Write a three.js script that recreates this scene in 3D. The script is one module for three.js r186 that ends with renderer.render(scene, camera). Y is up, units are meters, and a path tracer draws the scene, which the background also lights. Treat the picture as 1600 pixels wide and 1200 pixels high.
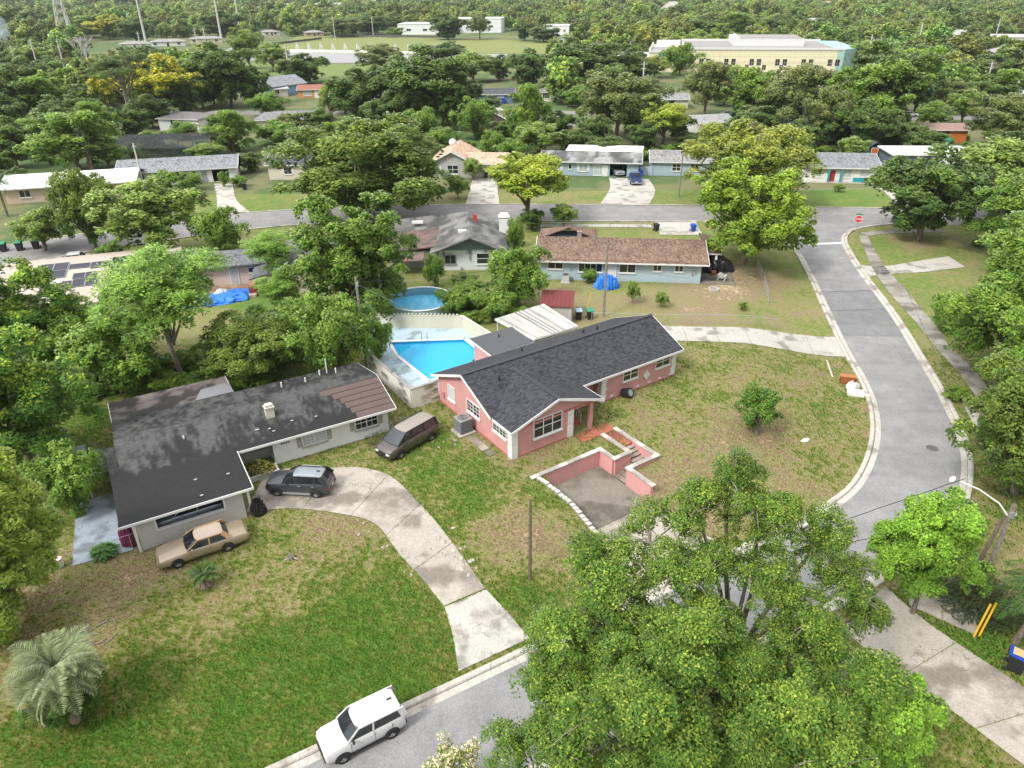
import * as THREE from 'three';
import { mergeGeometries, mergeVertices, toCreasedNormals } from 'three/addons/utils/BufferGeometryUtils.js';

// ---------- camera, sky, sun, exposure ----------
const scene = new THREE.Scene();
const camera = new THREE.PerspectiveCamera(55.93, 4 / 3, 0.5, 6000);
camera.rotation.order = 'YXZ';
camera.position.set(0, 31, 0);
camera.rotation.set(-28.5 * Math.PI / 180, 0, -0.55 * Math.PI / 180);
scene.add(camera);
const renderer = new THREE.WebGLRenderer({ antialias: true });
renderer.setSize(1024, 768);
renderer.toneMapping = THREE.LinearToneMapping;
renderer.toneMappingExposure = 1.42;
renderer.shadowMap.enabled = true;

const SUN = new THREE.Vector3(-0.55, 0.8, 0.22).normalize();
{ // bright overcast: a white cloud deck, brightest round the hidden sun, greyer to the horizon
  const W = 512, H = 256, d = new Float32Array(W * H * 4);
  for (let j = 0; j < H; j++) for (let i = 0; i < W; i++) {
    const up = ((j + 0.5) / H - 0.5) * Math.PI, az = ((i + 0.5) / W - 0.5) * 2 * Math.PI;
    const x = Math.cos(az) * Math.cos(up), y = Math.sin(up), z = Math.sin(az) * Math.cos(up);
    const c = Math.max(0, x * SUN.x + y * SUN.y + z * SUN.z), yy = Math.max(0, y);
    const L = 0.32 + 0.78 * Math.pow(yy, 1.1) + 1.5 * Math.pow(c, 5), k = (j * W + i) * 4;
    d[k] = L * 0.985; d[k + 1] = L; d[k + 2] = L * (1.045 - 0.03 * Math.pow(c, 4)); d[k + 3] = 1;
  }
  const t = new THREE.DataTexture(d, W, H, THREE.RGBAFormat, THREE.FloatType);
  t.mapping = THREE.EquirectangularReflectionMapping; t.magFilter = t.minFilter = THREE.LinearFilter; t.needsUpdate = true;
  scene.background = t; scene.environment = t;
}
const sun = new THREE.DirectionalLight(new THREE.Color(1, 0.955, 0.88), 2.3);
sun.position.copy(SUN).multiplyScalar(300); sun.castShadow = true; sun.shadow.radius = 22;
sun.shadow.mapSize.set(4096, 4096);
Object.assign(sun.shadow.camera, { left: -160, right: 160, top: 160, bottom: -160, near: 1, far: 800 });
sun.target.position.set(0, 0, -90); scene.add(sun, sun.target);
scene.fog = new THREE.FogExp2(0xdfe7ea, 0.00008);

// ---------- small tools ----------
const { lerp, clamp, smoothstep } = THREE.MathUtils;
const ss = (a, b, x) => smoothstep(x, a, b);
const rng = (s) => () => { s |= 0; s = s + 0x6D2B79F5 | 0; let t = Math.imul(s ^ s >>> 15, 1 | s); t = t + Math.imul(t ^ t >>> 7, 61 | t) ^ t; return ((t ^ t >>> 14) >>> 0) / 4294967296; };
const hash = (i, j) => { let h = Math.imul(i, 374761393) + Math.imul(j, 668265263) | 0; h = Math.imul(h ^ h >>> 13, 1274126177); return ((h ^ h >>> 16) >>> 0) / 4294967296; };
const vn = (x, y) => { const i = Math.floor(x), j = Math.floor(y), u = x - i, v = y - j, s = u * u * (3 - 2 * u), t = v * v * (3 - 2 * v);
  return lerp(lerp(hash(i, j), hash(i + 1, j), s), lerp(hash(i, j + 1), hash(i + 1, j + 1), s), t); };
const vnp = (x, y, p) => { const i = Math.floor(x), j = Math.floor(y), u = x - i, v = y - j, s = u * u * (3 - 2 * u), t = v * v * (3 - 2 * v), m = (a) => ((a % p) + p) % p;
  return lerp(lerp(hash(m(i), m(j)), hash(m(i + 1), m(j)), s), lerp(hash(m(i), m(j + 1)), hash(m(i + 1), m(j + 1)), s), t); };
const fbm = (x, y, o = 4) => { let s = 0, a = 0.5, n = 0; for (let k = 0; k < o; k++) { s += a * vn(x, y); n += a; a *= 0.5; x = x * 2.03 + 17.1; y = y * 2.03 + 9.7; } return s / n; };
const fbp = (x, y, p, o = 4) => { let s = 0, a = 0.5, n = 0; for (let k = 0; k < o; k++) { s += a * vnp(x, y, p); n += a; a *= 0.5; x *= 2; y *= 2; p *= 2; } return s / n; };
const used = {};
const numbered = (n) => { const k = used[n] = (used[n] ?? -1) + 1; return k ? n + '_' + String(k).padStart(3, '0') : n; };
const meshOf = (name, g, m, parent) => { const o = new THREE.Mesh(g, m); o.name = name; o.castShadow = o.receiveShadow = true; parent?.add(o); return o; };
function tag(o, label, category, group) { o.userData.label = label; if (category) o.userData.category = category; if (group) o.userData.group = group; return o; }
function thing(name, label, category, x = 0, y = 0, z = 0, ry = 0, group) {
  const o = new THREE.Group(); o.name = numbered(name); o.position.set(x, y, z); o.rotation.y = ry; scene.add(o); return tag(o, label, category, group);
}
function struct(name, g, m) { const o = meshOf(numbered(name), g, m, scene); o.userData.kind = 'structure'; return o; }
const V = (x, y, z) => new THREE.Vector3(x, y, z);
const D2R = Math.PI / 180;

// mesh builder: flat faces with uv in metres
class MB {
  constructor() { this.p = []; this.n = []; this.u = []; this.c = []; this.extra = []; }
  tri(a, b, c, ua, ub, uc, col) {
    const e = V().subVectors(b, a), f = V().subVectors(c, a), n = e.clone().cross(f).normalize();
    if (!ua) { const x = e.clone().normalize(), y = n.clone().cross(x); ua = [0, 0]; ub = [e.length(), 0]; uc = [f.dot(x), f.dot(y)]; }
    for (const [q, w] of [[a, ua], [b, ub], [c, uc]]) { this.p.push(q.x, q.y, q.z); this.n.push(n.x, n.y, n.z); this.u.push(w[0], w[1]); const k = typeof col === 'function' ? col(q) : col || [1, 1, 1]; this.c.push(k[0], k[1], k[2]); }
    return this;
  }
  quad(a, b, c, d, col) {
    const e = V().subVectors(b, a), x = e.clone().normalize(), n = e.clone().cross(V().subVectors(d, a)).normalize(), y = n.clone().cross(x), w = (q) => { const r = V().subVectors(q, a); return [r.dot(x), r.dot(y)]; };
    this.tri(a, b, c, w(a), w(b), w(c), col); return this.tri(a, c, d, w(a), w(c), w(d), col);
  }
  grid(a, b, c, d, nu, nv, col, bump) { // subdivided quad for colour that varies
    const at = (s, t) => { const q = a.clone().lerp(b, s).lerp(d.clone().lerp(c, s), t); if (bump) q.y += bump(q, s, t); return q; };
    const lu = a.distanceTo(b), lv = a.distanceTo(d);
    for (let j = 0; j < nv; j++) for (let i = 0; i < nu; i++) {
      const s = i / nu, t = j / nv, S = (i + 1) / nu, T2 = (j + 1) / nv, U = (q, r) => [q * lu, r * lv];
      const A = at(s, t), B = at(S, t), C = at(S, T2), E = at(s, T2);
      this.tri(A, B, C, U(s, t), U(S, t), U(S, T2), col); this.tri(A, C, E, U(s, t), U(S, T2), U(s, T2), col);
    }
    return this;
  }
  box(x0, x1, y0, y1, z0, z1, col) {
    const q = (i, j, k) => V(i ? x1 : x0, j ? y1 : y0, k ? z1 : z0);
    this.quad(q(0, 0, 1), q(1, 0, 1), q(1, 1, 1), q(0, 1, 1), col); this.quad(q(1, 0, 0), q(0, 0, 0), q(0, 1, 0), q(1, 1, 0), col);
    this.quad(q(1, 0, 1), q(1, 0, 0), q(1, 1, 0), q(1, 1, 1), col); this.quad(q(0, 0, 0), q(0, 0, 1), q(0, 1, 1), q(0, 1, 0), col);
    this.quad(q(0, 1, 1), q(1, 1, 1), q(1, 1, 0), q(0, 1, 0), col); return this.quad(q(0, 0, 0), q(1, 0, 0), q(1, 0, 1), q(0, 0, 1), col);
  }
  plate(a, b, c, d, t, col, nu = 0, nv = 0) { // thick slab, top face a b c d seen from above anticlockwise
    const k = (q) => V(q.x, q.y - t, q.z);
    if (nu) this.grid(a, b, c, d, nu, nv, col); else this.quad(a, b, c, d, col);
    const [e, f, g, h] = [a, b, c, d].map(k);
    this.quad(h, g, f, e, col); this.quad(e, f, b, a, col); this.quad(f, g, c, b, col); this.quad(g, h, d, c, col); return this.quad(h, e, a, d, col);
  }
  tplate(a, b, c, t, col) { const k = (q) => V(q.x, q.y - t, q.z), [e, f, g] = [a, b, c].map(k); this.tri(a, b, c, 0, 0, 0, col); this.tri(g, f, e, 0, 0, 0, col); this.quad(e, f, b, a, col); this.quad(f, g, c, b, col); return this.quad(g, e, a, c, col); }
  bar(a, b, w, h, col, upv) { // box along a-b
    const x = V().subVectors(b, a).normalize(), up = upv || (Math.abs(x.y) > 0.95 ? V(0, 0, 1) : V(0, 1, 0)), z = x.clone().cross(up).normalize().multiplyScalar(w / 2), y = z.clone().cross(x).normalize().multiplyScalar(h / 2);
    const q = (o, i, j) => o.clone().addScaledVector(z, i).addScaledVector(y, j);
    const A = [q(a, -1, -1), q(a, 1, -1), q(a, 1, 1), q(a, -1, 1)], B = [q(b, -1, -1), q(b, 1, -1), q(b, 1, 1), q(b, -1, 1)];
    for (let i = 0; i < 4; i++) { const j = (i + 1) % 4; this.quad(A[i], A[j], B[j], B[i], col); }
    this.quad(A[3], A[2], A[1], A[0], col); return this.quad(B[0], B[1], B[2], B[3], col);
  }
  prism(pts, y0, y1, col) { // pts: [x,z] anticlockwise seen from above (x right, z towards the viewer => clockwise in screen)
    const s = new THREE.Shape(pts.map(([x, z]) => new THREE.Vector2(x, -z))); const g = new THREE.ExtrudeGeometry(s, { depth: y1 - y0, bevelEnabled: false }); g.rotateX(-Math.PI / 2); g.translate(0, y0, 0); return this.add(g, col);
  }
  tube(pts, r0, r1 = r0, n = 6, col) {
    const P = pts.map((q) => q.isVector3 ? q : V(...q));
    let fr = null; const rings = P.map((q, i) => { const t = V().subVectors(P[Math.min(i + 1, P.length - 1)], P[Math.max(i - 1, 0)]).normalize(); let s = fr ? fr.clone().addScaledVector(t, -fr.dot(t)) : (Math.abs(t.y) > 0.9 ? V(1, 0, 0) : V(0, 1, 0)).cross(t); s.normalize(); fr = s; const b = t.clone().cross(s), r = lerp(r0, r1, i / (P.length - 1));
      return [...Array(n)].map((_, k) => { const a = k / n * 2 * Math.PI, d = s.clone().multiplyScalar(Math.cos(a)).addScaledVector(b, Math.sin(a)); return [q.clone().addScaledVector(d, r), d]; }); });
    const put = (v, u, w) => { this.p.push(v[0].x, v[0].y, v[0].z); this.n.push(v[1].x, v[1].y, v[1].z); this.u.push(u, w); const k = typeof col === 'function' ? col(v[0]) : col || [1, 1, 1]; this.c.push(...k); };
    let L = 0; for (let i = 0; i + 1 < rings.length; i++) { const l2 = L + P[i].distanceTo(P[i + 1]);
      for (let k = 0; k < n; k++) { const m = (k + 1) % n, A = rings[i][k], B = rings[i][m], C = rings[i + 1][m], E = rings[i + 1][k], u = k / n, w = (k + 1) / n; put(A, u, L); put(B, w, L); put(C, w, l2); put(A, u, L); put(C, w, l2); put(E, u, l2); } L = l2; }
    if (r1 > 0.012) { const e = rings.at(-1), c = P.at(-1), t = V().subVectors(c, P.at(-2)).normalize(); for (let k = 0; k < n; k++) { put([c, t], 0, 0); put([e[k][0], t], 0, 0); put([e[(k + 1) % n][0], t], 0, 0); } }
    return this;
  }
  add(g, col, m) { g = g.index ? g.toNonIndexed() : g; if (m) g.applyMatrix4(m); const p = g.attributes.position, n = g.attributes.normal, u = g.attributes.uv;
    for (let i = 0; i < p.count; i++) { this.p.push(p.getX(i), p.getY(i), p.getZ(i)); this.n.push(n.getX(i), n.getY(i), n.getZ(i)); this.u.push(u ? u.getX(i) : 0, u ? u.getY(i) : 0); this.c.push(...(col || [1, 1, 1])); } return this; }
  geo(color) { const g = new THREE.BufferGeometry(), f = (a, k) => new THREE.BufferAttribute(new Float32Array(a), k); g.setAttribute('position', f(this.p, 3)); g.setAttribute('normal', f(this.n, 3)); g.setAttribute('uv', f(this.u, 2)); if (color) g.setAttribute('color', f(this.c, 3)); return g; }
  build(name, mat, parent) { return meshOf(name, this.geo(mat.vertexColors), mat, parent); }
}
const cyl = (r0, r1, h, n, x, y, z) => { const g = new THREE.CylinderGeometry(r0, r1, h, n); g.translate(x, y, z); return g; };

// ---------- textures ----------
function dtex(w, h, fn, rep, srgb) { // fn(u,v) -> grey or [r,g,b] in 0..1 (linear unless srgb)
  const d = new Uint8Array(w * h * 4);
  for (let j = 0; j < h; j++) for (let i = 0; i < w; i++) { let c = fn((i + 0.5) / w, (j + 0.5) / h); if (typeof c === 'number') c = [c, c, c]; const k = (j * w + i) * 4; for (let q = 0; q < 3; q++) d[k + q] = clamp(srgb ? Math.pow(c[q], 1 / 2.2) : c[q], 0, 1) * 255; d[k + 3] = 255; }
  const t = new THREE.DataTexture(d, w, h); t.wrapS = t.wrapT = THREE.RepeatWrapping; t.magFilter = THREE.LinearFilter; t.minFilter = THREE.LinearMipmapLinearFilter; t.generateMipmaps = true; if (srgb) t.colorSpace = THREE.SRGBColorSpace; if (rep) t.repeat.set(rep, rep); t.needsUpdate = true; return t;
}
const TX = {};
TX.asphalt = dtex(1024, 1024, (u, v) => { const a = fbp(u * 6, v * 6, 6, 4), b = fbp(u * 160, v * 160, 160, 2), c = fbp(u * 14 + 3, v * 14, 14, 3); return clamp(0.66 + 0.22 * (a - 0.5) + 0.3 * (b - 0.5) + 0.14 * (c - 0.5), 0, 1); }, 1 / 9, true);
TX.conc = dtex(1024, 1024, (u, v) => { const a = fbp(u * 5, v * 5, 5, 5), b = fbp(u * 90, v * 90, 90, 2), s = ss(0.47, 0.72, fbp(u * 7 + 2, v * 7, 7, 5)), cr = Math.abs(fbp(u * 4 + 1, v * 4 + 5, 4, 4) - 0.5) < 0.003 ? 0.6 : 1; const g = (0.86 + 0.22 * (a - 0.5) + 0.3 * (b - 0.5)) * (1 - 0.42 * s) * cr; return [g, g * (0.985 - 0.02 * s), g * (0.955 - 0.05 * s)]; }, 1 / 8, true);
TX.concOld = dtex(1024, 1024, (u, v) => { const a = fbp(u * 4, v * 4, 4, 5), b = fbp(u * 80, v * 80, 80, 2), s = ss(0.36, 0.72, fbp(u * 5 + 7, v * 5, 5, 6)), cr = Math.abs(fbp(u * 3 + 1, v * 3 + 5, 3, 4) - 0.5) < 0.0028 ? 0.6 : 1; const g = (0.82 + 0.25 * (a - 0.5) + 0.3 * (b - 0.5)) * (1 - 0.5 * s) * cr; return [g, g * (0.97 - 0.03 * s), g * (0.92 - 0.05 * s)]; }, 1 / 7, true);
const tabs = (u, v, rows, cols, k) => { const y = v * rows, r = Math.floor(y), x = u * cols + (r % 2 ? 0.5 : 0) + 0.15 * hash(r, 77 + k), c = Math.floor(x); return [hash(c % cols, r + 91 * k), x - c, y - r]; };
TX.shingle = dtex(1024, 1024, (u, v) => { const [h, fx, fy] = tabs(u, v, 28, 14, 1); const e = fy < 0.1 ? 0.55 : 1, g = fx < 0.05 ? 0.72 : 1; return clamp((0.6 + 0.75 * (h - 0.35) + 0.3 * (fbp(u * 200, v * 200, 200, 2) - 0.5) + 0.14 * (fbp(u * 5, v * 5, 5, 3) - 0.5)) * e * g, 0, 1); }, 1 / 4, true);
TX.shingleSoft = dtex(1024, 1024, (u, v) => { const [h, fx, fy] = tabs(u, v, 28, 14, 1); return clamp((0.78 + 0.3 * (h - 0.4) + 0.3 * (fbp(u * 200, v * 200, 200, 2) - 0.5)) * (fy < 0.12 ? 0.7 : 1), 0, 1); }, 1 / 4, true);
TX.shingleB = dtex(512, 512, (u, v) => { const [h, fx, fy] = tabs(u, v, 28, 14, 1); return 0.3 + 0.5 * (1 - fy) + 0.2 * h - (fx < 0.06 ? 0.3 : 0); }, 1 / 4);
TX.brownroof = dtex(1024, 1024, (u, v) => { const y = v * 26 + 0.9 * (fbp(u * 24, v * 6, 24, 2) - 0.5), r = Math.floor(y), fy = y - r, c = Math.floor(u * 40 + (r % 2) * 0.5), h = hash(c % 40, ((r % 26) + 26) % 26), m = fbp(u * 6, v * 6, 6, 4); const g = (0.62 + 0.5 * (h - 0.4) + 0.5 * (m - 0.5)) * (fy < 0.3 ? 0.42 : 1); return [g, g * (0.74 + 0.12 * h), g * (0.55 + 0.2 * h)]; }, 1 / 6, true);
TX.stucco = dtex(256, 256, (u, v) => fbp(u * 60, v * 60, 60, 3), 1 / 1.5);
TX.bark = dtex(256, 256, (u, v) => { const g = 0.6 + 0.9 * (fbp(u * 12, v * 3, 12, 4) - 0.5); return [g, g * 0.94, g * 0.86]; }, 1, true);
TX.wallst = dtex(1024, 512, (u, v) => { const s = ss(0.5, 0.78, fbp(u * 10, v * 4, 10, 5) + 0.22 * (v - 0.4)), g = (0.95 + 0.1 * (fbp(u * 60, v * 60, 60, 2) - 0.5)) * (1 - 0.75 * s); return [g, g * 0.99, g * (0.97 - 0.06 * s)]; }, 1 / 6, true);
TX.stain = dtex(512, 512, (u, v) => 0.93 + 0.22 * (fbp(u * 4, v * 4, 4, 5) - 0.5) + 0.08 * (fbp(u * 90, v * 90, 90, 2) - 0.5), 1 / 4, true);

// ---------- materials ----------
const C = (r, g, b) => new THREE.Color(r, g, b);
const mat = (c, o = {}) => { const m = new THREE.MeshStandardMaterial({ roughness: 0.85, ...o }); m.color.copy(c); return m; };
const M = {};
M.white = mat(C(0.78, 0.78, 0.76), { map: TX.stain, roughness: 0.6 });
M.pink = mat(C(0.61, 0.305, 0.29), { map: TX.stain, bumpMap: TX.stucco, bumpScale: 0.004 });
M.pinkFloor = mat(C(0.50, 0.16, 0.11), { map: TX.concOld, roughness: 0.8 });
M.darkroof = mat(C(0.052, 0.054, 0.063), { map: TX.shingle, bumpMap: TX.shingleB, bumpScale: 0.006 });
M.ridgecap = mat(C(0.075, 0.077, 0.086), { map: TX.shingle });
M.flatroof = mat(C(0.09, 0.092, 0.10), { map: TX.stain });
M.stainroof = mat(C(1, 1, 1), { map: TX.shingleSoft, vertexColors: true, bumpMap: TX.shingleB, bumpScale: 0.006 });
M.vcol = mat(C(1, 1, 1), { map: TX.stain, vertexColors: true });
M.brownroof = mat(C(0.31, 0.245, 0.215), { map: TX.brownroof });
M.greyroof = mat(C(0.30, 0.31, 0.33), { map: TX.shingle });
M.glass = new THREE.MeshPhysicalMaterial({ color: C(0.018, 0.022, 0.026), roughness: 0.07, clearcoat: 0.6, clearcoatRoughness: 0.05 });
M.paleglass = mat(C(0.42, 0.45, 0.46), { roughness: 0.25 });
M.whitewall = mat(C(0.82, 0.82, 0.80), { map: TX.stain, bumpMap: TX.stucco, bumpScale: 0.003 });
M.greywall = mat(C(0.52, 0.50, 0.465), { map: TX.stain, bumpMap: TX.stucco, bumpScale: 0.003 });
M.shutter = mat(C(0.36, 0.34, 0.30));
M.poolwall = mat(C(0.74, 0.72, 0.67), { map: TX.wallst });
M.creamwall = mat(C(0.60, 0.58, 0.47), { map: TX.stain });
M.deck = mat(C(0.46, 0.60, 0.68), { map: TX.conc });
M.patioblue = mat(C(0.30, 0.36, 0.43), { map: TX.conc });
M.tin = mat(C(0.62, 0.62, 0.60), { roughness: 0.55, metalness: 0.15, vertexColors: true });
M.steel = mat(C(0.55, 0.56, 0.57), { metalness: 0.9, roughness: 0.35 });
M.galv = mat(C(0.42, 0.43, 0.44), { metalness: 0.6, roughness: 0.5 });
M.black = mat(C(0.016, 0.016, 0.018), { roughness: 0.7 });
M.rubber = mat(C(0.02, 0.02, 0.021), { roughness: 0.9 });
M.asphalt = mat(C(0.37, 0.365, 0.365), { map: TX.asphalt, roughness: 0.92 });
M.conc = mat(C(0.50, 0.48, 0.44), { map: TX.conc, roughness: 0.9 });
M.concNew = mat(C(0.53, 0.51, 0.47), { map: TX.conc, roughness: 0.9 });
M.concOld = mat(C(0.47, 0.435, 0.39), { map: TX.concOld, roughness: 0.92 });
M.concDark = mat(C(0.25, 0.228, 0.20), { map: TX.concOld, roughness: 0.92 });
M.walk = mat(C(0.36, 0.345, 0.32), { map: TX.concOld, roughness: 0.92 });
M.coping = mat(C(0.70, 0.68, 0.65), { map: TX.concOld });
M.walkB = mat(C(0.42, 0.40, 0.37), { map: TX.concOld }); M.walkC = mat(C(0.32, 0.305, 0.28), { map: TX.concOld });
M.kerb = mat(C(0.55, 0.52, 0.475), { map: TX.conc });
M.bark = mat(C(0.30, 0.26, 0.215), { map: TX.bark });
M.barkGrey = mat(C(0.42, 0.39, 0.35), { map: TX.bark });
M.polewood = mat(C(0.27, 0.225, 0.185), { map: TX.bark });
M.poleconc = mat(C(0.55, 0.54, 0.51));
M.wire = mat(C(0.05, 0.05, 0.05));
M.water = new THREE.MeshPhysicalMaterial({ color: C(0.75, 0.93, 1), roughness: 0.03, transmission: 1, thickness: 0, ior: 1.33 });
M.bluewall = mat(C(0.40, 0.50, 0.565), { map: TX.stain, bumpMap: TX.stucco, bumpScale: 0.003 });
M.solar = mat(C(0.035, 0.038, 0.06), { roughness: 0.18, metalness: 0.3 });
M.tarp = mat(C(0.02, 0.17, 0.62), { roughness: 0.45 });
M.bag = mat(C(0.015, 0.015, 0.017), { roughness: 0.35 });
M.red = mat(C(0.45, 0.02, 0.02), { roughness: 0.4 });
M.headlight = mat(C(0.6, 0.62, 0.63), { roughness: 0.12, metalness: 0.4 });
M.chrome = mat(C(0.6, 0.6, 0.6), { roughness: 0.2, metalness: 0.9 });
M.yellow = mat(C(0.75, 0.43, 0.02), { roughness: 0.5 });
const solid = {}; const paint = (r, g, b, rough = 0.85) => solid[[r, g, b, rough]] ??= mat(C(r, g, b), { roughness: rough });

// ---------- terrain: lots at 0, the street below them ----------
const CL = [[-80, 21.29, -1.5], [-40, -1.53, -1.5], [20, -35.76, -1.5], [26.2, -39.9, -1.5], [30, -44.3, -1.5], [33.4, -49.8, -1.5], [35.7, -57, -1.45], [37.3, -66.7, -1.2], [40.3, -81, -0.75], [42.7, -95, -0.35], [43.5, -113, -0.1]];
function road(x, z) {
  let bd = 1e9, bh = 0, bs = 0;
  for (let i = 0; i + 1 < CL.length; i++) { const a = CL[i], b = CL[i + 1], dx = b[0] - a[0], dz = b[1] - a[1], t = clamp(((x - a[0]) * dx + (z - a[1]) * dz) / (dx * dx + dz * dz), 0, 1), ex = x - a[0] - t * dx, ez = z - a[1] - t * dz, d = Math.hypot(ex, ez); if (d < bd) { bd = d; bh = a[2] + (b[2] - a[2]) * t; bs = dx * ez - dz * ex; } }
  return [bd, bh, bs];
}
const T0 = (x, z) => { const [d, h, s] = road(x, z); return (1 - ss(70, 88, x)) * h * (1 - (s < 0 ? ss(4, 15, d) : ss(12, 60, d))); };
// the pink house's own frame: x along its front, z towards the street
const PO = [-0.05, -45.17], PA = 34.3 * D2R, pc = Math.cos(PA), ps = Math.sin(PA);
const pinkLocal = (x, z) => [(x - PO[0]) * pc - (z - PO[1]) * ps, (x - PO[0]) * ps + (z - PO[1]) * pc];
const pinkWorld = (x, z) => [PO[0] + x * pc + z * ps, PO[1] - x * ps + z * pc];
const padFloor = (z) => lerp(-1.25, -1.47, clamp((z - 4) / 9, 0, 1));
function T(x, z) { // with the sunken parking pad and the stair well cut in
  let h = T0(x, z); const [lx, lz] = pinkLocal(x, z);
  if (lx > -2 && lx < 11 && lz > 2 && lz < 15) {
    if (lz > 2.93 && lz < 14 && lx > lerp(0.7, 0.1, (lz - 3) / 10) && lx < (lz < 8.6 ? 6.2 : 6.3)) h = Math.min(h, padFloor(lz) - 0.05);
    if (lz > 3.45 && lz < 6.03 && lx > 6 && lx < 9.12 && (lx > 7.72 || lz > 4.53)) h = Math.min(h, -1.4);
  }
  return h;
}

// ---------- ground ----------
const LX0 = -64, LX1 = 90, LZ0 = -128, LZ1 = -8;
// greenness by place: [x, z, radius, value]; >0 lush, <0 dry, < -1 bare
const GREEN = [[-14, -25.5, 5, 0.9], [-20, -21, 8, 0.8], [-8, -29, 4, 0.9], [-27, -19, 7, 0.5], [-16, -31, 5, -0.45], [-13, -34.5, 4, -0.35], [-21, -28, 5, -0.35], [-12.5, -37.6, 2.4, -1.25], [-24, -33, 3, -1.2], [-27, -27, 5, -0.9], [-30, -22, 5, -0.7],
  [-3.5, -38, 4, 0.15], [-5, -43, 4, 0.35], [0.5, -36.3, 3, -1.0], [3.2, -35, 2.6, -0.9], [1.4, -33, 2.5, 0.8], [4.5, -34.2, 2, 0.5], [2, -46, 3, -0.5], [6, -47.2, 1.6, -0.35], [-2, -48, 3.5, -0.3], [-8, -50, 3, 0.1],
  [17, -46, 9, -0.55], [13, -52, 5, -0.35], [22, -56, 7, -0.3], [28, -58, 5, -0.25], [20, -50, 2.6, -1.25], [13, -42, 3.6, -1.15], [14, -46, 3.5, -0.9], [25, -47, 4, -0.45], [22, -63, 4, -0.2],
  [10, -76, 8, -0.5], [20, -75, 8, -0.65], [24, -79, 3.4, -1.7], [27, -80, 3, -1.6], [29, -84, 4, -1.2], [31, -76, 4, -0.45], [20, -70.3, 4, -0.8],
  [-26, -60, 7, 0.35], [-16, -60, 4, -0.3], [-36, -54, 6, 0.5], [-30, -53, 4, 0.5], [-28, -78, 5, 0.75], [-25, -72, 5, 0.6], [-38, -66, 8, -0.8], [-46, -66, 7, -1.0],
  [-40, -122, 9, 0.35], [-52, -118, 8, 0.2], [-60, -108, 8, 0.1], [12, -124, 7, 0.1], [32, -122, 9, 0.45], [54, -122, 9, 0.75], [44, -124, 6, 0.6], [-12, -125, 4, -0.5], [-30, -122, 8, 0.1],
  [51, -95, 5, 0.4], [56, -97, 2.6, -1.2], [50, -82, 4, 0.5], [47, -72, 3, 0.5], [41.5, -60, 2, -0.3], [42.4, -72, 1.6, 0.6], [46, -64, 3, -0.1], [35.5, -36, 3, -0.8], [30.5, -32, 3, -0.6], [26.6, -28.5, 2.5, 0.5], [20, -22, 4, 0.1], [0, -103, 5, 0.2], [10, -96, 5, -0.1], [-10, -90, 4, 0.2], [28, -104, 5, 0.1]];
function lawnColor(x, z, fine = true) {
  let g = -0.02, wsum = 0.35; g *= wsum;
  for (const [bx, bz, r, v] of GREEN) { const d2 = ((x - bx) ** 2 + (z - bz) ** 2) / (r * r); if (d2 < 3.4) { const w = Math.exp(-d2 * 1.5); g += w * v; wsum += w; } }
  g /= wsum;
  g += 1.15 * (fbm(x * 0.35 + 3, z * 0.35, 4) - 0.5) + 0.75 * (fbm(x * 1.7, z * 1.7 + 40, 3) - 0.5);
  if (fine) g += 0.95 * (vn(x * 5.1, z * 5.1) - 0.5) + 0.6 * (vn(x * 11.3 + 4, z * 11.3) - 0.5);
  const L = [[0.50, 0.40, 0.235], [0.235, 0.165, 0.100], [0.250, 0.225, 0.095], [0.185, 0.202, 0.045], [0.125, 0.195, 0.026], [0.092, 0.182, 0.018]], st = [-1.7, -1.02, -0.4, 0.02, 0.42, 0.85];
  let i = 0; while (i < 4 && g > st[i + 1]) i++;
  const t = clamp((g - st[i]) / (st[i + 1] - st[i]), 0, 1), k = fine ? 0.82 + 0.36 * vn(x * 15.7, z * 15.7 + 9) : 1;
  return [0, 1, 2].map((q) => lerp(L[i][q], L[i + 1][q], t) * k);
}
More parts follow.
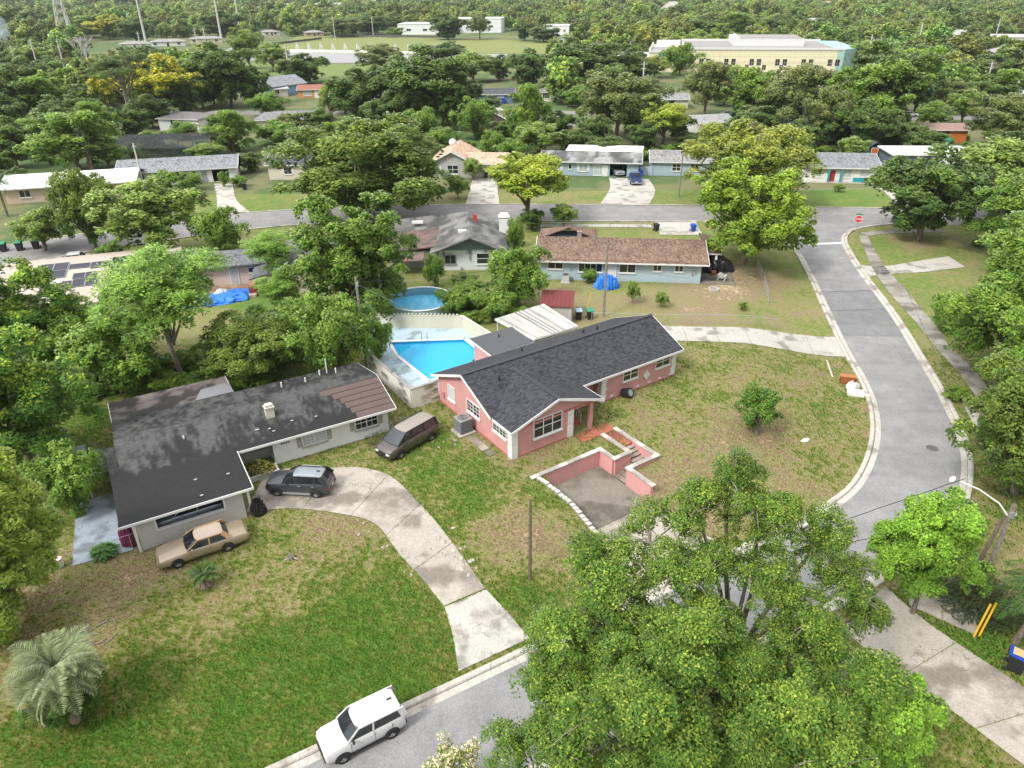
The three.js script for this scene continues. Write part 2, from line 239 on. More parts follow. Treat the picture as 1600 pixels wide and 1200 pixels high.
{
  const N = 2048, d = new Uint8Array(N * N * 4);
  for (let j = 0; j < N; j++) for (let i = 0; i < N; i++) { const c = lawnColor(lerp(LX0, LX1, (i + 0.5) / N), lerp(LZ0, LZ1, (j + 0.5) / N)), k = (j * N + i) * 4; for (let q = 0; q < 3; q++) d[k + q] = Math.pow(clamp(c[q], 0, 1), 1 / 2.2) * 255; d[k + 3] = 255; }
  TX.lawn = new THREE.DataTexture(d, N, N); TX.lawn.magFilter = THREE.LinearFilter; TX.lawn.colorSpace = THREE.SRGBColorSpace; TX.lawn.needsUpdate = true;
  TX.turf = dtex(512, 512, (u, v) => 0.5 * fbp(u * 30, v * 30, 30, 3) + 0.5 * fbp(u * 110, v * 110, 110, 2));
  const lines = (a, b, zones) => { const o = [a]; let x = a; while (x < b - 1e-6) { const s = zones.find(([p, q]) => x >= p - 1e-6 && x < q - 1e-6); let nx = x + (s ? s[2] : 0.8); for (const [p] of zones) if (x < p - 1e-6 && nx > p) nx = p; if (nx > b) nx = b; o.push(nx); x = nx; } return o; };
  const xs = lines(LX0, LX1, [[0, 15.6, 0.075]]), zs = lines(LZ0, LZ1, [[-50, -33, 0.075]]);
  const p = [], u = [], idx = [], nx = xs.length;
  for (const z of zs) for (const x of xs) { const e = Math.min(1, (64 - Math.abs(x)) / 12, 1); p.push(x, T(x, z) , z); u.push((x - LX0) / (LX1 - LX0), (z - LZ0) / (LZ1 - LZ0)); }
  for (let j = 0; j + 1 < zs.length; j++) for (let i = 0; i + 1 < nx; i++) { const a = j * nx + i; idx.push(a, a + nx, a + 1, a + 1, a + nx, a + nx + 1); }
  const g = new THREE.BufferGeometry(); g.setAttribute('position', new THREE.Float32BufferAttribute(p, 3)); g.setAttribute('uv', new THREE.Float32BufferAttribute(u, 2)); g.setIndex(idx); g.computeVertexNormals();
  TX.turf.repeat.set(30, 30);
  struct('lawn', g, mat(C(1, 1, 1), { map: TX.lawn, roughness: 0.95, bumpMap: TX.turf, bumpScale: 0.09 }));
  // the land round it, out past the horizon
  TX.land = dtex(1024, 1024, (a, b) => { const n = fbp(a * 40, b * 40, 40, 5), m = fbp(a * 260, b * 260, 260, 3), t = ss(0.35, 0.65, n + 0.5 * (m - 0.5)); return [lerp(0.15, 0.062, t), lerp(0.15, 0.115, t), lerp(0.06, 0.024, t)]; }, 1 / 500, true);
  const far = new MB(), R = 9000, y = -0.01, Q = (x0, x1, z0, z1) => far.quad(V(x0, y, z1), V(x1, y, z1), V(x1, y, z0), V(x0, y, z0));
  Q(-R, R, -R, LZ0); Q(-R, R, LZ1, R); Q(-R, LX0, LZ0, LZ1); Q(LX1, R, LZ0, LZ1);
  struct('ground', far.geo(), mat(C(1, 1, 1), { map: TX.land, roughness: 0.95 }));
}
const mask = []; // polygons with no grass on them
const inPoly = (P, x, z) => { let r = false; for (let i = 0, j = P.length - 1; i < P.length; j = i++) if ((P[i][1] > z) !== (P[j][1] > z) && x < (P[j][0] - P[i][0]) * (z - P[i][1]) / (P[j][1] - P[i][1]) + P[i][0]) r = !r; return r; };
const curve = (pts) => new THREE.CatmullRomCurve3(pts.map(([x, z]) => V(x, 0, z)), false, 'centripetal');
const sample = (pts, n) => curve(pts).getSpacedPoints(n).map((q) => [q.x, q.z]);
// a sheet draped on the terrain between two edge lines; uv in metres on the ground
function ribbon(name, L, R, nl, nw, m, lift = 0.04, height = T, parent = null, thick = 0) {
  const A = Array.isArray(L[0]) && L.length === nl + 1 ? L : sample(L, nl), B = R.length === nl + 1 ? R : sample(R, nl), p = [], u = [], idx = [];
  for (let i = 0; i <= nl; i++) for (let k = 0; k <= nw; k++) { const x = lerp(A[i][0], B[i][0], k / nw), z = lerp(A[i][1], B[i][1], k / nw); p.push(x, height(x, z) + lift, z); u.push(x, z); }
  for (let i = 0; i < nl; i++) for (let k = 0; k < nw; k++) { const a = i * (nw + 1) + k, b = a + nw + 1; idx.push(a, a + 1, b, b, a + 1, b + 1); }
  const g = new THREE.BufferGeometry(); g.setAttribute('position', new THREE.Float32BufferAttribute(p, 3)); g.setAttribute('uv', new THREE.Float32BufferAttribute(u, 2)); g.setIndex(idx); g.computeVertexNormals();
  if (g.attributes.normal.getY(0) < 0) { for (let i = 0; i < idx.length; i += 3) [idx[i], idx[i + 1]] = [idx[i + 1], idx[i]]; g.setIndex(idx); g.computeVertexNormals(); }
  mask.push([...A, ...[...B].reverse()]);
  return parent ? meshOf(name, g, m, parent) : struct(name, g, m);
}
// slabs laid one behind the other, each with its own joint
function slabs(name, slabName, L, R, stops, mats, lift = 0.05) {
  const o = new THREE.Group(); o.name = numbered(name); o.userData.kind = 'structure'; scene.add(o);
  const cl = curve(L), cr = curve(R);
  stops.slice(0, -1).forEach((s, i) => { const e = stops[i + 1], gap = 0.018 / Math.max(1, cl.getLength()), n = 5; const at = (c) => [...Array(n + 1)].map((_, k) => { const q = c.getPointAt(clamp(lerp(s + gap, e - gap, k / n), 0, 1)); return [q.x, q.z]; });
    ribbon(slabName, at(cl), at(cr), n, 6, Array.isArray(mats) ? mats[i % mats.length] : mats, lift, T0p, o); });
  return o;
}
const T0p = (x, z) => T(x, z);
const even = (n) => [...Array(n + 1)].map((_, i) => i / n);

// the near street and its bend, up to the far street
const IN = [[-63.9, 7.9], [-38.2, -6.8], [-12.1, -21.4], [5.4, -31.38], [16, -37.43], [20.93, -40.35], [24.6, -43.1], [27.2, -46.3], [29.6, -50.39], [31.3, -54.5], [32.4, -58.59], [33.5, -66], [35.3, -76], [37.5, -88], [38.6, -96], [38.4, -101.5], [36.6, -105.4], [33, -107.6], [27, -108.2]];
const OUT = [[-58, 12.7], [-34, -1], [-9, -15.3], [6, -23.8], [16.56, -29.86], [24.05, -34.2], [28.38, -37.01], [32.3, -41.0], [36.2, -47.4], [38.9, -55.5], [40.9, -64.4], [42.75, -73.9], [44.5, -86], [46.0, -94], [47.6, -99.6], [50.2, -103.4], [54.5, -105.6], [60, -106.4], [63.9, -106.5]];
{
  const n = 150, A = sample(IN, n), B = sample(OUT, n);
  const off = (P, d, s) => P.map((q, i) => { const a = P[Math.max(0, i - 1)], b = P[Math.min(P.length - 1, i + 1)], l = Math.hypot(b[0] - a[0], b[1] - a[1]); return [q[0] - s * d * (b[1] - a[1]) / l, q[1] + s * d * (b[0] - a[0]) / l]; });
  const Ai = off(A, 0.75, 1), Bi = off(B, 0.75, -1);
  ribbon('road', Ai, Bi, n, 8, M.asphalt, 0.05);
  // kerbs: a gutter strip and a rounded upstand behind it
  const kerb = (P, s) => { const prof = [[0.78, 0.035], [0.3, 0.075], [0.24, 0.17], [0.16, 0.2], [0.02, 0.2], [-0.06, 0.17], [-0.09, -0.05]], rows = prof.map(([d]) => off(P, d, s)), p = [], u = [], idx = [], w = prof.length;
    for (let i = 0; i < P.length; i++) for (let k = 0; k < w; k++) { const [x, z] = rows[k][i]; p.push(x, T(...P[i]) + prof[k][1], z); u.push(x, z + prof[k][1]); }
    for (let i = 0; i + 1 < P.length; i++) for (let k = 0; k + 1 < w; k++) { const a = i * w + k, b = a + w; s > 0 ? idx.push(a, b, a + 1, a + 1, b, b + 1) : idx.push(a, a + 1, b, b, a + 1, b + 1); }
    const g = new THREE.BufferGeometry(); g.setAttribute('position', new THREE.Float32BufferAttribute(p, 3)); g.setAttribute('uv', new THREE.Float32BufferAttribute(u, 2)); g.setIndex(idx); g.computeVertexNormals(); struct('kerb', toCreasedNormals(g, 0.6), M.kerb); };
  kerb(A, 1); kerb(B, -1);
  { const g = A.slice(10), r = off(A, 0.33, 1).slice(10), q = off(A, 0.27, 1).slice(10); ribbon('gutter_line', r, q, r.length - 1, 1, mat(C(0.10, 0.085, 0.07)), 0.085); const r2 = off(B, 0.33, -1).slice(12), q2 = off(B, 0.28, -1).slice(12); ribbon('gutter_line', r2, q2, r2.length - 1, 1, mat(C(0.16, 0.14, 0.12)), 0.085); } mask.push([...off(A, -0.1, 1), ...off(B, -0.1, -1).reverse()]);  // thin dark brown line along the foot of each kerb upstand
  { const i0 = A.findIndex((q) => q[1] < -69 && q[0] > 20), i1 = A.findIndex((q) => q[1] < -80.4 && q[0] > 20), a = Ai.slice(i0, i1 + 1).map(([x, z], i) => [x + 0.1, z]), near = (q) => Bi.reduce((m, p) => Math.hypot(p[0] - q[0], p[1] - q[1]) < Math.hypot(m[0] - q[0], m[1] - q[1]) ? p : m), b = a.map((q) => near([q[0] + 5.6, q[1]])); ribbon('road_patch', a, b, a.length - 1, 6, mat(C(0.29, 0.288, 0.29), { map: TX.asphalt, roughness: 0.92 }), 0.058); }
  // tar joints across the bend
  const joint = (a, b, w) => { const m = new MB(), k = 14; for (let i = 0; i < k; i++) { const p = (t) => { const x = lerp(a[0], b[0], t), z = lerp(a[1], b[1], t) + 0.02 * Math.sin(t * 30); return V(x, T(x, z) + 0.064, z); }, A0 = p(i / k), B0 = p((i + 1) / k); m.quad(A0.clone().add(V(0, 0, w / 2)), B0.clone().add(V(0, 0, w / 2)), B0.clone().add(V(0, 0, -w / 2)), A0.clone().add(V(0, 0, -w / 2))); } struct('tar_joint', m.geo(), M.black); };
  joint([20.9, -38.6], [34.9, -44.6], 0.06); joint([36.4, -80.6], [42.8, -80.9], 0.08); joint([35.4, -75.2], [42.2, -75.6], 0.07); joint([17.5, -36.2], [28, -38.4], 0.05);
}
// far street: a straight piece bending down to the left
{
  const N1 = [[-140, -73], [-100, -84], [-75, -97], [-58, -108], [-46.6, -114.2], [-32.3, -117.6], [-10.3, -119.3], [13.9, -118.4], [40, -116.6], [64, -114.6], [100, -111], [150, -106]];
  const S1 = [[-136, -63], [-97, -74], [-72, -87], [-56, -97.6], [-40, -106.2], [-31, -108.8], [-8, -109.6], [14, -109], [27.4, -108.3], [54, -106.6], [100, -103], [150, -98]];
  const n = 60; ribbon('road', sample(N1, n), sample(S1, n), n, 5, mat(C(0.36, 0.345, 0.34), { map: TX.asphalt }), 0.035, (x, z) => Math.max(T(x, z), -0.16));
  const edge = (P, d) => { const q = sample(P, n), o = q.map(([x, z]) => [x, z + d]); ribbon('kerb', q, o, n, 1, M.kerb, 0.1, (x, z) => Math.max(T(x, z), -0.16)); };
  edge(N1, -0.35);
  edge(S1.slice(0, 9), 0.35);
  // stop line
  const m = new MB(), q = (x, z) => V(x, T(x, z) + 0.06, z); m.quad(q(41.2, -97.2), q(46.3, -97.6), q(46.35, -98.15), q(41.2, -97.75)); struct('stop_line', m.geo(), M.white);
  // street glimpsed behind the second row, and the driveways of the far row
  ribbon('road', [[-150, -236], [-18, -227.5], [10, -227], [50, -211], [112, -209], [190, -205]], [[-150, -228], [-18, -220.5], [10, -221], [50, -202], [112, -202], [190, -197]], 40, 2, mat(C(0.34, 0.33, 0.32), { map: TX.asphalt }), 0.03);
}
// driveways and walks
slabs('driveway', 'slab', [[-18.2, -44.2], [-13.3, -44.25], [-11.4, -44.3], [-9.1, -43.3], [-6.8, -40.4], [-4.0, -36.2], [-1.75, -32.8]], [[-18.2, -39.1], [-15.4, -39.5], [-11.8, -38.9], [-9.3, -37.9], [-7.2, -34.96], [-5.78, -33.4], [-4.15, -31.4]], [0, 0.22, 0.42, 0.62, 0.82, 1], M.concOld);
slabs('driveway', 'slab', [[-1.72, -32.75], [-0.4, -31.2], [0.9, -29.35]], [[-4.12, -31.35], [-3.55, -29.6], [-3.05, -27.1]], [0, 1], [M.concNew]);
slabs('driveway', 'slab', [[11.5, -70.6], [16.1, -69.45], [21, -69.1], [26.8, -68.95], [30.5, -68.9], [34.0, -68.8]], [[11.5, -66.3], [16.7, -65.8], [21, -65.4], [25.5, -64.9], [29.5, -64.6], [33.2, -64.4]], even(7), [M.conc]);
slabs('driveway', 'slab', [[22.9, -33.2], [24.0, -30.3], [26.8, -25.8], [31, -19], [34, -14]], [[18.9, -29.9], [19.9, -27.8], [21.7, -25.3], [24.1, -21.4], [28, -15]], [0, 0.22, 0.44, 0.7, 1], [M.concOld]);
slabs('walkway', 'slab', [[24.6, -33.7], [26.4, -32.2], [27.6, -31]], [[23.6, -31.6], [25.2, -30.2], [26.3, -29.2]], even(2), [M.concOld]);
slabs('walkway', 'slab', [[36.9, -40], [34.4, -36], [31.3, -31.9], [29.4, -30]], [[39.4, -38.5], [36.6, -34.4], [33.3, -30], [31.4, -28]], even(9), [M.walk, M.walkB]);
slabs('driveway', 'slab', [[40.5, -57.3], [41.7, -56.5], [43.2, -55.6], [46.2, -53.6]], [[38.6, -50.9], [40.1, -50.8], [41.4, -51.0], [45.8, -49.6]], [0, 0.42, 0.72, 1], [M.concNew]);
slabs('sidewalk', 'slab', [[49.9, -101.1], [48.6, -96.5], [47.2, -91.8], [46.3, -88.5], [45.2, -83], [44.6, -79.2], [44.0, -72.7], [43.4, -68.5], [42.95, -65], [42.5, -60.5], [41.75, -56.6]], [[51.2, -101.2], [49.9, -96.5], [48.7, -91.8], [48.0, -88.5], [47.2, -82.2], [46.8, -79.4], [46.0, -73.6], [45.3, -69.4], [44.6, -66.5], [44.2, -60.5], [43.1, -55.8]], even(26), [M.walk, M.walkB, M.walkC]);
slabs('driveway', 'slab', [[44.6, -89.4], [46.4, -88.8], [48.4, -88.8], [52.5, -90.2], [58, -92]], [[43.9, -84.6], [45.4, -85.6], [47.4, -86.0], [52.3, -86.6], [58, -88]], [0, 0.35, 0.66, 1], [M.conc]);
slabs('sidewalk', 'slab', [[50.6, -102.6], [54, -103.3], [58, -103.6], [63, -103.6]], [[51.2, -100.9], [54.2, -101.8], [58, -102.2], [63, -102.2]], even(7), [M.walk]);
slabs('driveway', 'slab', [[-55, -136.2], [-50, -123.5], [-47.4, -116.2]], [[-51.6, -136.2], [-46.6, -123.5], [-42, -116]], even(4), [M.concNew]);
slabs('driveway', 'slab', [[-7.0, -138.6], [-7.2, -130], [-7.4, -119.6]], [[-2.2, -138.4], [-2.2, -130], [-1.8, -119.4]], even(3), [M.concNew]);
slabs('driveway', 'slab', [[18.6, -138], [17.8, -130], [14.8, -118.8]], [[25.8, -136.2], [25.5, -128], [22.8, -118.2]], even(4), [M.concNew, M.conc]);
slabs('driveway', 'slab', [[65.4, -132], [64.4, -124], [62.6, -115]], [[69.2, -132.6], [68.4, -124], [67.6, -114.6]], even(3), [M.concNew]);
slabs('driveway', 'slab', [[-5, -225], [-7, -233], [-9.5, -241]], [[-1, -225], [-3, -233], [-6.5, -241]], even(2), [M.concNew]);
slabs('driveway', 'slab', [[21.5, -101.6], [21.7, -105], [21.9, -108.1]], [[27.6, -101.4], [27.8, -105], [28.1, -107.9]], even(2), [M.concNew]);
slabs('walkway', 'slab', [[4.5, -107.4], [14, -107.2], [21, -106.7]], [[4.5, -106], [14, -105.8], [21, -105.3]], even(8), [M.conc]);
slabs('walkway', 'slab', [[-77, -119.5], [-73.5, -114], [-70, -107.5], [-66, -102]], [[-75.4, -120.3], [-72, -114.6], [-68.4, -108.2], [-64.5, -102.8]], even(5), [M.concNew]);
// sports field and the school's car park beyond the trees
ribbon('sports_field', [[-172, -655], [-92, -650], [-40, -616], [30, -545]], [[-150, -500], [-112, -470], [-12, -452], [24, -440]], 12, 6, mat(C(0.20, 0.225, 0.06), { map: TX.stain }), 0.06);
ribbon('car_park', [[-190, -560], [-150, -520], [-114, -478], [-60, -458], [0, -446]], [[-165, -440], [-130, -415], [-95, -398], [-50, -400], [-5, -408]], 10, 3, mat(C(0.33, 0.325, 0.32), { map: TX.stain }), 0.05);
ribbon('sports_field', [[-160, -432], [-120, -398], [-60, -388], [-5, -398]], [[-140, -370], [-110, -340], [-60, -330], [-5, -340]], 8, 3, mat(C(0.15, 0.21, 0.045), { map: TX.stain }), 0.05);

// ---------- building tools ----------
// a window on a wall that looks along +z of the parent; frame, panes and sill are real pieces
function windowOn(parent, x, y, z, w, h, cols = 2, rows = 1, o = {}) {
  const ry = o.ry || 0, fr = o.frame || M.white, f = new MB(), t = o.t || 0.07;
  const X = w / 2, Y = h / 2;
  f.box(-X - t, X + t, Y, Y + t, 0.003, 0.07); f.box(-X - t, X + t, -Y - t, -Y, 0.003, 0.07); f.box(-X - t, -X, -Y, Y, 0.003, 0.07); f.box(X, X + t, -Y, Y, 0.003, 0.07);
  for (let i = 1; i < cols; i++) { const q = -X + w * i / cols; f.box(q - 0.035, q + 0.035, -Y, Y, 0.003, 0.06); }
  for (let j = 1; j < rows; j++) { const q = -Y + h * j / rows; f.box(-X, X, q - 0.03, q + 0.03, 0.003, 0.055); }
  const g = f.build('window', fr, parent); g.position.set(x, y, z); g.rotation.y = ry;
  for (let i = 0; i < cols; i++) { const p = new MB(); p.box(-X + w * i / cols, -X + w * (i + 1) / cols, -Y, Y, 0.002, 0.022); p.build('pane', o.glass || M.glass, g); }
  if (o.grid) { const p = new MB(), [a, b] = o.grid; for (let i = 0; i < cols; i++) { const q0 = -X + w * i / cols, q1 = q0 + w / cols; for (let k = 1; k < a; k++) p.box(lerp(q0, q1, k / a) - 0.015, lerp(q0, q1, k / a) + 0.015, -Y, Y, 0.02, 0.04); for (let k = 1; k < b; k++) p.box(q0, q1, -Y + h * k / b - 0.015, -Y + h * k / b + 0.015, 0.02, 0.042); } p.build('glazing_bars', fr, g); }
  if (o.sill !== 0) { const s = new MB(); s.box(-X - t - 0.05, X + t + 0.05, -Y - t - 0.12, -Y - t, 0.002, 0.13); s.build('sill', o.sillM || fr, g); }
  if (o.shut) for (const s of [-1, 1]) { const q = new MB(), c = s * (X + t + 0.03 + o.shut / 2); q.box(c - o.shut / 2, c + o.shut / 2, -Y - 0.05, Y + 0.05, 0.002, 0.05); for (let k = 0; k < 6; k++) q.box(c - o.shut / 2 + 0.04, c + o.shut / 2 - 0.04, -Y + h * (k + 0.15) / 6, -Y + h * (k + 0.8) / 6, 0.05, 0.06); q.build('shutter', o.shutM || M.shutter, parent).position.set(x, y, z); parent.children.at(-1).rotation.y = ry; }
  return g;
}
function doorOn(parent, x, z, w, h, m, ry = 0, y = 0) {
  const d = new MB(); d.box(-w / 2, w / 2, 0, h, 0.002, 0.05); for (const [a, b] of [[0.08, 0.45], [0.52, 0.92]]) for (const s of [-1, 1]) d.box(s * w * 0.22 - w * 0.15, s * w * 0.22 + w * 0.15, h * a, h * b, 0.05, 0.062);
  const o = d.build('door', m, parent); o.position.set(x, y, z); o.rotation.y = ry;
  const f = new MB(); f.box(-w / 2 - 0.08, -w / 2, 0, h + 0.08, 0.002, 0.07); f.box(w / 2, w / 2 + 0.08, 0, h + 0.08, 0.002, 0.07); f.box(-w / 2, w / 2, h, h + 0.08, 0.002, 0.07); f.build('frame', M.white, o);
  const k = new THREE.SphereGeometry(0.04, 8, 6); k.translate(w * 0.38, h * 0.47, 0.09); meshOf('handle', k, M.chrome, o); return o;
}
// a one-storey house: front wall along x at z = 0, the rest behind it
const farHouses = [];
function house(o) {
  if (o.z < -300) farHouses.push([o.x + o.w / 2 * Math.cos(o.ang * D2R), o.z - o.w / 2 * Math.sin(o.ang * D2R), o.w]);
  const { w, d, h, over = 0.5 } = o, t = thing(o.name || 'house', o.label, o.category || 'house', o.x, T(o.x, o.z), o.z, o.ang * D2R);
  const rise = o.rise ?? 1.3, wallM = o.wall, rM = o.roofM, a = over, b = new MB();
  const holes = o.open || [];
  { const s = new THREE.Shape([[0, 0], [w, 0], [w, h], [0, h]].map(([x, y]) => new THREE.Vector2(x, y))); for (const [x, ow, oh] of holes) s.holes.push(new THREE.Path([[x, 0.03], [x, oh], [x + ow, oh], [x + ow, 0.03]].map(([p, q]) => new THREE.Vector2(p, q)))); const g = new THREE.ExtrudeGeometry(s, { depth: 0.2, bevelEnabled: false }); g.translate(0, 0, -0.2); b.add(g); }
  b.box(0, w, 0, h, -d, -d + 0.2); b.box(0, 0.2, 0, h, -d + 0.2, -0.2); b.box(w - 0.2, w, 0, h, -d + 0.2, -0.2);
  if (o.roof === 'gable') for (const x of [0, w - 0.2]) { const g = new THREE.ExtrudeGeometry(new THREE.Shape([[0, h], [-d, h], [-d / 2, h + rise * d / (d + 2 * a) - 0.12]].map(([p, q]) => new THREE.Vector2(-p, q))), { depth: 0.2, bevelEnabled: false }); g.rotateY(Math.PI / 2); g.translate(x, 0, 0); b.add(g); }
  if (o.roof === 'gablez') { const g = new THREE.ExtrudeGeometry(new THREE.Shape([[0, h], [w, h], [w / 2, h + rise * w / (w + 2 * a) - 0.12]].map(([p, q]) => new THREE.Vector2(p, q))), { depth: 0.2, bevelEnabled: false }); for (const z of [-0.2, -d]) b.add(g.clone().translate(0, 0, z)); }
  b.build('wall', wallM, t);
  const r = new MB(), f = new MB(), e = h - rise * a / (d / 2 + a) * 0.2, P = (x, y, z) => V(x, y, z), th = 0.14, k = o.rcol, nu = k ? Math.ceil(w * 1.6) : 0, nv = k ? 12 : 0;
  if (o.roof === 'gable') { const m = -d / 2, y = e + rise; r.plate(P(-a, e, a), P(w + a, e, a), P(w + a, y, m), P(-a, y, m), th, k, nu, nv); r.plate(P(-a, y, m), P(w + a, y, m), P(w + a, e, -d - a), P(-a, e, -d - a), th, k, nu, nv); f.box(-a - 0.02, w + a + 0.02, e - 0.2, e - 0.02, a, a + 0.04); for (const x of [-a - 0.04, w + a]) { f.bar(V(x + 0.02, e - 0.1, a), V(x + 0.02, y - 0.1, m), 0.05, 0.2); f.bar(V(x + 0.02, e - 0.1, -d - a), V(x + 0.02, y - 0.1, m), 0.05, 0.2); } }
  else if (o.roof === 'gablez') { const m = w / 2, y = e + rise; r.plate(P(-a, e, a), P(m, y, a), P(m, y, -d - a), P(-a, e, -d - a), th, k); r.plate(P(m, y, a), P(w + a, e, a), P(w + a, e, -d - a), P(m, y, -d - a), th, k); f.bar(V(-a, e - 0.08, a + 0.03), V(m, y - 0.08, a + 0.03), 0.05, 0.22); f.bar(V(w + a, e - 0.08, a + 0.03), V(m, y - 0.08, a + 0.03), 0.05, 0.22); }
  else if (o.roof === 'hip') { const y = e + rise, m = -d / 2, i = Math.min(d / 2 + a, w / 2); r.plate(P(-a, e, a), P(w + a, e, a), P(w + a - i, y, m), P(-a + i, y, m), th, k); r.plate(P(w + a, e, -d - a), P(-a, e, -d - a), P(-a + i, y, m), P(w + a - i, y, m), th, k); r.tplate(P(-a, e, -d - a), P(-a, e, a), P(-a + i, y, m), th, k); r.tplate(P(w + a, e, a), P(w + a, e, -d - a), P(w + a - i, y, m), th, k); f.box(-a, w + a, e - 0.2, e - 0.02, a, a + 0.04); }
  else { r.plate(P(-a, e, a), P(w + a, e, a), P(w + a, e + rise, -d - a), P(-a, e + rise, -d - a), 0.22, k, nu, nv); f.box(-a - 0.02, w + a + 0.02, e - 0.24, e - 0.02, a, a + 0.04); }
  const rm = r.build('roof', rM, t); f.build('fascia', o.trim || M.white, t);
  for (const q of o.wins || []) windowOn(t, q[0], q[1], 0, q[2], q[3], q[4] || 2, q[5] || 1, q[6] || {});
  for (const q of o.sideWins || []) windowOn(t, w, q[1], q[0], q[2], q[3], 2, 1, { ry: Math.PI / 2 });
  for (const q of o.doors || []) doorOn(t, q[0], 0, q[1], q[2], q[3]);
  if (o.vents) for (const x of o.vents) { const v = cyl(0.09, 0.09, 0.5, 8, x, e + rise * 0.75, -d * 0.3); meshOf('vent_pipe', v, M.galv, rm); }
  const c = Math.cos(o.ang * D2R), s = Math.sin(o.ang * D2R), W = (x, z) => [o.x + x * c + z * s, o.z - x * s + z * c]; mask.push([W(0, 0), W(w, 0), W(w, -d), W(0, -d)]); t.userData.W = undefined;
  return t;
}

// ---------- the pink house ----------
{
  const t = thing('pink_house', 'single storey pink stucco house with charcoal shingle roof and white corner quoins', 'house', PO[0], 0, PO[1], PA);
  const w = new MB(), base = -0.5;
  // body: long wing, front wing, porch recess
  w.prism([[0, -11], [0, 0], [5.8, 0], [5.8, -3.7], [11, -3.7], [11, -2.6], [19.7, -2.6], [19.7, -11]], base, 2.62);
  // gables
  const gab = (pts, m, len) => { const g = new THREE.ExtrudeGeometry(new THREE.Shape(pts.map(([a, b]) => new THREE.Vector2(a, b))), { depth: len, bevelEnabled: false }); g.applyMatrix4(m); w.add(g); };
  const side = (x) => new THREE.Matrix4().makeRotationY(Math.PI / 2).setPosition(x, 0, 0);
  gab([[2.2, 2.6], [11, 2.6], [11, 2.63], [6.4, 4.45], [2.6, 2.75]], side(0), 0.2); gab([[2.6, 2.6], [11, 2.6], [11, 2.63], [6.4, 4.45], [2.6, 2.75]], side(19.5), 0.2);
  gab([[0, 2.5], [8.2, 2.5], [8.2, 2.62], [4.15, 3.98], [0, 2.62]], new THREE.Matrix4().makeTranslation(0, 0, -0.2), 0.2);
  w.box(5.8, 8.1, 2.42, 2.62, -0.18, 0);
  w.build('wall', M.pink, t);
  const band = new MB(); band.box(0, 19.75, base, 0.1, -11, -10.98); band.box(-0.03, 0, base, 0.12, -11, 0.02); band.box(-0.03, 5.8, base, 0.1, 0, 0.03); band.box(11, 19.74, base, 0.1, -2.6, -2.57); band.build('plinth', mat(C(0.40, 0.13, 0.11), { map: TX.stain }), t);
  const trim = new MB(); trim.box(0.3, 8.1, 2.38, 2.5, 0, 0.04); trim.build('band', mat(C(0.60, 0.20, 0.19)), t);
  // roof: main gable, rear slope and cross gable
  const r = new MB(), th = 0.13, E0 = 2.72, RY = 4.6, RZ = -6.4, x0 = -0.45, x1 = 20.15, ez = -2.15;
  const zAt = (y) => ez + (RZ - ez) * (y - E0) / (RY - E0);
  const WX = 4.05, WY = 4.15, wl = -0.32, wr = 8.55, wz = 0.42, we = 2.66;
  r.plate(V(x0, E0, ez), V(x1, E0, ez), V(x1, RY, RZ), V(x0, RY, RZ), th);
  r.plate(V(x0, RY, RZ), V(x1, RY, RZ), V(x1, 2.5, -11.45), V(x0, 2.5, -11.45), th);
  r.plate(V(wl, we, wz), V(WX, WY, wz), V(WX, WY, zAt(WY) - 0.35), V(wl, we, zAt(we) - 0.1), th);
  r.plate(V(WX, WY, wz), V(wr, we, wz), V(wr, we, zAt(we) - 0.1), V(WX, WY, zAt(WY) - 0.35), th);
  const roof = r.build('roof', M.darkroof, t);
  const caps = new MB(); for (let i = 0; i < 66; i++) { const a = x0 + (x1 - x0) * i / 66, b = a + 0.33; for (const s of [-1, 1]) caps.bar(V(a, RY + 0.015 + 0.012 * (i % 2), RZ + s * 0.08), V(b, RY + 0.022 + 0.012 * (i % 2), RZ + s * 0.08), 0.19, 0.03); }
  for (let i = 0; i < 18; i++) { const a = wz - i * 0.33; for (const s of [-1, 1]) caps.bar(V(WX + s * 0.08, WY + 0.015 + 0.012 * (i % 2), a), V(WX + s * 0.08, WY + 0.015 + 0.012 * (i % 2), a - 0.34), 0.19, 0.03); }
  caps.build('ridge_caps', M.ridgecap, t);
  for (const [x, z] of [[7, -8.6], [13.5, -8.2], [2.2, -4.9], [14.6, -7.6]]) { const y = z < RZ ? RY + (z - RZ) * 0.416 : RY - (z - RZ) * 0.44; meshOf('vent_pipe', cyl(0.07, 0.09, 0.4, 8, x, y + 0.15, z), M.black, roof); }
  const f = new MB(), fb = (a, b) => f.bar(a, b, 0.05, 0.2);
  fb(V(8.5, E0 - 0.12, ez + 0.02), V(x1, E0 - 0.12, ez + 0.02)); fb(V(x0 - 0.02, E0 - 0.1, ez), V(x0 - 0.02, RY - 0.1, RZ)); fb(V(x0 - 0.02, RY - 0.1, RZ), V(x0 - 0.02, 2.4, -11.45)); fb(V(x1 + 0.02, E0 - 0.1, ez), V(x1 + 0.02, RY - 0.1, RZ)); fb(V(x1 + 0.02, RY - 0.1, RZ), V(x1 + 0.02, 2.4, -11.45));
  fb(V(wl - 0.02, we - 0.1, ez), V(wl - 0.02, we - 0.1, wz)); fb(V(wl, we - 0.1, wz + 0.03), V(WX, WY - 0.1, wz + 0.03)); fb(V(WX, WY - 0.1, wz + 0.03), V(wr, we - 0.1, wz + 0.03)); fb(V(wr + 0.02, we - 0.1, wz), V(wr + 0.02, we - 0.1, ez - 0.3)); fb(V(x0, 2.38, -11.47), V(x1, 2.38, -11.47));
  f.build('fascia', M.white, t);
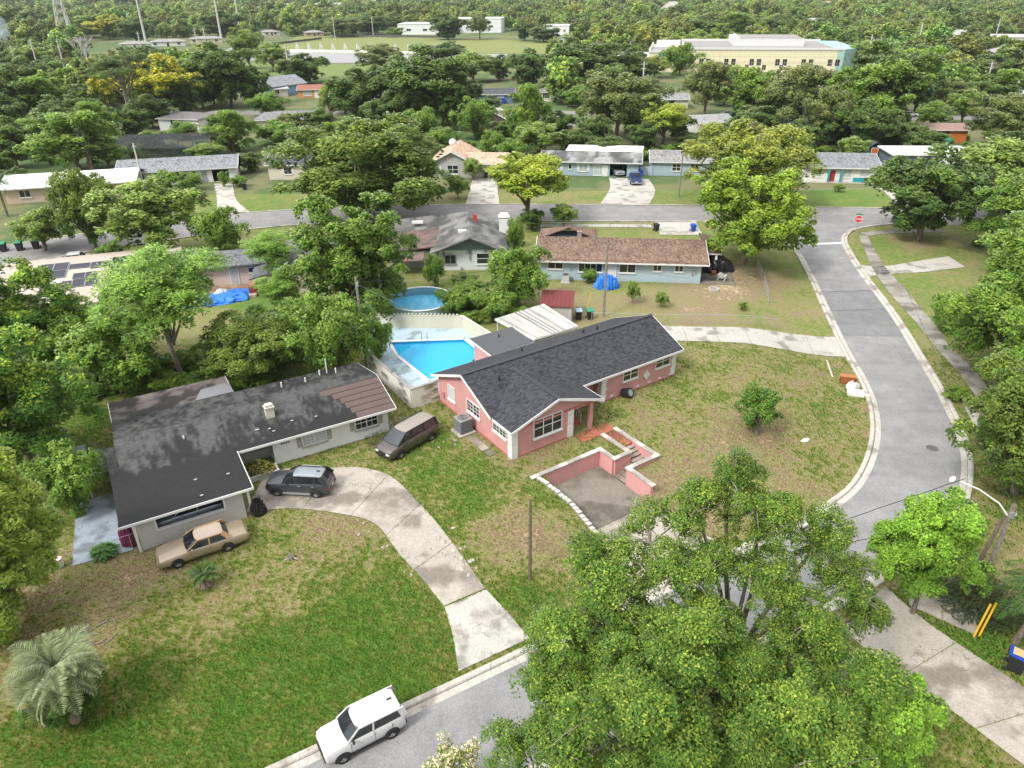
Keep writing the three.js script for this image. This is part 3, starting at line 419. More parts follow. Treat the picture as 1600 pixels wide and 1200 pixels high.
  // windows
  windowOn(t, 3.32, 1.92, 0, 2.6, 1.5, 3, 2); windowOn(t, 14.25, 1.86, -2.6, 1.65, 0.95, 2, 2); windowOn(t, 18.1, 1.97, -2.6, 1.65, 0.95, 2, 2); windowOn(t, 9.2, 1.75, -3.7, 2.2, 1.0, 2, 1);
  const L = { ry: -Math.PI / 2 }; windowOn(t, 0, 1.87, -5.35, 1.8, 0.95, 2, 1, { ...L, grid: [2, 3] }); windowOn(t, 0, 1.86, -1.6, 1.75, 0.75, 2, 1, { ...L, grid: [2, 3] }); windowOn(t, 0, 1.72, -8.8, 1.0, 1.2, 1, 1, { ...L, grid: [2, 5], glass: M.paleglass });
  // quoins: stacked white blocks at the corners
  const quoin = (x, z, y0, y1, n, ry, wide = 0.52, alt = 0.1) => { for (let i = 0; i < n; i++) { const a = lerp(y0, y1, i / n) + 0.012, b = lerp(y0, y1, (i + 1) / n) - 0.012, k = i % 2 ? 0 : alt, q = new MB(); q.box(-0.055, wide - k, a, b, -wide + k, 0.055); const o = q.build('quoin_block', M.white, t); o.position.set(x, 0, z); o.rotation.y = ry; } };
  quoin(0, 0, -0.1, 2.5, 2, 0, 0.5, 0); quoin(11, -2.6, -0.05, 2.55, 7, 0); quoin(19.7, -2.6, 0.2, 2.55, 6, Math.PI / 2);
  for (const [a, b] of [[0, 1.18], [1.21, 1.95], [1.98, 2.4]]) { const q = new MB(); q.box(5.28, 5.84, a, b, -0.4, 0.05); q.build('quoin_block', M.white, t); }
  { const s = new THREE.Shape(); s.moveTo(0, 0.46); s.lineTo(0.36, 0); s.lineTo(0, -0.46); s.lineTo(-0.36, 0); const g = new THREE.ExtrudeGeometry(s, { depth: 0.06, bevelEnabled: true, bevelSize: 0.02, bevelThickness: 0.02, bevelSegments: 1 }); g.translate(16.2, 1.15, -2.59); meshOf('diamond_ornament', g, M.white, t); }
  for (const x of [12.2, 15.2, 16.6, 17.9, 19.2]) { const q = new MB(); q.box(x - 0.16, x + 0.16, 0.25, 0.3, -2.6, -2.54); q.box(x - 0.16, x - 0.1, 0.3, 0.42, -2.6, -2.55); q.box(x + 0.1, x + 0.16, 0.3, 0.42, -2.6, -2.55); q.box(x - 0.03, x + 0.03, 0.3, 0.42, -2.6, -2.55); q.build('wall_vent', M.white, t); }
  // porch: post, steps, rail, door
  const p = new MB(); p.box(7.55, 7.85, 0, 2.5, -0.3, 0); p.build('porch_post', M.pink, t);
  for (let i = 0; i < 4; i++) { const q = new MB(); q.box(5.83, 7.5, -0.1, 0.16 * (i + 1), i < 3 ? -0.9 - 0.42 * (i + 1) + 0.0 : -3.7, -0.9 - 0.42 * i); q.build('step', M.pinkFloor, t); }
  const rl = new MB(); rl.tube([[7.42, 0.2, -0.95], [7.42, 1.05, -0.95], [7.42, 1.65, -2.6], [7.42, 0.75, -2.6]], 0.025, 0.025, 6); for (let i = 1; i < 6; i++) { const z = -0.95 - 1.65 * i / 6; rl.tube([[7.42, 0.25 + 0.55 * i / 6, z], [7.42, 1.05 + 0.6 * i / 6, z]], 0.012, 0.012, 5); } rl.build('handrail', M.white, t);
  doorOn(t, 6.5, -3.7, 0.95, 1.95, M.white, 0, 0.64);
  const wi = new MB(); wi.tube([[-0.03, 2.5, -6.0], [-0.03, 1.0, -6.05], [-0.05, 0.3, -6.2]], 0.03); wi.tube([[-0.04, 0.35, -10.3], [-0.04, 0.3, -5.6], [-0.04, 0.25, -3.0]], 0.022); wi.box(-0.12, 0, 0.7, 1.25, -10.35, -10.0); wi.build('conduits', mat(C(0.5, 0.2, 0.19)), t);
  mask.push([[-0.1, -11.2], [0, 0], [8, 0.1], [8, -2.6], [19.8, -2.6], [19.8, -11.2]].map((q) => pinkWorld(...q)));
}
{ // flat roofed back addition
  const t = thing('back_addition', 'flat grey roofed addition behind the pink house beside the swimming pool', 'addition', PO[0], 0, PO[1], PA);
  const w = new MB(); w.box(6.1, 10.4, -0.2, 2.2, -15.1, -11.05); w.build('wall', M.pink, t);
  const r = new MB(); r.plate(V(5.8, 2.35, -11.5), V(10.6, 2.35, -11.5), V(10.6, 2.62, -15.4), V(5.8, 2.62, -15.4), 0.16); r.build('roof', M.flatroof, t);
  const f = new MB(); f.bar(V(5.77, 2.27, -11.4), V(5.77, 2.54, -15.4), 0.05, 0.18); f.build('fascia', M.white, t);
  const v = new MB(); v.add(cyl(0.06, 0.06, 0.3, 8, 8.3, 2.75, -14.2)); v.build('vent_pipe', M.black, t);
}
{ // corrugated patio roof on posts
  const t = thing('patio_cover', 'corrugated white metal patio roof on posts behind the pink house', 'patio cover', PO[0], 0, PO[1], PA);
  const m = new MB(), r = rng(5), n = 26, A = V(10.3, 2.62, -17.9), B = V(16.6, 2.62, -18.2), Cc = V(16.1, 2.5, -12), Dd = V(10.8, 2.5, -12);
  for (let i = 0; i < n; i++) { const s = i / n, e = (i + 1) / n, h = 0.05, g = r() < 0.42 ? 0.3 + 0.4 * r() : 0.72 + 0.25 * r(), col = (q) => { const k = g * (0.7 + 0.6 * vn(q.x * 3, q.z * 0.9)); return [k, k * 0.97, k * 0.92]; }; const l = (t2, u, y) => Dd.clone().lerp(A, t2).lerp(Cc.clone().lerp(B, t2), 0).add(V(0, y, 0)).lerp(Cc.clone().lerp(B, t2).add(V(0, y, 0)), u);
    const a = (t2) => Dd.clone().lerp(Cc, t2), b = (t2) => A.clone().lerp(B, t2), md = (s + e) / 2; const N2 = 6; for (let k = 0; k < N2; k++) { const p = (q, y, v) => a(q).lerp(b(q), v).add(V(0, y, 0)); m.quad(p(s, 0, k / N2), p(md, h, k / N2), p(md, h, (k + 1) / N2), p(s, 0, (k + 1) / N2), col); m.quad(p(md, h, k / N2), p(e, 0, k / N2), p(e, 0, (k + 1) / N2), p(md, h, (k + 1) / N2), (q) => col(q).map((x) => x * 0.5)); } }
  m.build('corrugated_sheet', M.tin, t);
  const f = new MB(); f.bar(Dd.clone().add(V(0, -0.08, 0)), Cc.clone().add(V(0, -0.08, 0)), 0.06, 0.14); f.bar(A.clone().add(V(0, -0.08, 0)), Dd.clone().add(V(0, -0.08, 0)), 0.06, 0.14); f.build('frame', M.white, t);
  for (const [x, z] of [[10.5, -17.7], [10.9, -12.2], [13.4, -17.9], [16.3, -17.9], [16, -12.2]]) { const p = new MB(); p.box(x - 0.05, x + 0.05, 0, 2.46, z - 0.05, z + 0.05); p.build('post', M.white, t); }
}
// ---------- sunken parking pad with retaining walls and stairs ----------
{
  const L = [], R = []; for (let i = 0; i <= 14; i++) { const z = lerp(2.98, 8.6, i / 14); L.push(pinkWorld(lerp(0.86, 0.42, i / 14), z)); R.push(pinkWorld(6.05, z)); }
  ribbon('parking_pad', L, R, 14, 8, M.concDark, 0, (x, z) => padFloor(pinkLocal(x, z)[1]));
  const L2 = [], R2 = []; for (let i = 0; i <= 10; i++) { const z = lerp(8.64, 13.9, i / 10); L2.push(pinkWorld(lerp(0.42, -0.6, i / 10), z)); R2.push(pinkWorld(lerp(6.2, 6.9, i / 10), z)); }
  ribbon('parking_pad', L2, R2, 10, 6, M.concOld, 0, (x, z) => Math.max(padFloor(pinkLocal(x, z)[1]), -1.44));
  const t = thing('retaining_wall', 'pink retaining wall with white coping round the sunken parking pad and stairs', 'retaining wall', PO[0], 0, PO[1], PA);
  const seg = (a, b, y0, y1, top = true) => { const m = new MB(); m.bar(V(a[0], (y0 + y1) / 2, a[1]), V(b[0], (y0 + y1) / 2, b[1]), 0.28, y1 - y0); m.build('wall', M.pink, t); if (top) { const c = new MB(), d = V(b[0] - a[0], 0, b[1] - a[1]).normalize().multiplyScalar(0.16); c.bar(V(a[0], y1 + 0.04, a[1]).sub(d), V(b[0], y1 + 0.04, b[1]).add(d), 0.37, 0.1); c.build('coping', M.coping, t); } };
  seg([-0.2, 2.93], [6.15, 2.93], -1.5, 0.12); seg([6.18, 2.9], [6.18, 4.5], -1.5, 0.117); seg([6.2, 4.53], [7.75, 4.53], -1.5, 0.123); seg([7.72, 4.5], [7.72, 1.5], -1.2, 0.114);
  seg([9.12, 1.4], [9.12, 6.0], -1.3, 0.12); seg([9.1, 6.03], [6.2, 6.03], -1.5, 0.116); seg([6.22, 6.0], [6.22, 8.55], -1.6, 0.12);
  // edging blocks stepping down the left side of the pad
  const n = 17; for (let i = 0; i < n; i++) { const z = lerp(3.05, 9.5, (i + 0.5) / n), x = lerp(0.72, 0.32, (i + 0.5) / n) - lerp(0.55, 0, Math.min(1, i / 9)), [wx, wz] = pinkWorld(x - 0.15, z), y = T0(wx, wz) + 0.16, m = new MB(), r = 0.5 * 6.45 / n - 0.012; m.box(x - 0.17, x + 0.15, -1.5, y + 0.03 * (i % 3), z - r, z + r); m.build('edging_block', M.coping, t); }
}
{
  const t = thing('walkway_stairs', 'red painted walkway and dark steps leading down to the parking pad', 'stairs', PO[0], 0, PO[1], PA);
  const q = new MB(); q.box(5.88, 9.24, -0.2, 0.05, 0.12, 1.33); q.build('landing', M.pinkFloor, t);
  const q2 = new MB(); q2.box(7.84, 9.0, -0.2, 0.03, 1.36, 3.5); q2.build('walkway_slab', M.pinkFloor, t);
  const st = mat(C(0.42, 0.35, 0.30), { map: TX.concOld }), dk = mat(C(0.10, 0.07, 0.06));
  const step = (x0, x1, z0, z1, y, nose) => { const m = new MB(); m.box(x0, x1, -1.5, y - 0.05, z0, z1); const o = m.build('step', dk, t); const k = new MB(); nose === 'z' ? k.box(x0, x1, y - 0.05, y, z0, z1 + 0.03) : k.box(x0 - 0.03, x1, y - 0.05, y, z0, z1); k.build('tread', st, o); };
  for (let i = 0; i < 4; i++) step(7.84, 9.0, 3.5 + 0.33 * i, 3.5 + 0.33 * (i + 1), -0.155 * (i + 1) + 0.02, 'z');
  step(7.84, 9.0, 4.82, 5.91, -0.62, 'z');
  for (let i = 0; i < 4; i++) step(7.84 - 0.42 * (i + 1), 7.84 - 0.42 * i, 4.65, 5.91, -0.62 - 0.155 * (i + 1) + 0.01, 'x');
}
// ---------- swimming pool behind the pink house ----------
{
  const deck = new MB(), y = 0.4, pool = [[0.6, -14.0], [0.6, -20.3], [1.37, -23.6], [7.86, -19.8], [7.55, -16.14], [5.2, -14.0]];
  const out = [[-2.5, -11.2], [5.9, -11.2], [5.9, -15.3], [9.0, -16.4], [9.0, -22.1], [1.9, -27.6], [-1.1, -26.2], [-2.45, -20.4]];
  const s = new THREE.Shape(out.map(([a, b]) => new THREE.Vector2(a, -b))); s.holes.push(new THREE.Path(pool.map(([a, b]) => new THREE.Vector2(a, -b))));
  const g = new THREE.ExtrudeGeometry(s, { depth: 0.5, bevelEnabled: false }); g.rotateX(-Math.PI / 2); g.translate(0, y - 0.5, 0);
  const d = struct('pool_deck', g, M.deck); d.position.set(PO[0], 0, PO[1]); d.rotation.y = PA;
  mask.push(out.map((q) => pinkWorld(...q)));
  const t = thing('swimming_pool', 'bright blue in ground swimming pool behind the pink house', 'swimming pool', PO[0], 0, PO[1], PA);
  const m = new MB(); for (let i = 0; i < pool.length; i++) { const a = pool[i], b = pool[(i + 1) % pool.length]; m.bar(V(a[0], 0.2, a[1]), V(b[0], 0.2, b[1]), 0.06, 0.38); } m.prism(pool, 0.02, 0.06);
  m.build('basin', mat(C(0.03, 0.45, 0.66)), t);
  const wt = new MB(); wt.add(new THREE.ShapeGeometry(new THREE.Shape(pool.map(([a, b]) => new THREE.Vector2(a, -b)))).rotateX(-Math.PI / 2).translate(0, 0.26, 0)); wt.build('water', M.water, t);
  const c = new MB(); for (let i = 0; i < pool.length; i++) { const a = pool[i], b = pool[(i + 1) % pool.length], A = V(a[0], y + 0.02, a[1]), B = V(b[0], y + 0.02, b[1]), k = V().subVectors(B, A).normalize().multiplyScalar(0.12); c.bar(A.sub(k), B.add(k), 0.3, 0.07); } c.build('coping', M.white, t);
  const l = new MB(); for (const s2 of [-0.28, 0.28]) { const q = (x, yy, z) => { const ux = 0.86, uz = 0.5; return [4.4 + ux * s2 * 1 + x * -0.5, yy, -21.8 + uz * s2 + x * 0.86]; }; l.tube([q(-0.6, 0.4, 0), q(-0.5, 1.1, 0), q(-0.1, 1.2, 0), q(0.25, 0.9, 0), q(0.3, -0.4, 0)], 0.03, 0.03, 6); } l.build('ladder', M.steel, t);
}
{
  const wl = (label, pts, y0, y1, m, capM) => { const t = thing('garden_wall', label, 'wall', PO[0], 0, PO[1], PA); const w = new MB(), c = new MB(); for (let i = 0; i + 1 < pts.length; i++) { const [a, b] = [pts[i], pts[i + 1]]; w.bar(V(a[0], (y0 + y1) / 2, a[1]), V(b[0], (y0 + y1) / 2, b[1]), 0.2, y1 - y0); const k = V(b[0] - a[0], 0, b[1] - a[1]).normalize().multiplyScalar(0.1); c.bar(V(a[0], y1 + 0.03 + 0.002 * i, a[1]).sub(k), V(b[0], y1 + 0.03 + 0.002 * i, b[1]).add(k), 0.26, 0.07); } w.build('wall', m, t); c.build('coping', capM, t); return t; };
  wl('weathered white pool wall with black streaks beside the white house', [[-2.5, -20.5], [-2.55, -11.15], [-0.05, -11.1]], -0.3, 1.85, M.poolwall, mat(C(0.33, 0.32, 0.30), { map: TX.wallst }));
  const t = wl('cream block wall behind the swimming pool', [[-1.1, -26.3], [1.85, -27.75], [9.1, -22.1], [9.12, -16.3]], 0, 1.72, M.creamwall, M.creamwall);
  const h = new MB(); for (let i = 0; i < 22; i++) { const q = (i + 0.5) / 22, x = lerp(2.1, 8.8, q), z = lerp(-27.5, -22.3, q); h.box(x - 0.07, x + 0.07, 1.78, 1.98, z - 0.1, z + 0.1); } h.build('cap_blocks', M.creamwall, t);
}
{
  const [x, z] = pinkWorld(-0.5, -25.2), t = thing('deck_chair', 'white plastic chair against the cream pool wall', 'chair', ...[pinkWorld(2.2, -26.2)].flatMap(([a, b]) => [a, 0.4, b]), 0.2);
  const s = new MB(); s.box(-0.3, 0.3, 0.38, 0.43, -0.3, 0.35); s.build('seat', M.white, t); const b = new MB(); for (let i = 0; i < 5; i++) b.bar(V(-0.25 + i * 0.125, 0.43, -0.3), V(-0.25 + i * 0.125, 1.1, -0.48), 0.1, 0.03); b.build('backrest', M.white, t);
  for (const [a, c] of [[-0.28, -0.28], [0.28, -0.28], [-0.28, 0.32], [0.28, 0.32]]) { const l = new MB(); l.box(a - 0.03, a + 0.03, 0, 0.4, c - 0.03, c + 0.03); l.build('leg', M.white, t); }
  const u = thing('blue_step_platform', 'blue painted stepped platform in the far corner of the pool deck', 'pool steps', x, 0.4, z, PA); const bm = mat(C(0.16, 0.33, 0.62));
  for (let i = 0; i < 3; i++) { const q = new MB(); q.box(-0.7, 0.9 - i * 0.5, 0, 0.35 * (i + 1), -0.8, 0.6); q.build('step', bm, u); }
}
{ // round pool next door
  const t = thing('round_pool', 'round above ground pool with pale blue water behind the cream wall', 'swimming pool', -10.0, 0, -74.9);
  const R0 = 3.55, w = new MB(); w.add(new THREE.CylinderGeometry(R0, R0, 1.2, 48, 1, true).translate(0, 0.6, 0)); w.build('wall', mat(C(0.35, 0.45, 0.5), { side: THREE.DoubleSide }), t);
  meshOf('rim', new THREE.TorusGeometry(R0, 0.09, 6, 48).rotateX(Math.PI / 2).translate(0, 1.2, 0), M.white, t);
  const f = new MB(); f.add(new THREE.CylinderGeometry(R0 - 0.03, R0 - 0.03, 0.05, 48).translate(0, 0.3, 0)); f.build('floor', mat(C(0.16, 0.50, 0.66)), t);
  meshOf('water', new THREE.CircleGeometry(R0 - 0.02, 48).rotateX(-Math.PI / 2).translate(0, 1.02, 0), M.water, t);
}

// ---------- the white house with the black roof ----------
{
  const WO = [-9.88, -49.32], A = 30 * D2R, c = Math.cos(A), s = Math.sin(A), WW = (x, z) => [WO[0] + x * c + z * s, WO[1] - x * s + z * c];
  const t = thing('white_house', 'white ranch house with stained black shingle roof and front carport', 'house', WO[0], 0, WO[1], A);
  const w = new MB(); w.prism([[-18.6, -8], [-18.6, -0.2], [-11.5, -0.2], [-11.5, -1.4], [-9.05, -1.4], [-9.05, 0], [0, 0], [0, -8]], -0.2, 2.3);
  const gg = new THREE.ExtrudeGeometry(new THREE.Shape([[-0.1, 2.25], [8, 2.25], [3.2, 3.46]].map(([p, q]) => new THREE.Vector2(p, q))), { depth: 0.2, bevelEnabled: false }); gg.rotateY(Math.PI / 2); w.add(gg.clone().translate(-0.2, 0, 0)); w.add(gg.clone().translate(-18.6, 0, 0));
  w.build('wall', M.whitewall, t);
  const gw = new MB(); // carport: half wall with a wide opening, back and side
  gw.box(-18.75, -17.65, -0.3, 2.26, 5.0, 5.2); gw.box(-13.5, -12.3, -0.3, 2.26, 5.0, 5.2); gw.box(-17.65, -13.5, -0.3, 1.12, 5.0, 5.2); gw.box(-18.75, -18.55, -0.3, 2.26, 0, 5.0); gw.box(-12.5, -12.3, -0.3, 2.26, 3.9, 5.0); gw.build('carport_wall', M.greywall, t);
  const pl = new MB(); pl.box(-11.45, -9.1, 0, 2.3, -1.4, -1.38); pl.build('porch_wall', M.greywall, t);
  for (const [x, z] of [[-18.88, 5.28], [-11.92, 4.98]]) { const ps2 = new MB(); ps2.box(x - 0.08, x + 0.08, 0, 2.18, z - 0.08, z + 0.08); ps2.build('post', M.white, t); }
  // roof, with weather staining that belongs to the shingles
  const st = (q) => { const n = 0.55 * fbm(q.x * 0.6 + 5, q.z * 0.5, 4) + 0.45 * fbm(q.x * 2.6 + 1, q.z * 0.8, 4), k = fbm(q.x * 5.3, q.z * 2.1 + 3, 4), pale = ss(0.42, 0.72, n + 0.5 * (k - 0.5) + 0.16 * (1 - ss(-3, 0.3, q.z)) - 0.34 * ss(-0.8, 1.6, q.z) - 0.1 * (1 - ss(-5, -3.6, q.z))) , rid = (1 - ss(0.1, 0.7, Math.abs(q.z + 3.35))) * 0.55; const g = lerp(0.018, 0.10, Math.max(pale * 0.9, rid * 0.8)) * (0.85 + 0.3 * k); return [g, g * 1.005, g * 1.0]; };
  const r = new MB(); const RY = 3.55, ey = 2.38, rz = -3.3;
  r.plate(V(-18.95, ey - 0.02, 0.66), V(0.5, ey - 0.02, 0.66), V(0.5, RY, rz), V(-18.95, RY, rz), 0.12, st, 110, 30); r.plate(V(-18.95, RY, rz), V(0.5, RY, rz), V(0.5, 2.42, -8.5), V(-18.95, 2.42, -8.5), 0.12, st, 110, 34);
  r.plate(V(-19.6, 2.38, 5.5), V(-11.6, 2.38, 5.5), V(-11.6, 2.5, 0.4), V(-19.6, 2.64, -0.4), 0.1, st, 46, 34); r.plate(V(-19.65, 2.3, 0.4), V(-18.9, 2.3, 0.4), V(-18.9, 2.45, -4.6), V(-19.75, 2.45, -4.6), 0.12, st, 6, 24);
  const roof = r.build('roof', M.stainroof, t);
  const an = new MB(), st2 = (q) => { const n = ss(0.4, 0.66, fbm(q.x * 0.8 + 9, q.z * 0.8, 5)), g = lerp(0.035, 0.17, n); return [g * 1.12, g * 0.95, g * 0.93]; }; an.plate(V(-18.9, 2.36, -8.55), V(-9.95, 2.36, -8.55), V(-10, 2.3, -12.1), V(-18.95, 2.3, -12.1), 0.12, st2, 60, 24); an.build('annex_roof', M.vcol, t);
  const as = new MB(); as.plate(V(-12.9, 2.44, -8.6), V(-9.9, 2.44, -8.6), V(-10, 2.39, -10.6), V(-12.2, 2.39, -10.4), 0.05); as.build('roof_patch', mat(C(0.22, 0.22, 0.24), { map: TX.stain }), t);
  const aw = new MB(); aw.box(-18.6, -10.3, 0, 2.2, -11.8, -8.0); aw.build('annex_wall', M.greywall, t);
  const af = { bar: (...a) => new MB().bar(...a).build('fascia', M.white, t) }; af.bar(V(-18.97, 2.3, -8.55), V(-19, 2.25, -12.1), 0.05, 0.14); af.bar(V(-9.93, 2.3, -8.6), V(-9.97, 2.25, -12.1), 0.05, 0.14); af.bar(V(-19.65, 2.31, 5.53), V(-11.55, 2.31, 5.53), 0.06, 0.17); af.bar(V(-11.57, 2.31, 5.53), V(-11.57, 2.42, 0.7), 0.05, 0.15); af.bar(V(-11.6, 2.3, 0.68), V(0.52, 2.3, 0.68), 0.05, 0.18); af.bar(V(0.52, 2.3, 0.68), V(0.52, RY - 0.08, rz), 0.05, 0.16); af.bar(V(0.52, RY - 0.08, rz), V(0.52, 2.32, -8.5), 0.05, 0.16);
  // brown metal panels screwed over the right end
  const slope = (z) => ey - 0.02 + (RY - ey + 0.02) * (0.66 - z) / (0.66 - rz), br = mat(C(0.115, 0.075, 0.065), { roughness: 0.5, map: TX.stain });
  for (let i = 0; i < 6; i++) { const z0 = 0.62 - i * 0.6, z1 = z0 - 0.57, x0 = [-2.6, -2.8, -3.0, -3.2, -3.6, -4.4][i], x1 = 0.46, k = 0.03, m = new MB(); m.plate(V(x0, slope(z0) + k, z0), V(x1, slope(z0) + k, z0), V(x1, slope(z1) + k + 0.05, z1), V(x0, slope(z1) + k + 0.05, z1), 0.03); m.bar(V(x0, slope(z1) + 0.08, z1), V(x1, slope(z1) + 0.08, z1), 0.06, 0.07); m.build('roof_panel', br, t); }
  const ch = new MB(); ch.box(-8.8, -8.2, 2.7, 3.85, -2.2, -1.65); ch.box(-8.86, -8.14, 3.85, 3.95, -2.26, -1.59); ch.box(-8.75, -8.25, 3.95, 4.12, -2.15, -1.7); ch.build('chimney', M.creamwall, t);
  for (const [x, z] of [[-4.6, -6.2], [-1.9, -6.6], [-3.2, -6.9], [-14.6, -1.9], [-6.5, -6.4]]) meshOf('vent_pipe', cyl(0.06, 0.06, 0.45, 8, x, 3.1, z), M.white, roof); meshOf('vent_pipe', cyl(0.05, 0.05, 1.3, 8, -2.5, 3.4, -7.2), M.white, roof);
  const lit = new MB(), rr = rng(8); for (let i = 0; i < 9; i++) { const x = -17 + rr() * 14, z = -1 + rr() * (x < -12 ? 6 : 1.4), y = z > 0.5 ? 2.53 - (z - 0.4) * 0.022 : slope(z); lit.box(x, x + 0.2, y + 0.01, y + 0.05, z, z + 0.1); } lit.build('roof_debris', M.greywall, t).userData.kind = 'stuff';
  windowOn(t, -5.95, 1.42, 0, 1.75, 0.95, 2, 1, { grid: [3, 4], shut: 0.36, sillM: M.shutter, glass: M.paleglass }); windowOn(t, -1.8, 1.52, 0, 1.75, 0.95, 2, 2, { grid: [2, 2], shut: 0.36, sillM: M.shutter });
  windowOn(t, -10.2, 1.5, -1.36, 2.2, 1.0, 2, 2, { sillM: M.shutter }); doorOn(t, -8.6, -1.0, 0.9, 2, M.white, -Math.PI / 2);
  { const n = new MB(); n.box(-8.5, -7.75, 1.55, 1.72, 0.003, 0.03); const o = n.build('number_plate', M.white, t); // house number
    const k = new MB(); for (let i = 0; i < 4; i++) k.box(-8.44 + i * 0.17, -8.32 + i * 0.17, 1.58, 1.69, 0.03, 0.036); k.build('digits', M.black, o); }
  const op = new MB(); op.box(-17.7, -17.6, 1.1, 2.24, 4.98, 5.23); op.box(-13.55, -13.45, 1.1, 2.24, 4.98, 5.23); op.box(-17.7, -13.45, 1.1, 1.16, 4.98, 5.24); op.build('opening_frame', M.white, t);
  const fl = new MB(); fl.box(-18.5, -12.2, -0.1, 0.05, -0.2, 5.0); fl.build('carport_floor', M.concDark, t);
  mask.push([[-19, -12], [-19, 5.3], [-12, 5.3], [-11.5, 0], [0, 0], [0.2, -8.3], [-10, -8.5], [-10, -12]].map((q) => WW(...q)));
  // blue grey patio at the left, with its wire fence
  const pp = [[-22.7, 4.55], [-19.3, 4.9], [-19.0, -2.4], [-22.2, -2.4]].map((q) => WW(...q)); ribbon('patio', [pp[0], pp[3]], [pp[1], pp[2]], 4, 3, M.patioblue, 0.05);
  const p2 = [[-22.9, -5.6], [-21.2, -5.6], [-21.2, -10.4], [-22.9, -10.6]].map((q) => WW(...q)); ribbon('patio', [p2[0], p2[3]], [p2[1], p2[2]], 3, 2, M.patioblue, 0.05);
  const [fx, fz] = WW(-22.8, 4.7), fe = thing('wire_fence', 'low wire fence along the front of the blue grey patio', 'fence', fx, 0, fz, A + 0.02);
  for (const x of [0, 1.75, 3.5]) { const m = new MB(); m.add(cyl(0.025, 0.025, 1.1, 6, x, 0.55, 0)); m.build('post', M.galv, fe); } const ra = new MB(); ra.tube([[0, 1.08, 0], [3.9, 1.08, 0]], 0.02); for (let i = 0; i < 26; i++) { ra.tube([[i * 0.15, 0.05, 0], [i * 0.15, 1.07, 0]], 0.004, 0.004, 3); } ra.build('rail', M.galv, fe);
  const [hx, hz] = WW(-21.2, -4.2), hg = thing('metal_gate_frame', 'white metal frame between patio and mulch bed', 'frame', hx, 0, hz, A); const hm = new MB(); hm.tube([[0, 0, 1.6], [0, 1.1, 1.6], [0, 1.1, 0], [1.5, 1.1, -0.3]], 0.035); hm.build('frame', M.white, hg);
}

// ---------- neighbouring houses ----------
{ // blue house with the brown shingle roof
  const t = house({ name: 'blue_house', label: 'pale blue house with brown shingle roof seen from its back yard', x: 3.65, z: -83.97, ang: -6.2, w: 19.1, d: 8.4, h: 2.65, over: 0.75, rise: 1.5, roof: 'gable', wall: M.bluewall, roofM: M.brownroof,
    wins: [[1.73, 1.85, 1.75, 0.85, 2], [5.97, 1.75, 2.75, 1.2, 4], [10.4, 1.75, 1.85, 1.15, 2], [13.93, 1.9, 0.9, 0.85, 2], [16.48, 1.9, 0.9, 0.85, 2]], doors: [[8.6, 0.85, 2.0, M.white]] });
  const r = new MB(); r.plate(V(-0.9, 2.5, -13), V(-0.9, 2.5, -8.6), V(3, 4.02, -8.6), V(3, 3.9, -9.5), 0.12); r.plate(V(6.8, 2.5, -8.6), V(6.8, 2.5, -13), V(3, 3.9, -9.5), V(3, 4.02, -8.6), 0.12); r.tplate(V(6.8, 2.5, -13), V(-0.9, 2.5, -13), V(3, 3.9, -9.5), 0.12); r.plate(V(19.9, 2.9, -3.6), V(21.9, 2.55, -3.6), V(22.3, 2.55, -10.6), V(19.9, 3.1, -10.6), 0.12); r.build('side_roof', M.brownroof, t);
  const p = new MB(); p.box(21.2, 21.45, 0, 2.45, -4.0, -3.75); p.box(21.2, 21.4, 0, 2.45, -8, -7.8); p.box(19.2, 21.9, 2.42, 2.56, -3.66, -3.6); p.build('porch_post', M.white, t);
  const w2 = new MB(); w2.box(0, 6, 0, 2.5, -12.3, -8.2); w2.build('wing_wall', M.bluewall, t);
  const v = new MB(); v.box(4.2, 4.75, 3.5, 4.75, -4.3, -3.9); v.box(4.15, 4.8, 4.75, 4.85, -4.35, -3.85); v.build('chimney', mat(C(0.3, 0.24, 0.2), { map: TX.stain }), t);
  const q = new MB(); q.box(6.4, 7.9, 3.42, 3.62, -3.75, -3.35); q.box(15, 16.5, 3.42, 3.62, -3.75, -3.35); q.build('ridge_vent', mat(C(0.2, 0.14, 0.11)), t);
  const m = new MB(); m.box(18.0, 18.25, 1.0, 1.45, 0, 0.1); m.box(18.4, 18.6, 1.2, 1.6, 0, 0.1); m.tube([[18.1, 1.45, 0.05], [18.1, 2.4, 0.05]], 0.03); m.tube([[11.4, 1.25, 0.02], [17.8, 0.65, 0.02]], 0.015); m.box(3.5, 3.75, 1.2, 1.5, 0, 0.1); m.build('meter_boxes', M.galv, t);
  const fl = new MB(); fl.box(19.3, 23.3, -0.05, 0.07, -8, 0.2); fl.build('patio_slab', M.concDark, t);
}
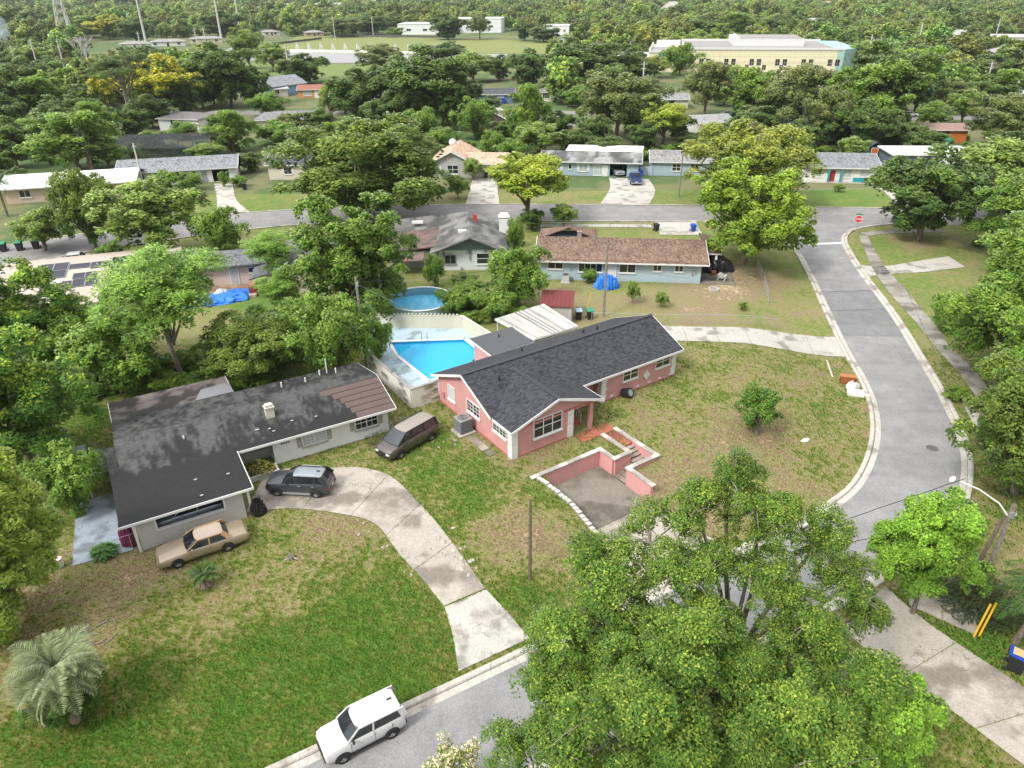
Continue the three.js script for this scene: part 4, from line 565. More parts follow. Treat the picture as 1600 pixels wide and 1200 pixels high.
{ // vine covered house
  const t = thing('vine_covered_house', 'pale house with moss stained grey gable roof overgrown by vines', 'house', -9.8, 0, -87.4, 1 * D2R);
  const w = new MB(); w.box(0, 8.7, 0, 2.6, -11, 0); const g = new THREE.ExtrudeGeometry(new THREE.Shape([[0, 2.6], [8.7, 2.6], [4.9, 4.3]].map(([a, b]) => new THREE.Vector2(a, b))), { depth: 0.2, bevelEnabled: false }); w.add(g.clone().translate(0, 0, -0.2)); w.build('wall', mat(C(0.62, 0.66, 0.68), { map: TX.wallst }), t);
  const gb = new MB(); gb.add(new THREE.ExtrudeGeometry(new THREE.Shape([[0.2, 2.62], [8.5, 2.62], [4.9, 4.2]].map(([a, b]) => new THREE.Vector2(a, b))), { depth: 0.05, bevelEnabled: false })); gb.build('gable_boards', mat(C(0.16, 0.21, 0.22)), t);
  const st = (q) => { const n = fbm(q.x * 0.9 + 3, q.z * 0.6, 5), g2 = lerp(0.09, 0.26, ss(0.3, 0.7, n)); return [g2, g2 * 0.99, g2 * 0.95]; };
  const r = new MB(); r.plate(V(-0.2, 2.7, 1.3), V(4.8, 4.55, 1.3), V(4.2, 4.55, -11.5), V(-0.4, 2.7, -11.5), 0.14, st, 18, 30); r.plate(V(4.8, 4.55, 1.3), V(9.4, 2.55, 1.2), V(9.2, 2.55, -11.5), V(4.2, 4.55, -11.5), 0.14, st, 18, 30); r.build('roof', M.stainroof, t);
  const lr = (q) => { const n = fbm(q.x * 1.6 + 3, q.z * 1.6, 4), g2 = lerp(0.06, 0.17, n); return [g2 * (1 + 0.5 * ss(0.4, 0.7, n)), g2 * 0.85, g2 * 0.75]; };
  const r2 = new MB(); r2.plate(V(-6.2, 2.35, -0.6), V(0.6, 2.95, -0.6), V(0.4, 2.98, -9), V(-6.4, 2.4, -9), 0.14, lr, 26, 26); r2.plate(V(-5, 2.0, 2.2), V(-1, 2.1, 2.2), V(-1, 2.3, -0.5), V(-5, 2.25, -0.5), 0.12, lr, 12, 8); r2.build('lower_roof', M.vcol, t);
  const w2 = new MB(); w2.box(-5.6, 0, 0, 2.2, -8.6, -1.2); w2.build('wing_wall', mat(C(0.3, 0.31, 0.3)), t);
  const r3 = new MB(); r3.plate(V(-7, 2.7, -8.5), V(3.6, 2.7, -8.5), V(3.8, 4.2, -12), V(-7, 3.2, -12), 0.14, st, 20, 8); r3.build('back_roof', M.stainroof, t);
  const c = new MB(); c.box(8.4, 9.7, 0, 4.7, -8, -6.9); c.box(8.3, 9.8, 4.7, 4.85, -8.1, -6.8); c.box(8.55, 9.55, 4.85, 5.15, -7.9, -7.05); c.build('chimney', M.white, t);
  const rd = new MB(); rd.box(4.95, 5.5, 3.95, 5.1, -7.3, -7.1); rd.build('red_vent', mat(C(0.4, 0.05, 0.03)), t); const wv = new MB(); wv.box(3.2, 4.4, 4.05, 4.4, -2.9, -2.4); wv.box(-3.4, -1.9, 3.4, 3.7, -9.8, -9.3); wv.build('roof_vents', M.white, t);
  windowOn(t, 6.3, 1.5, 0, 1.5, 1.3, 1, 2); windowOn(t, 2.2, 1.45, 0, 1.3, 1.1, 2, 1, { frame: M.galv });
}
{ // grey shingle house behind the sapling
  const t = thing('beige_gable_house', 'beige house with grey shingle roof and white gable boards behind the thin saplings', 'house', -29.3, 0, -79.35, 9 * D2R);
  const w = new MB(); w.box(0, 8.5, 0, 2.4, -10, 0); w.box(-9, 0, 0, 2.3, -10, -4.2); w.build('wall', mat(C(0.58, 0.49, 0.42), { map: TX.stain }), t);
  const b = new MB(); b.add(new THREE.ExtrudeGeometry(new THREE.Shape([[-0.1, 2.4], [8.6, 2.4], [6.4, 3.9]].map(([p, q]) => new THREE.Vector2(p, q))), { depth: 0.1, bevelEnabled: false })); b.build('gable_boards', M.white, t);
  const r = new MB(); r.plate(V(-0.8, 2.3, 0.6), V(6.4, 4.1, 0.6), V(6.4, 4.1, -11), V(-0.8, 2.3, -11), 0.14); r.plate(V(6.4, 4.1, 0.6), V(9.3, 3.1, 0.6), V(9.3, 3.1, -11), V(6.4, 4.1, -11), 0.14); r.plate(V(-9.6, 2.35, -3.6), V(0.6, 2.75, -3.6), V(1.5, 3.5, -7), V(-9.6, 3.35, -7), 0.13); r.plate(V(-9.6, 3.35, -7), V(1.5, 3.5, -7), V(1, 2.5, -10.5), V(-9.6, 2.4, -10.5), 0.13); r.build('roof', mat(C(0.20, 0.205, 0.225), { map: TX.shingle }), t);
  const f = new MB(); f.bar(V(-0.8, 2.2, 0.63), V(6.4, 4.0, 0.63), 0.05, 0.14); f.bar(V(-9.6, 2.25, -3.57), V(0.5, 2.64, -3.57), 0.05, 0.16); f.build('fascia', mat(C(0.09, 0.09, 0.1)), t);
  windowOn(t, 3.1, 1.3, 0.003, 1.0, 1.3, 1, 2, { glass: M.paleglass }); windowOn(t, -1.2, 1.8, -4.2, 0.9, 0.6, 1, 1); doorOn(t, -3.4, -4.2, 0.9, 2, M.paleglass);
  const v = new MB(); v.box(4.9, 5.3, 3.75, 4.0, -3, -2.7); v.box(4.6, 6.0, 4.12, 4.55, -10.2, -9.8); v.build('roof_vents', M.black, t);
  const pt = new MB(); pt.box(-7, 0.4, -0.05, 0.06, -4.2, -1.2); pt.build('patio_slab', mat(C(0.42, 0.27, 0.2), { map: TX.concOld }), t);
  const or = new MB(); for (const x of [1.0, 1.5]) or.add(new THREE.TorusGeometry(0.18, 0.05, 6, 14).translate(x, 1.25, 0.05)); or.build('wall_ornament', mat(C(0.3, 0.07, 0.05)), t);
  const gs = thing('red_grill_cabinet', 'dark red cabinet against the beige gable wall', 'cabinet', -30.1, 0, -79.2, 9 * D2R); const q = new MB(); q.box(-0.4, 0.4, 0, 1.1, -1.6, -0.3); q.build('body', mat(C(0.25, 0.03, 0.02)), gs); const q2 = new MB(); q2.box(-0.45, 0.45, 1.1, 1.2, -1.65, -0.25); q2.build('lid', mat(C(0.4, 0.12, 0.1)), gs); const q3 = new MB(); q3.box(-0.45, 0.45, 0, 0.3, -0.25, 0.5); q3.build('plinth', M.concOld, gs);
}
{ // house with many solar panels
  const t = thing('solar_panel_house', 'low pitched beige roofed house covered with many solar panels at the left', 'house', -57, 0, -73.2, 19 * D2R);
  const w = new MB(); w.box(0, 19, 0, 2.3, -11, 0); w.build('wall', mat(C(0.55, 0.48, 0.4), { map: TX.stain }), t);
  const r = new MB(); r.plate(V(-0.6, 2.35, 0.7), V(19.6, 2.35, 0.7), V(19.6, 3.3, -7), V(-0.6, 3.3, -7), 0.14); r.plate(V(-0.6, 3.3, -7), V(19.6, 3.3, -7), V(19.6, 2.6, -11.7), V(-0.6, 2.6, -11.7), 0.14); r.plate(V(6, 2.2, 5), V(14, 2.2, 5), V(14, 2.45, 0.6), V(6, 2.45, 0.6), 0.12); r.build('roof', mat(C(0.50, 0.42, 0.36), { map: TX.stain }), t);
  const f = new MB(); f.bar(V(-0.6, 2.5, -11.75), V(19.6, 2.5, -11.75), 0.05, 0.2); f.bar(V(-0.63, 3.2, -7), V(-0.63, 2.5, -11.7), 0.05, 0.16); f.build('fascia', mat(C(0.12, 0.11, 0.1)), t);
  const sl = (z) => z > -7 ? lerp(2.35, 3.3, (0.7 - z) / 7.7) : lerp(3.3, 2.6, (-7 - z) / 4.7);
  const panel = (x, z, pw = 1.25, pd = 1.9) => { const m = new MB(), y = 0.09; m.plate(V(x, sl(z) + y, z), V(x + pw, sl(z) + y, z), V(x + pw, sl(z - pd) + y, z - pd), V(x, sl(z - pd) + y, z - pd), 0.05); const o = m.build('solar_panel', M.solar, t); const e = new MB(); for (const [a, b] of [[0, 1], [1, 2], [2, 3], [3, 0]]) { const q = [V(x, sl(z) + y, z), V(x + pw, sl(z) + y, z), V(x + pw, sl(z - pd) + y, z - pd), V(x, sl(z - pd) + y, z - pd)]; e.bar(q[a], q[b], 0.04, 0.03); } e.build('frame', M.galv, o); };
  for (let i = 0; i < 4; i++) for (let j = 0; j < 2; j++) panel(12.2 + i * 1.62, -3.0 - j * 1.98, 1.56, 1.92);
  panel(4.5, -4.9, 1.5); panel(6.06, -4.9, 1.5); panel(4.5, -2.9, 1.5); panel(6.06, -2.9, 1.5); panel(7.7, -4.9, 2.2, 1.2); panel(10, -4.5, 2.1, 1.6); panel(8.4, -2.2, 1.25, 1.3); panel(9.7, -2.2, 1.25, 1.3); panel(7.2, -0.2, 1.3, 1.5); panel(8.55, -0.0, 1.3, 1.9); panel(9.9, -0.0, 1.3, 1.9);
  const sk = new MB(); sk.box(6.6, 7.5, sl(-1.6) + 0.02, sl(-1.6) + 0.14, -2.1, -1.4); sk.box(13.2, 15.6, 2.4, 2.5, 0.9, 3.2); sk.build('skylight', M.white, t);
}
const tw = (r, g, b) => mat(C(r, g, b), { map: TX.stain }), rf = (r, g, b) => mat(C(r, g, b), { map: TX.shingle });
const teal = paint(0.01, 0.28, 0.33), grillW = { grid: [2, 3] };
house({ label: 'beige house with bright white metal roof at the left edge', x: -85, z: -122.5, ang: 15, w: 20, d: 9, h: 2.7, rise: 1.3, over: 0.7, roof: 'gable', wall: tw(0.58, 0.45, 0.36), roofM: tw(0.82, 0.82, 0.80), wins: [[11, 1.6, 2, 1.1, 2, 1, { grid: [2, 2] }], [15.8, 1.6, 2, 1.1, 2, 1, { grid: [2, 2] }], [3, 1.6, 1.6, 1.1]], doors: [[7, 1.2, 2, paint(0.06, 0.03, 0.03)]] });
house({ label: 'long white house with grey shingle roof and open garage at left', x: -71.2, z: -134.0, ang: 13.7, w: 20.2, d: 8.5, h: 2.65, rise: 1.5, over: 0.6, roof: 'gable', wall: tw(0.76, 0.76, 0.76), roofM: M.greyroof, open: [[16, 2.9, 2.2]], vents: [7, 10], wins: [[2.9, 1.45, 1.5, 1.3, 2, 2, { shut: 0.4, shutM: M.black }], [6.4, 1.6, 1.3, 0.9, 2, 2], [9.4, 1.5, 1.7, 1.3, 2, 1, { shut: 0.4, shutM: M.black }], [12.2, 1.5, 1.8, 1.2, 2, 2, { shut: 0.3, shutM: M.white }]], doors: [[14.6, 0.95, 2.05, paint(0.3, 0.31, 0.33)]] });
house({ label: 'small cream house with charcoal roof left of the huge live oak', x: -45.5, z: -139.1, ang: -2.4, w: 9, d: 8, h: 2.9, rise: 1.5, roof: 'gable', wall: tw(0.62, 0.56, 0.46), roofM: rf(0.09, 0.095, 0.11), wins: [[3.7, 1.7, 1.4, 1.2, 1, 1, { shut: 0.35, shutM: M.white, grid: [2, 2] }]] });
{ // tan house: hipped block, gabled front, garage
  const t = house({ label: 'tan roofed house with grey gabled front and cream garage', x: -14.7, z: -139.9, ang: -4.8, w: 7.6, d: 11, h: 2.75, rise: 2.2, over: 0.6, roof: 'gablez', wall: tw(0.42, 0.42, 0.42), roofM: rf(0.72, 0.50, 0.36), wins: [[3.9, 1.5, 2.0, 1.5, 2, 2]], doors: [[1.2, 0.9, 2, M.white]] });
  const w = new MB(); w.box(7.6, 13.8, 0, 2.6, -8, -0.3); w.box(3.0, 3.2, 2.75, 3.9, 0.01, 0.05); w.build('garage_wall', tw(0.68, 0.58, 0.47), t); const r = new MB(); r.plate(V(7, 2.7, 0.4), V(14.3, 2.7, 0.4), V(14.3, 3.9, -4.2), V(5, 3.9, -4.2), 0.14); r.plate(V(5, 3.9, -4.2), V(14.3, 3.9, -4.2), V(14.3, 2.7, -8.7), V(7, 2.7, -8.7), 0.14); r.build('garage_roof', rf(0.72, 0.50, 0.36), t);
  const g = new MB(); for (let i = 0; i < 4; i++) g.box(8.7, 12.4, 0.05 + i * 0.54, 0.56 + i * 0.54, -0.3, -0.26); g.build('garage_door', tw(0.72, 0.63, 0.52), t); const f = new MB(); f.box(7, 14.3, 2.48, 2.64, 0.4, 0.44); f.build('garage_fascia', M.white, t); const pv = new MB(); pv.box(2.5, 2.8, 4.1, 4.3, -3, -2.7); pv.box(5.2, 5.5, 3.9, 4.1, -4, -3.7); pv.build('roof_vents', paint(0.3, 0.2, 0.15), t);
}
{
  const t = house({ label: 'pale blue house with white shutters and open carport beside the blue pickup', x: 6.4, z: -141.2, ang: -9, w: 17.9, d: 6.6, h: 2.75, rise: 1.25, over: 0.7, roof: 'gable', wall: tw(0.36, 0.46, 0.53), roofM: M.stainroof, rcol: (q) => { const n = ss(0.35, 0.7, fbm(q.x * 1.1, q.z * 0.5, 5)), g = lerp(0.10, 0.36, n); return [g, g, g * 0.98]; }, open: [[12.6, 3.2, 2.3]], wins: [[2.3, 1.6, 1.9, 1.2, 2, 2, { shut: 0.35, shutM: M.white, glass: M.paleglass }], [5.1, 1.7, 0.5, 0.9, 1], [7.6, 1.55, 1.4, 1.3, 2, 1, { shut: 0.4, shutM: M.white, glass: M.paleglass }], [10.3, 1.2, 1.4, 1.9, 4, 2, { glass: M.paleglass }]], doors: [[11.7, 0.9, 2.0, M.white]] });
  const r = new MB(); r.plate(V(3.4, 3.0, -7.2), V(18.6, 3.0, -7.2), V(18.9, 3.25, -13.5), V(3.8, 3.25, -13.5), 0.2); r.build('back_roof', M.white, t); const w = new MB(); w.box(4, 18.2, 0, 2.9, -13, -7); w.build('back_wall', tw(0.36, 0.46, 0.53), t);
  const s = new MB(); for (let i = 0; i < 7; i++) s.box(18.0 + i * 0.02, 18.08 + i * 0.02, 0, 2.9, -6 + i * 0.9, -5.95 + i * 0.9); s.box(18, 18.3, 2.85, 2.95, -6, 0); s.build('side_frame', paint(0.05, 0.06, 0.08), t);
}
house({ label: 'small pale blue house half hidden by the broad yellowish tree', x: 26.8, z: -139.6, ang: -7, w: 12, d: 7.5, h: 2.7, rise: 1.4, roof: 'gable', wall: tw(0.36, 0.46, 0.53), roofM: rf(0.34, 0.33, 0.32), wins: [[4.6, 1.6, 1.5, 1.2, 2, 2], [8, 1.6, 1.5, 1.2]] });
{ const t = thing('board_fence', 'pale blue board fence between the two pale blue houses', 'fence', 24.4, 0, -139.7, -0.1); for (let i = 0; i < 10; i++) { const m = new MB(); m.box(i * 0.25, i * 0.25 + 0.23, 0, 1.75, 0, 0.04); m.build('board', tw(0.45, 0.55, 0.62), t); } const r = new MB(); r.box(0, 2.5, 1.3, 1.4, -0.06, 0); r.build('rail', M.white, t); }
{
  const t = house({ label: 'white house with teal porch posts and solar panels on grey roof', x: 53.9, z: -134, ang: -8, w: 12.3, d: 10, h: 2.75, rise: 1.6, over: 0.7, roof: 'gable', wall: tw(0.74, 0.73, 0.69), roofM: rf(0.27, 0.28, 0.30), wins: [[2.1, 1.6, 1.5, 1.3, 1, 4, { glass: M.paleglass }], [7.2, 1.6, 1.5, 1.3, 2, 3, { glass: M.paleglass }], [10.2, 1.7, 1.5, 1.2, 1, 3, { glass: M.paleglass }]], doors: [[4.7, 1.0, 2.1, paint(0.3, 0.03, 0.03)]] });
  const m = new MB(); for (const x of [3.8, 5.9]) m.box(x, x + 0.3, 0, 2.5, 0.5, 0.65); m.build('porch_post', teal, t); const b = new MB(); b.box(8.4, 12.32, 0, 0.85, 0, 0.04); b.build('painted_band', teal, t);
  const c = new MB(); c.plate(V(12.9, 2.5, 0.6), V(16.4, 2.35, 0.6), V(16.4, 2.5, -6), V(12.9, 2.7, -6), 0.14); c.build('carport_roof', rf(0.27, 0.28, 0.30), t); const cp = new MB(); cp.box(16.0, 16.15, 0, 2.3, 0.3, 0.45); cp.box(12.4, 16, 0, 2.2, -6, -5.9); cp.build('carport_post', M.white, t);
  const y = (z) => 2.55 + 1.6 * (0.7 - z) / 5.7; for (const [x, z, n] of [[1.0, -1.2, 4], [6.2, -1.6, 3], [9.2, -0.9, 2]]) for (let i = 0; i < n; i++) { const q = new MB(), a = x + i * 1.02; q.plate(V(a, y(z) + 0.1, z), V(a + 0.99, y(z) + 0.1, z), V(a + 0.99, y(z - 1.7) + 0.1, z - 1.7), V(a, y(z - 1.7) + 0.1, z - 1.7), 0.05); q.build('solar_panel', M.solar, t); }
  const st = new MB(); st.box(-0.5, 12.6, -0.02, 0.1, 0, 1.1); st.build('front_step', M.concNew, t);
}
{ const t = house({ label: 'blue gabled house with white flat roof behind it at the right edge', x: 76.5, z: -132, ang: -38, w: 8, d: 12, h: 2.7, rise: 1.9, roof: 'gablez', wall: tw(0.10, 0.30, 0.44), roofM: rf(0.42, 0.42, 0.41), wins: [[2, 1.5, 1.5, 1.2], [6, 1.5, 1.5, 1.2]] }); const b = new MB(); b.box(4.6, 8.02, 0, 1.5, 0, 0.05); b.build('brick_band', paint(0.35, 0.08, 0.04), t); }
{ const t = thing('flat_roofed_extension', 'white flat roofed extension behind the blue gabled house', 'extension', 74, 0, -143, -4 * D2R); const w = new MB(); w.box(0, 15, 0, 2.7, -7, 0); w.build('wall', tw(0.12, 0.16, 0.22), t); const r = new MB(); r.plate(V(-0.5, 2.9, 0.5), V(15.5, 2.9, 0.5), V(15.5, 3.1, -7.5), V(-0.5, 3.1, -7.5), 0.25); r.build('roof', M.white, t); const s = new MB(); for (const x of [3.4, 7.2, 11]) s.box(x, x + 0.08, 2.92, 3.0, -6, 0.3); s.build('roof_seams', M.galv, t); }
{ const t = thing('shed', 'small dark shed with bright orange door', 'shed', 73.2, 0, -152, -0.05); const w = new MB(); w.box(0, 2.6, 0, 2.5, -2.5, 0); w.build('wall', paint(0.05, 0.07, 0.09), t); const r = new MB(); r.plate(V(-0.3, 2.5, 0.3), V(1.3, 3.6, 0.3), V(1.3, 3.6, -2.8), V(-0.3, 2.5, -2.8), 0.1); r.plate(V(1.3, 3.6, 0.3), V(2.9, 2.5, 0.3), V(2.9, 2.5, -2.8), V(1.3, 3.6, -2.8), 0.1); r.build('roof', paint(0.08, 0.1, 0.12), t); doorOn(t, 1.2, 0, 1.2, 2.3, paint(0.6, 0.13, 0.01)); }
house({ label: 'white house with two dark windows in the second row at left', x: -90.6, z: -196.8, ang: -13, w: 11.4, d: 9, h: 3.1, rise: 1.1, roof: 'hip', wall: tw(0.8, 0.8, 0.8), roofM: rf(0.26, 0.24, 0.23), wins: [[4.2, 2.0, 1.3, 1.3, 2, 1], [6.6, 2.0, 1.1, 1.3, 2, 2, { glass: M.paleglass }]], sideWins: [] });
house({ label: 'white side wing of the second row house with a blue door', x: -79.8, z: -197.5, ang: 22, w: 9.5, d: 8, h: 3.0, rise: 1.0, roof: 'hip', wall: tw(0.8, 0.8, 0.8), roofM: rf(0.26, 0.24, 0.23), wins: [[2, 2.0, 0.8, 1.3, 1]], doors: [[6.2, 1.2, 2.4, paint(0.12, 0.18, 0.22)]] });
house({ label: 'cream house under a flat grey hip roof in the second row', x: -65, z: -195, ang: 4, w: 17.5, d: 13, h: 2.7, rise: 1.2, over: 0.7, roof: 'hip', wall: tw(0.66, 0.6, 0.45), roofM: rf(0.28, 0.27, 0.275), wins: [[4, 1.5, 1.6, 1.2], [12, 1.4, 1.2, 1.8, 1, 1, { glass: M.paleglass }]], vents: [9] });
house({ label: 'far blue house with dark roof in front of the school', x: -14.5, z: -242.6, ang: -2, w: 15.8, d: 9, h: 2.8, rise: 1.3, roof: 'gable', wall: tw(0.12, 0.18, 0.30), roofM: rf(0.10, 0.105, 0.12), open: [], wins: [[11.8, 1.5, 2, 1.4, 2, 1, { glass: M.paleglass }], [3, 1.6, 1.6, 1.2]], doors: [[8.6, 1.6, 2.2, M.black]] });
house({ label: 'small cream house with three windows in front of the school', x: 9.5, z: -246, ang: -8, w: 13.6, d: 8, h: 2.9, rise: 1.2, roof: 'hip', wall: tw(0.76, 0.71, 0.54), roofM: rf(0.24, 0.23, 0.23), wins: [[2.2, 1.7, 2, 1.4, 3], [8.2, 1.7, 1.6, 1.6, 2, 1, { glass: M.paleglass }], [11.6, 1.7, 2, 1.4, 2]], doors: [[5.0, 1.1, 2.2, paint(0.42, 0.4, 0.38)]] });
house({ label: 'small house with brown gable roof between dark trees', x: -6.5, z: -197, ang: -28, w: 6.6, d: 9, h: 2.4, rise: 1.5, roof: 'gablez', wall: tw(0.10, 0.07, 0.06), roofM: rf(0.30, 0.235, 0.215) });
house({ label: 'yellow house corner under a pale grey roof behind light green tree', x: 7.5, z: -182, ang: -4, w: 7.6, d: 9, h: 2.9, rise: 1.2, roof: 'gable', wall: tw(0.66, 0.52, 0.25), roofM: rf(0.46, 0.46, 0.47), wins: [[5.6, 1.6, 1.2, 1.3]] });
house({ label: 'orange house with rust red roof in the third row', x: -70.5, z: -259, ang: 8, w: 14.5, d: 10, h: 2.8, rise: 1.0, roof: 'gable', wall: tw(0.62, 0.30, 0.10), roofM: tw(0.30, 0.12, 0.085), wins: [[3, 1.6, 2.6, 1.5, 2, 1, { glass: M.paleglass }], [8.4, 1.6, 1.4, 1.5]], doors: [[6, 1.3, 2.3, M.white]] });
house({ label: 'grey roofed house with blue gable in the third row', x: -92, z: -268, ang: -36, w: 12, d: 18, h: 3.2, rise: 2.6, roof: 'gablez', wall: tw(0.20, 0.38, 0.58), roofM: rf(0.32, 0.33, 0.35), wins: [[8, 1.6, 1.6, 1.4]] });
house({ label: 'white annex of the blue gabled house', x: -84, z: -262, ang: 24, w: 9, d: 8, h: 2.6, rise: 0.8, roof: 'shed', wall: tw(0.68, 0.66, 0.62), roofM: tw(0.46, 0.46, 0.46), wins: [[5.5, 1.6, 1.2, 1.4]] });
house({ label: 'yellow house with grey roof at the upper left', x: -159.3, z: -280, ang: 8, w: 17, d: 10, h: 2.9, rise: 1.3, roof: 'hip', wall: tw(0.70, 0.42, 0.08), roofM: rf(0.36, 0.35, 0.34), wins: [[3, 1.6, 1.6, 1.3], [8, 1.6, 1.6, 1.3]] });
{ const t = house({ label: 'white house with lattice patio frame in the second row', x: 45.5, z: -181.5, ang: 12, w: 9, d: 10, h: 2.9, rise: 1.2, roof: 'gable', wall: tw(0.76, 0.76, 0.75), roofM: rf(0.42, 0.42, 0.42), wins: [[2.6, 1.7, 1.7, 1.5, 1, 2]] }); const l = new MB(); for (let i = 0; i < 9; i++) { const m = new MB(); m.bar(V(-5.5 + i * 0.6, 2.5, 2), V(-4.3 + i * 0.6, 2.7, -3), 0.1, 0.08); m.build('lattice_beam', paint(0.5, 0.48, 0.45), t); } l.box(-5.6, -5.4, 0, 2.5, 1.9, 2.1); l.box(-0.6, -0.4, 0, 2.5, 1.9, 2.1); l.build('post', paint(0.5, 0.48, 0.45), t); }
house({ label: 'white carport house right of the grey green spreading oak', x: 41.9, z: -226, ang: -4, w: 10.5, d: 9, h: 2.9, rise: 1.1, roof: 'gable', wall: tw(0.6, 0.59, 0.57), roofM: rf(0.34, 0.34, 0.35), open: [[1, 5.6, 2.5]], wins: [] });
{ const t = house({ label: 'rust brown roofed workshop with wide open orange front at the right', x: 92.5, z: -170, ang: -4, w: 10.5, d: 7, h: 2.9, rise: 0.9, roof: 'gable', wall: tw(0.55, 0.16, 0.03), roofM: tw(0.32, 0.21, 0.17), open: [[1.2, 5.4, 2.6]] }); const m = new MB(); m.box(2.0, 2.9, 0, 1.1, -2, -1); m.box(4.8, 5.7, 0, 1.4, -2.6, -1.6); m.build('stored_boxes', paint(0.5, 0.38, 0.24), t); const g = new MB(); g.add(new THREE.SphereGeometry(0.95, 10, 8).scale(1.2, 0.8, 0.9).translate(6.4, 0.6, 0.8)); g.build('green_tarp_heap', paint(0.02, 0.2, 0.08), t); }
for (const [x, z, a, w, label, wc] of [[-254, -520, 20, 19, 'far white house left of a row of three at the upper left', [0.7, 0.7, 0.7]], [-243, -542, 18, 22, 'far white house in the middle of the row of three', [0.72, 0.72, 0.7]], [-229, -575, 20, 22, 'far cream house with dark porch at the right of the row of three', [0.62, 0.56, 0.4]], [-205, -672, 30, 14, 'distant white house left of the curved parking lot drive', [0.75, 0.75, 0.75]], [-166, -655, 20, 15, 'distant brown roofed house by the curved parking lot drive', [0.45, 0.3, 0.24]], [40, -585, -8, 14, 'distant white house right of the sports field', [0.75, 0.75, 0.74]]])
  house({ label, x, z, ang: a, w, d: 10, h: 3, rise: 1.3, roof: 'hip', wall: tw(...wc), roofM: rf(0.42, 0.4, 0.39), wins: [[3, 1.6, 2, 1.4], [w - 4, 1.6, 2, 1.4]], doors: [[w / 2, 1.4, 2.2, M.black]] });
house({ label: 'house with terracotta roof at the upper left edge', x: -256, z: -383, ang: 12, w: 17, d: 11, h: 3, rise: 1.8, roof: 'hip', wall: tw(0.4, 0.38, 0.36), roofM: tw(0.50, 0.28, 0.2), wins: [[12, 1.6, 2, 1.5]] });
house({ label: 'pale flat roofed store at the upper right edge', x: 284, z: -474, ang: -20, w: 40, d: 26, h: 5, rise: 0.3, roof: 'flat', wall: tw(0.66, 0.6, 0.52), roofM: tw(0.5, 0.48, 0.46), wins: [[8, 2, 4, 2], [16, 2, 4, 2]] });
house({ label: 'distant grey hip roof above the trees left of the school', x: 180, z: -960, ang: -12, w: 26, d: 18, h: 12, rise: 7, roof: 'hip', wall: tw(0.5, 0.5, 0.5), roofM: tw(0.36, 0.34, 0.32) });
for (const [x, z, a, w, label, wc] of [[255, -557, -10, 15, 'small white house among trees right of the school', [0.78, 0.78, 0.77]], [69, -529, -5, 16, 'white house among trees left of the low school wing', [0.76, 0.76, 0.76]], [36, -521, 5, 14, 'blue grey house behind the right end of the sports field', [0.4, 0.5, 0.56]], [271, -740, -10, 22, 'distant pale house above the right half of the school', [0.7, 0.66, 0.6]], [212, -846, 4, 22, 'distant white house above the left half of the school', [0.75, 0.74, 0.72]], [281, -510, -12, 16, 'pale house among trees below the utility pole row', [0.62, 0.5, 0.42]], [-379, -646, 20, 20, 'distant house with pale walls in the trees at the upper left', [0.6, 0.55, 0.5]], [-229, -918, 8, 24, 'distant white house above the curved parking lot', [0.75, 0.75, 0.74]], [-183, -985, 8, 24, 'distant cream house above the left end of the sports field', [0.7, 0.66, 0.55]], [4, -830, 0, 24, 'distant white house above the right end of the sports field', [0.75, 0.75, 0.74]], [224, -365, -15, 14, 'beige house in the trees near the right edge', [0.6, 0.5, 0.42]], [170, -285, -12, 14, 'pale house below the beige one near the right edge', [0.7, 0.68, 0.65]], [148, -234, -12, 13, 'white house behind the grey olive tree at the right edge', [0.76, 0.76, 0.75]]])
  house({ label, x, z, ang: a, w, d: 11, h: 4.5, rise: 2.6, roof: 'hip', wall: tw(...wc), roofM: rf(0.5, 0.48, 0.46), wins: [[w * 0.25, 1.8, 2, 1.4], [w * 0.7, 1.8, 2, 1.4]] });
// white halls beyond the sports field
for (const [x, z, a, w, d, h, label] of [[-92, -668, -6, 46, 30, 8, 'long white hall beyond the sports field'], [-50, -690, -6, 44, 26, 11, 'taller white hall behind the long white one'], [30, -640, -6, 18, 14, 7, 'white block right of the spreading oak beyond the field'], [-430, -1500, 10, 120, 60, 14, 'distant white warehouse roof near the horizon at left'], [-330, -1800, 5, 100, 60, 16, 'distant white warehouse roof right of the first'], [-20, -1900, 0, 90, 60, 16, 'distant pale building near the horizon in the middle'], [470, -1300, -10, 60, 50, 12, 'distant building with orange roof near the horizon at right']])
  house({ name: 'hall', category: 'building', label, x, z, ang: a, w, d, h, rise: 0.4, over: 0.3, roof: 'flat', wall: tw(0.76, 0.76, 0.75), roofM: label.includes('orange') ? tw(0.6, 0.3, 0.18) : tw(0.7, 0.7, 0.69), wins: d > 40 ? [] : [[w * 0.2, h * 0.45, w * 0.08, 1.6], [w * 0.5, h * 0.45, w * 0.08, 1.6], [w * 0.8, h * 0.45, w * 0.08, 1.6]] });
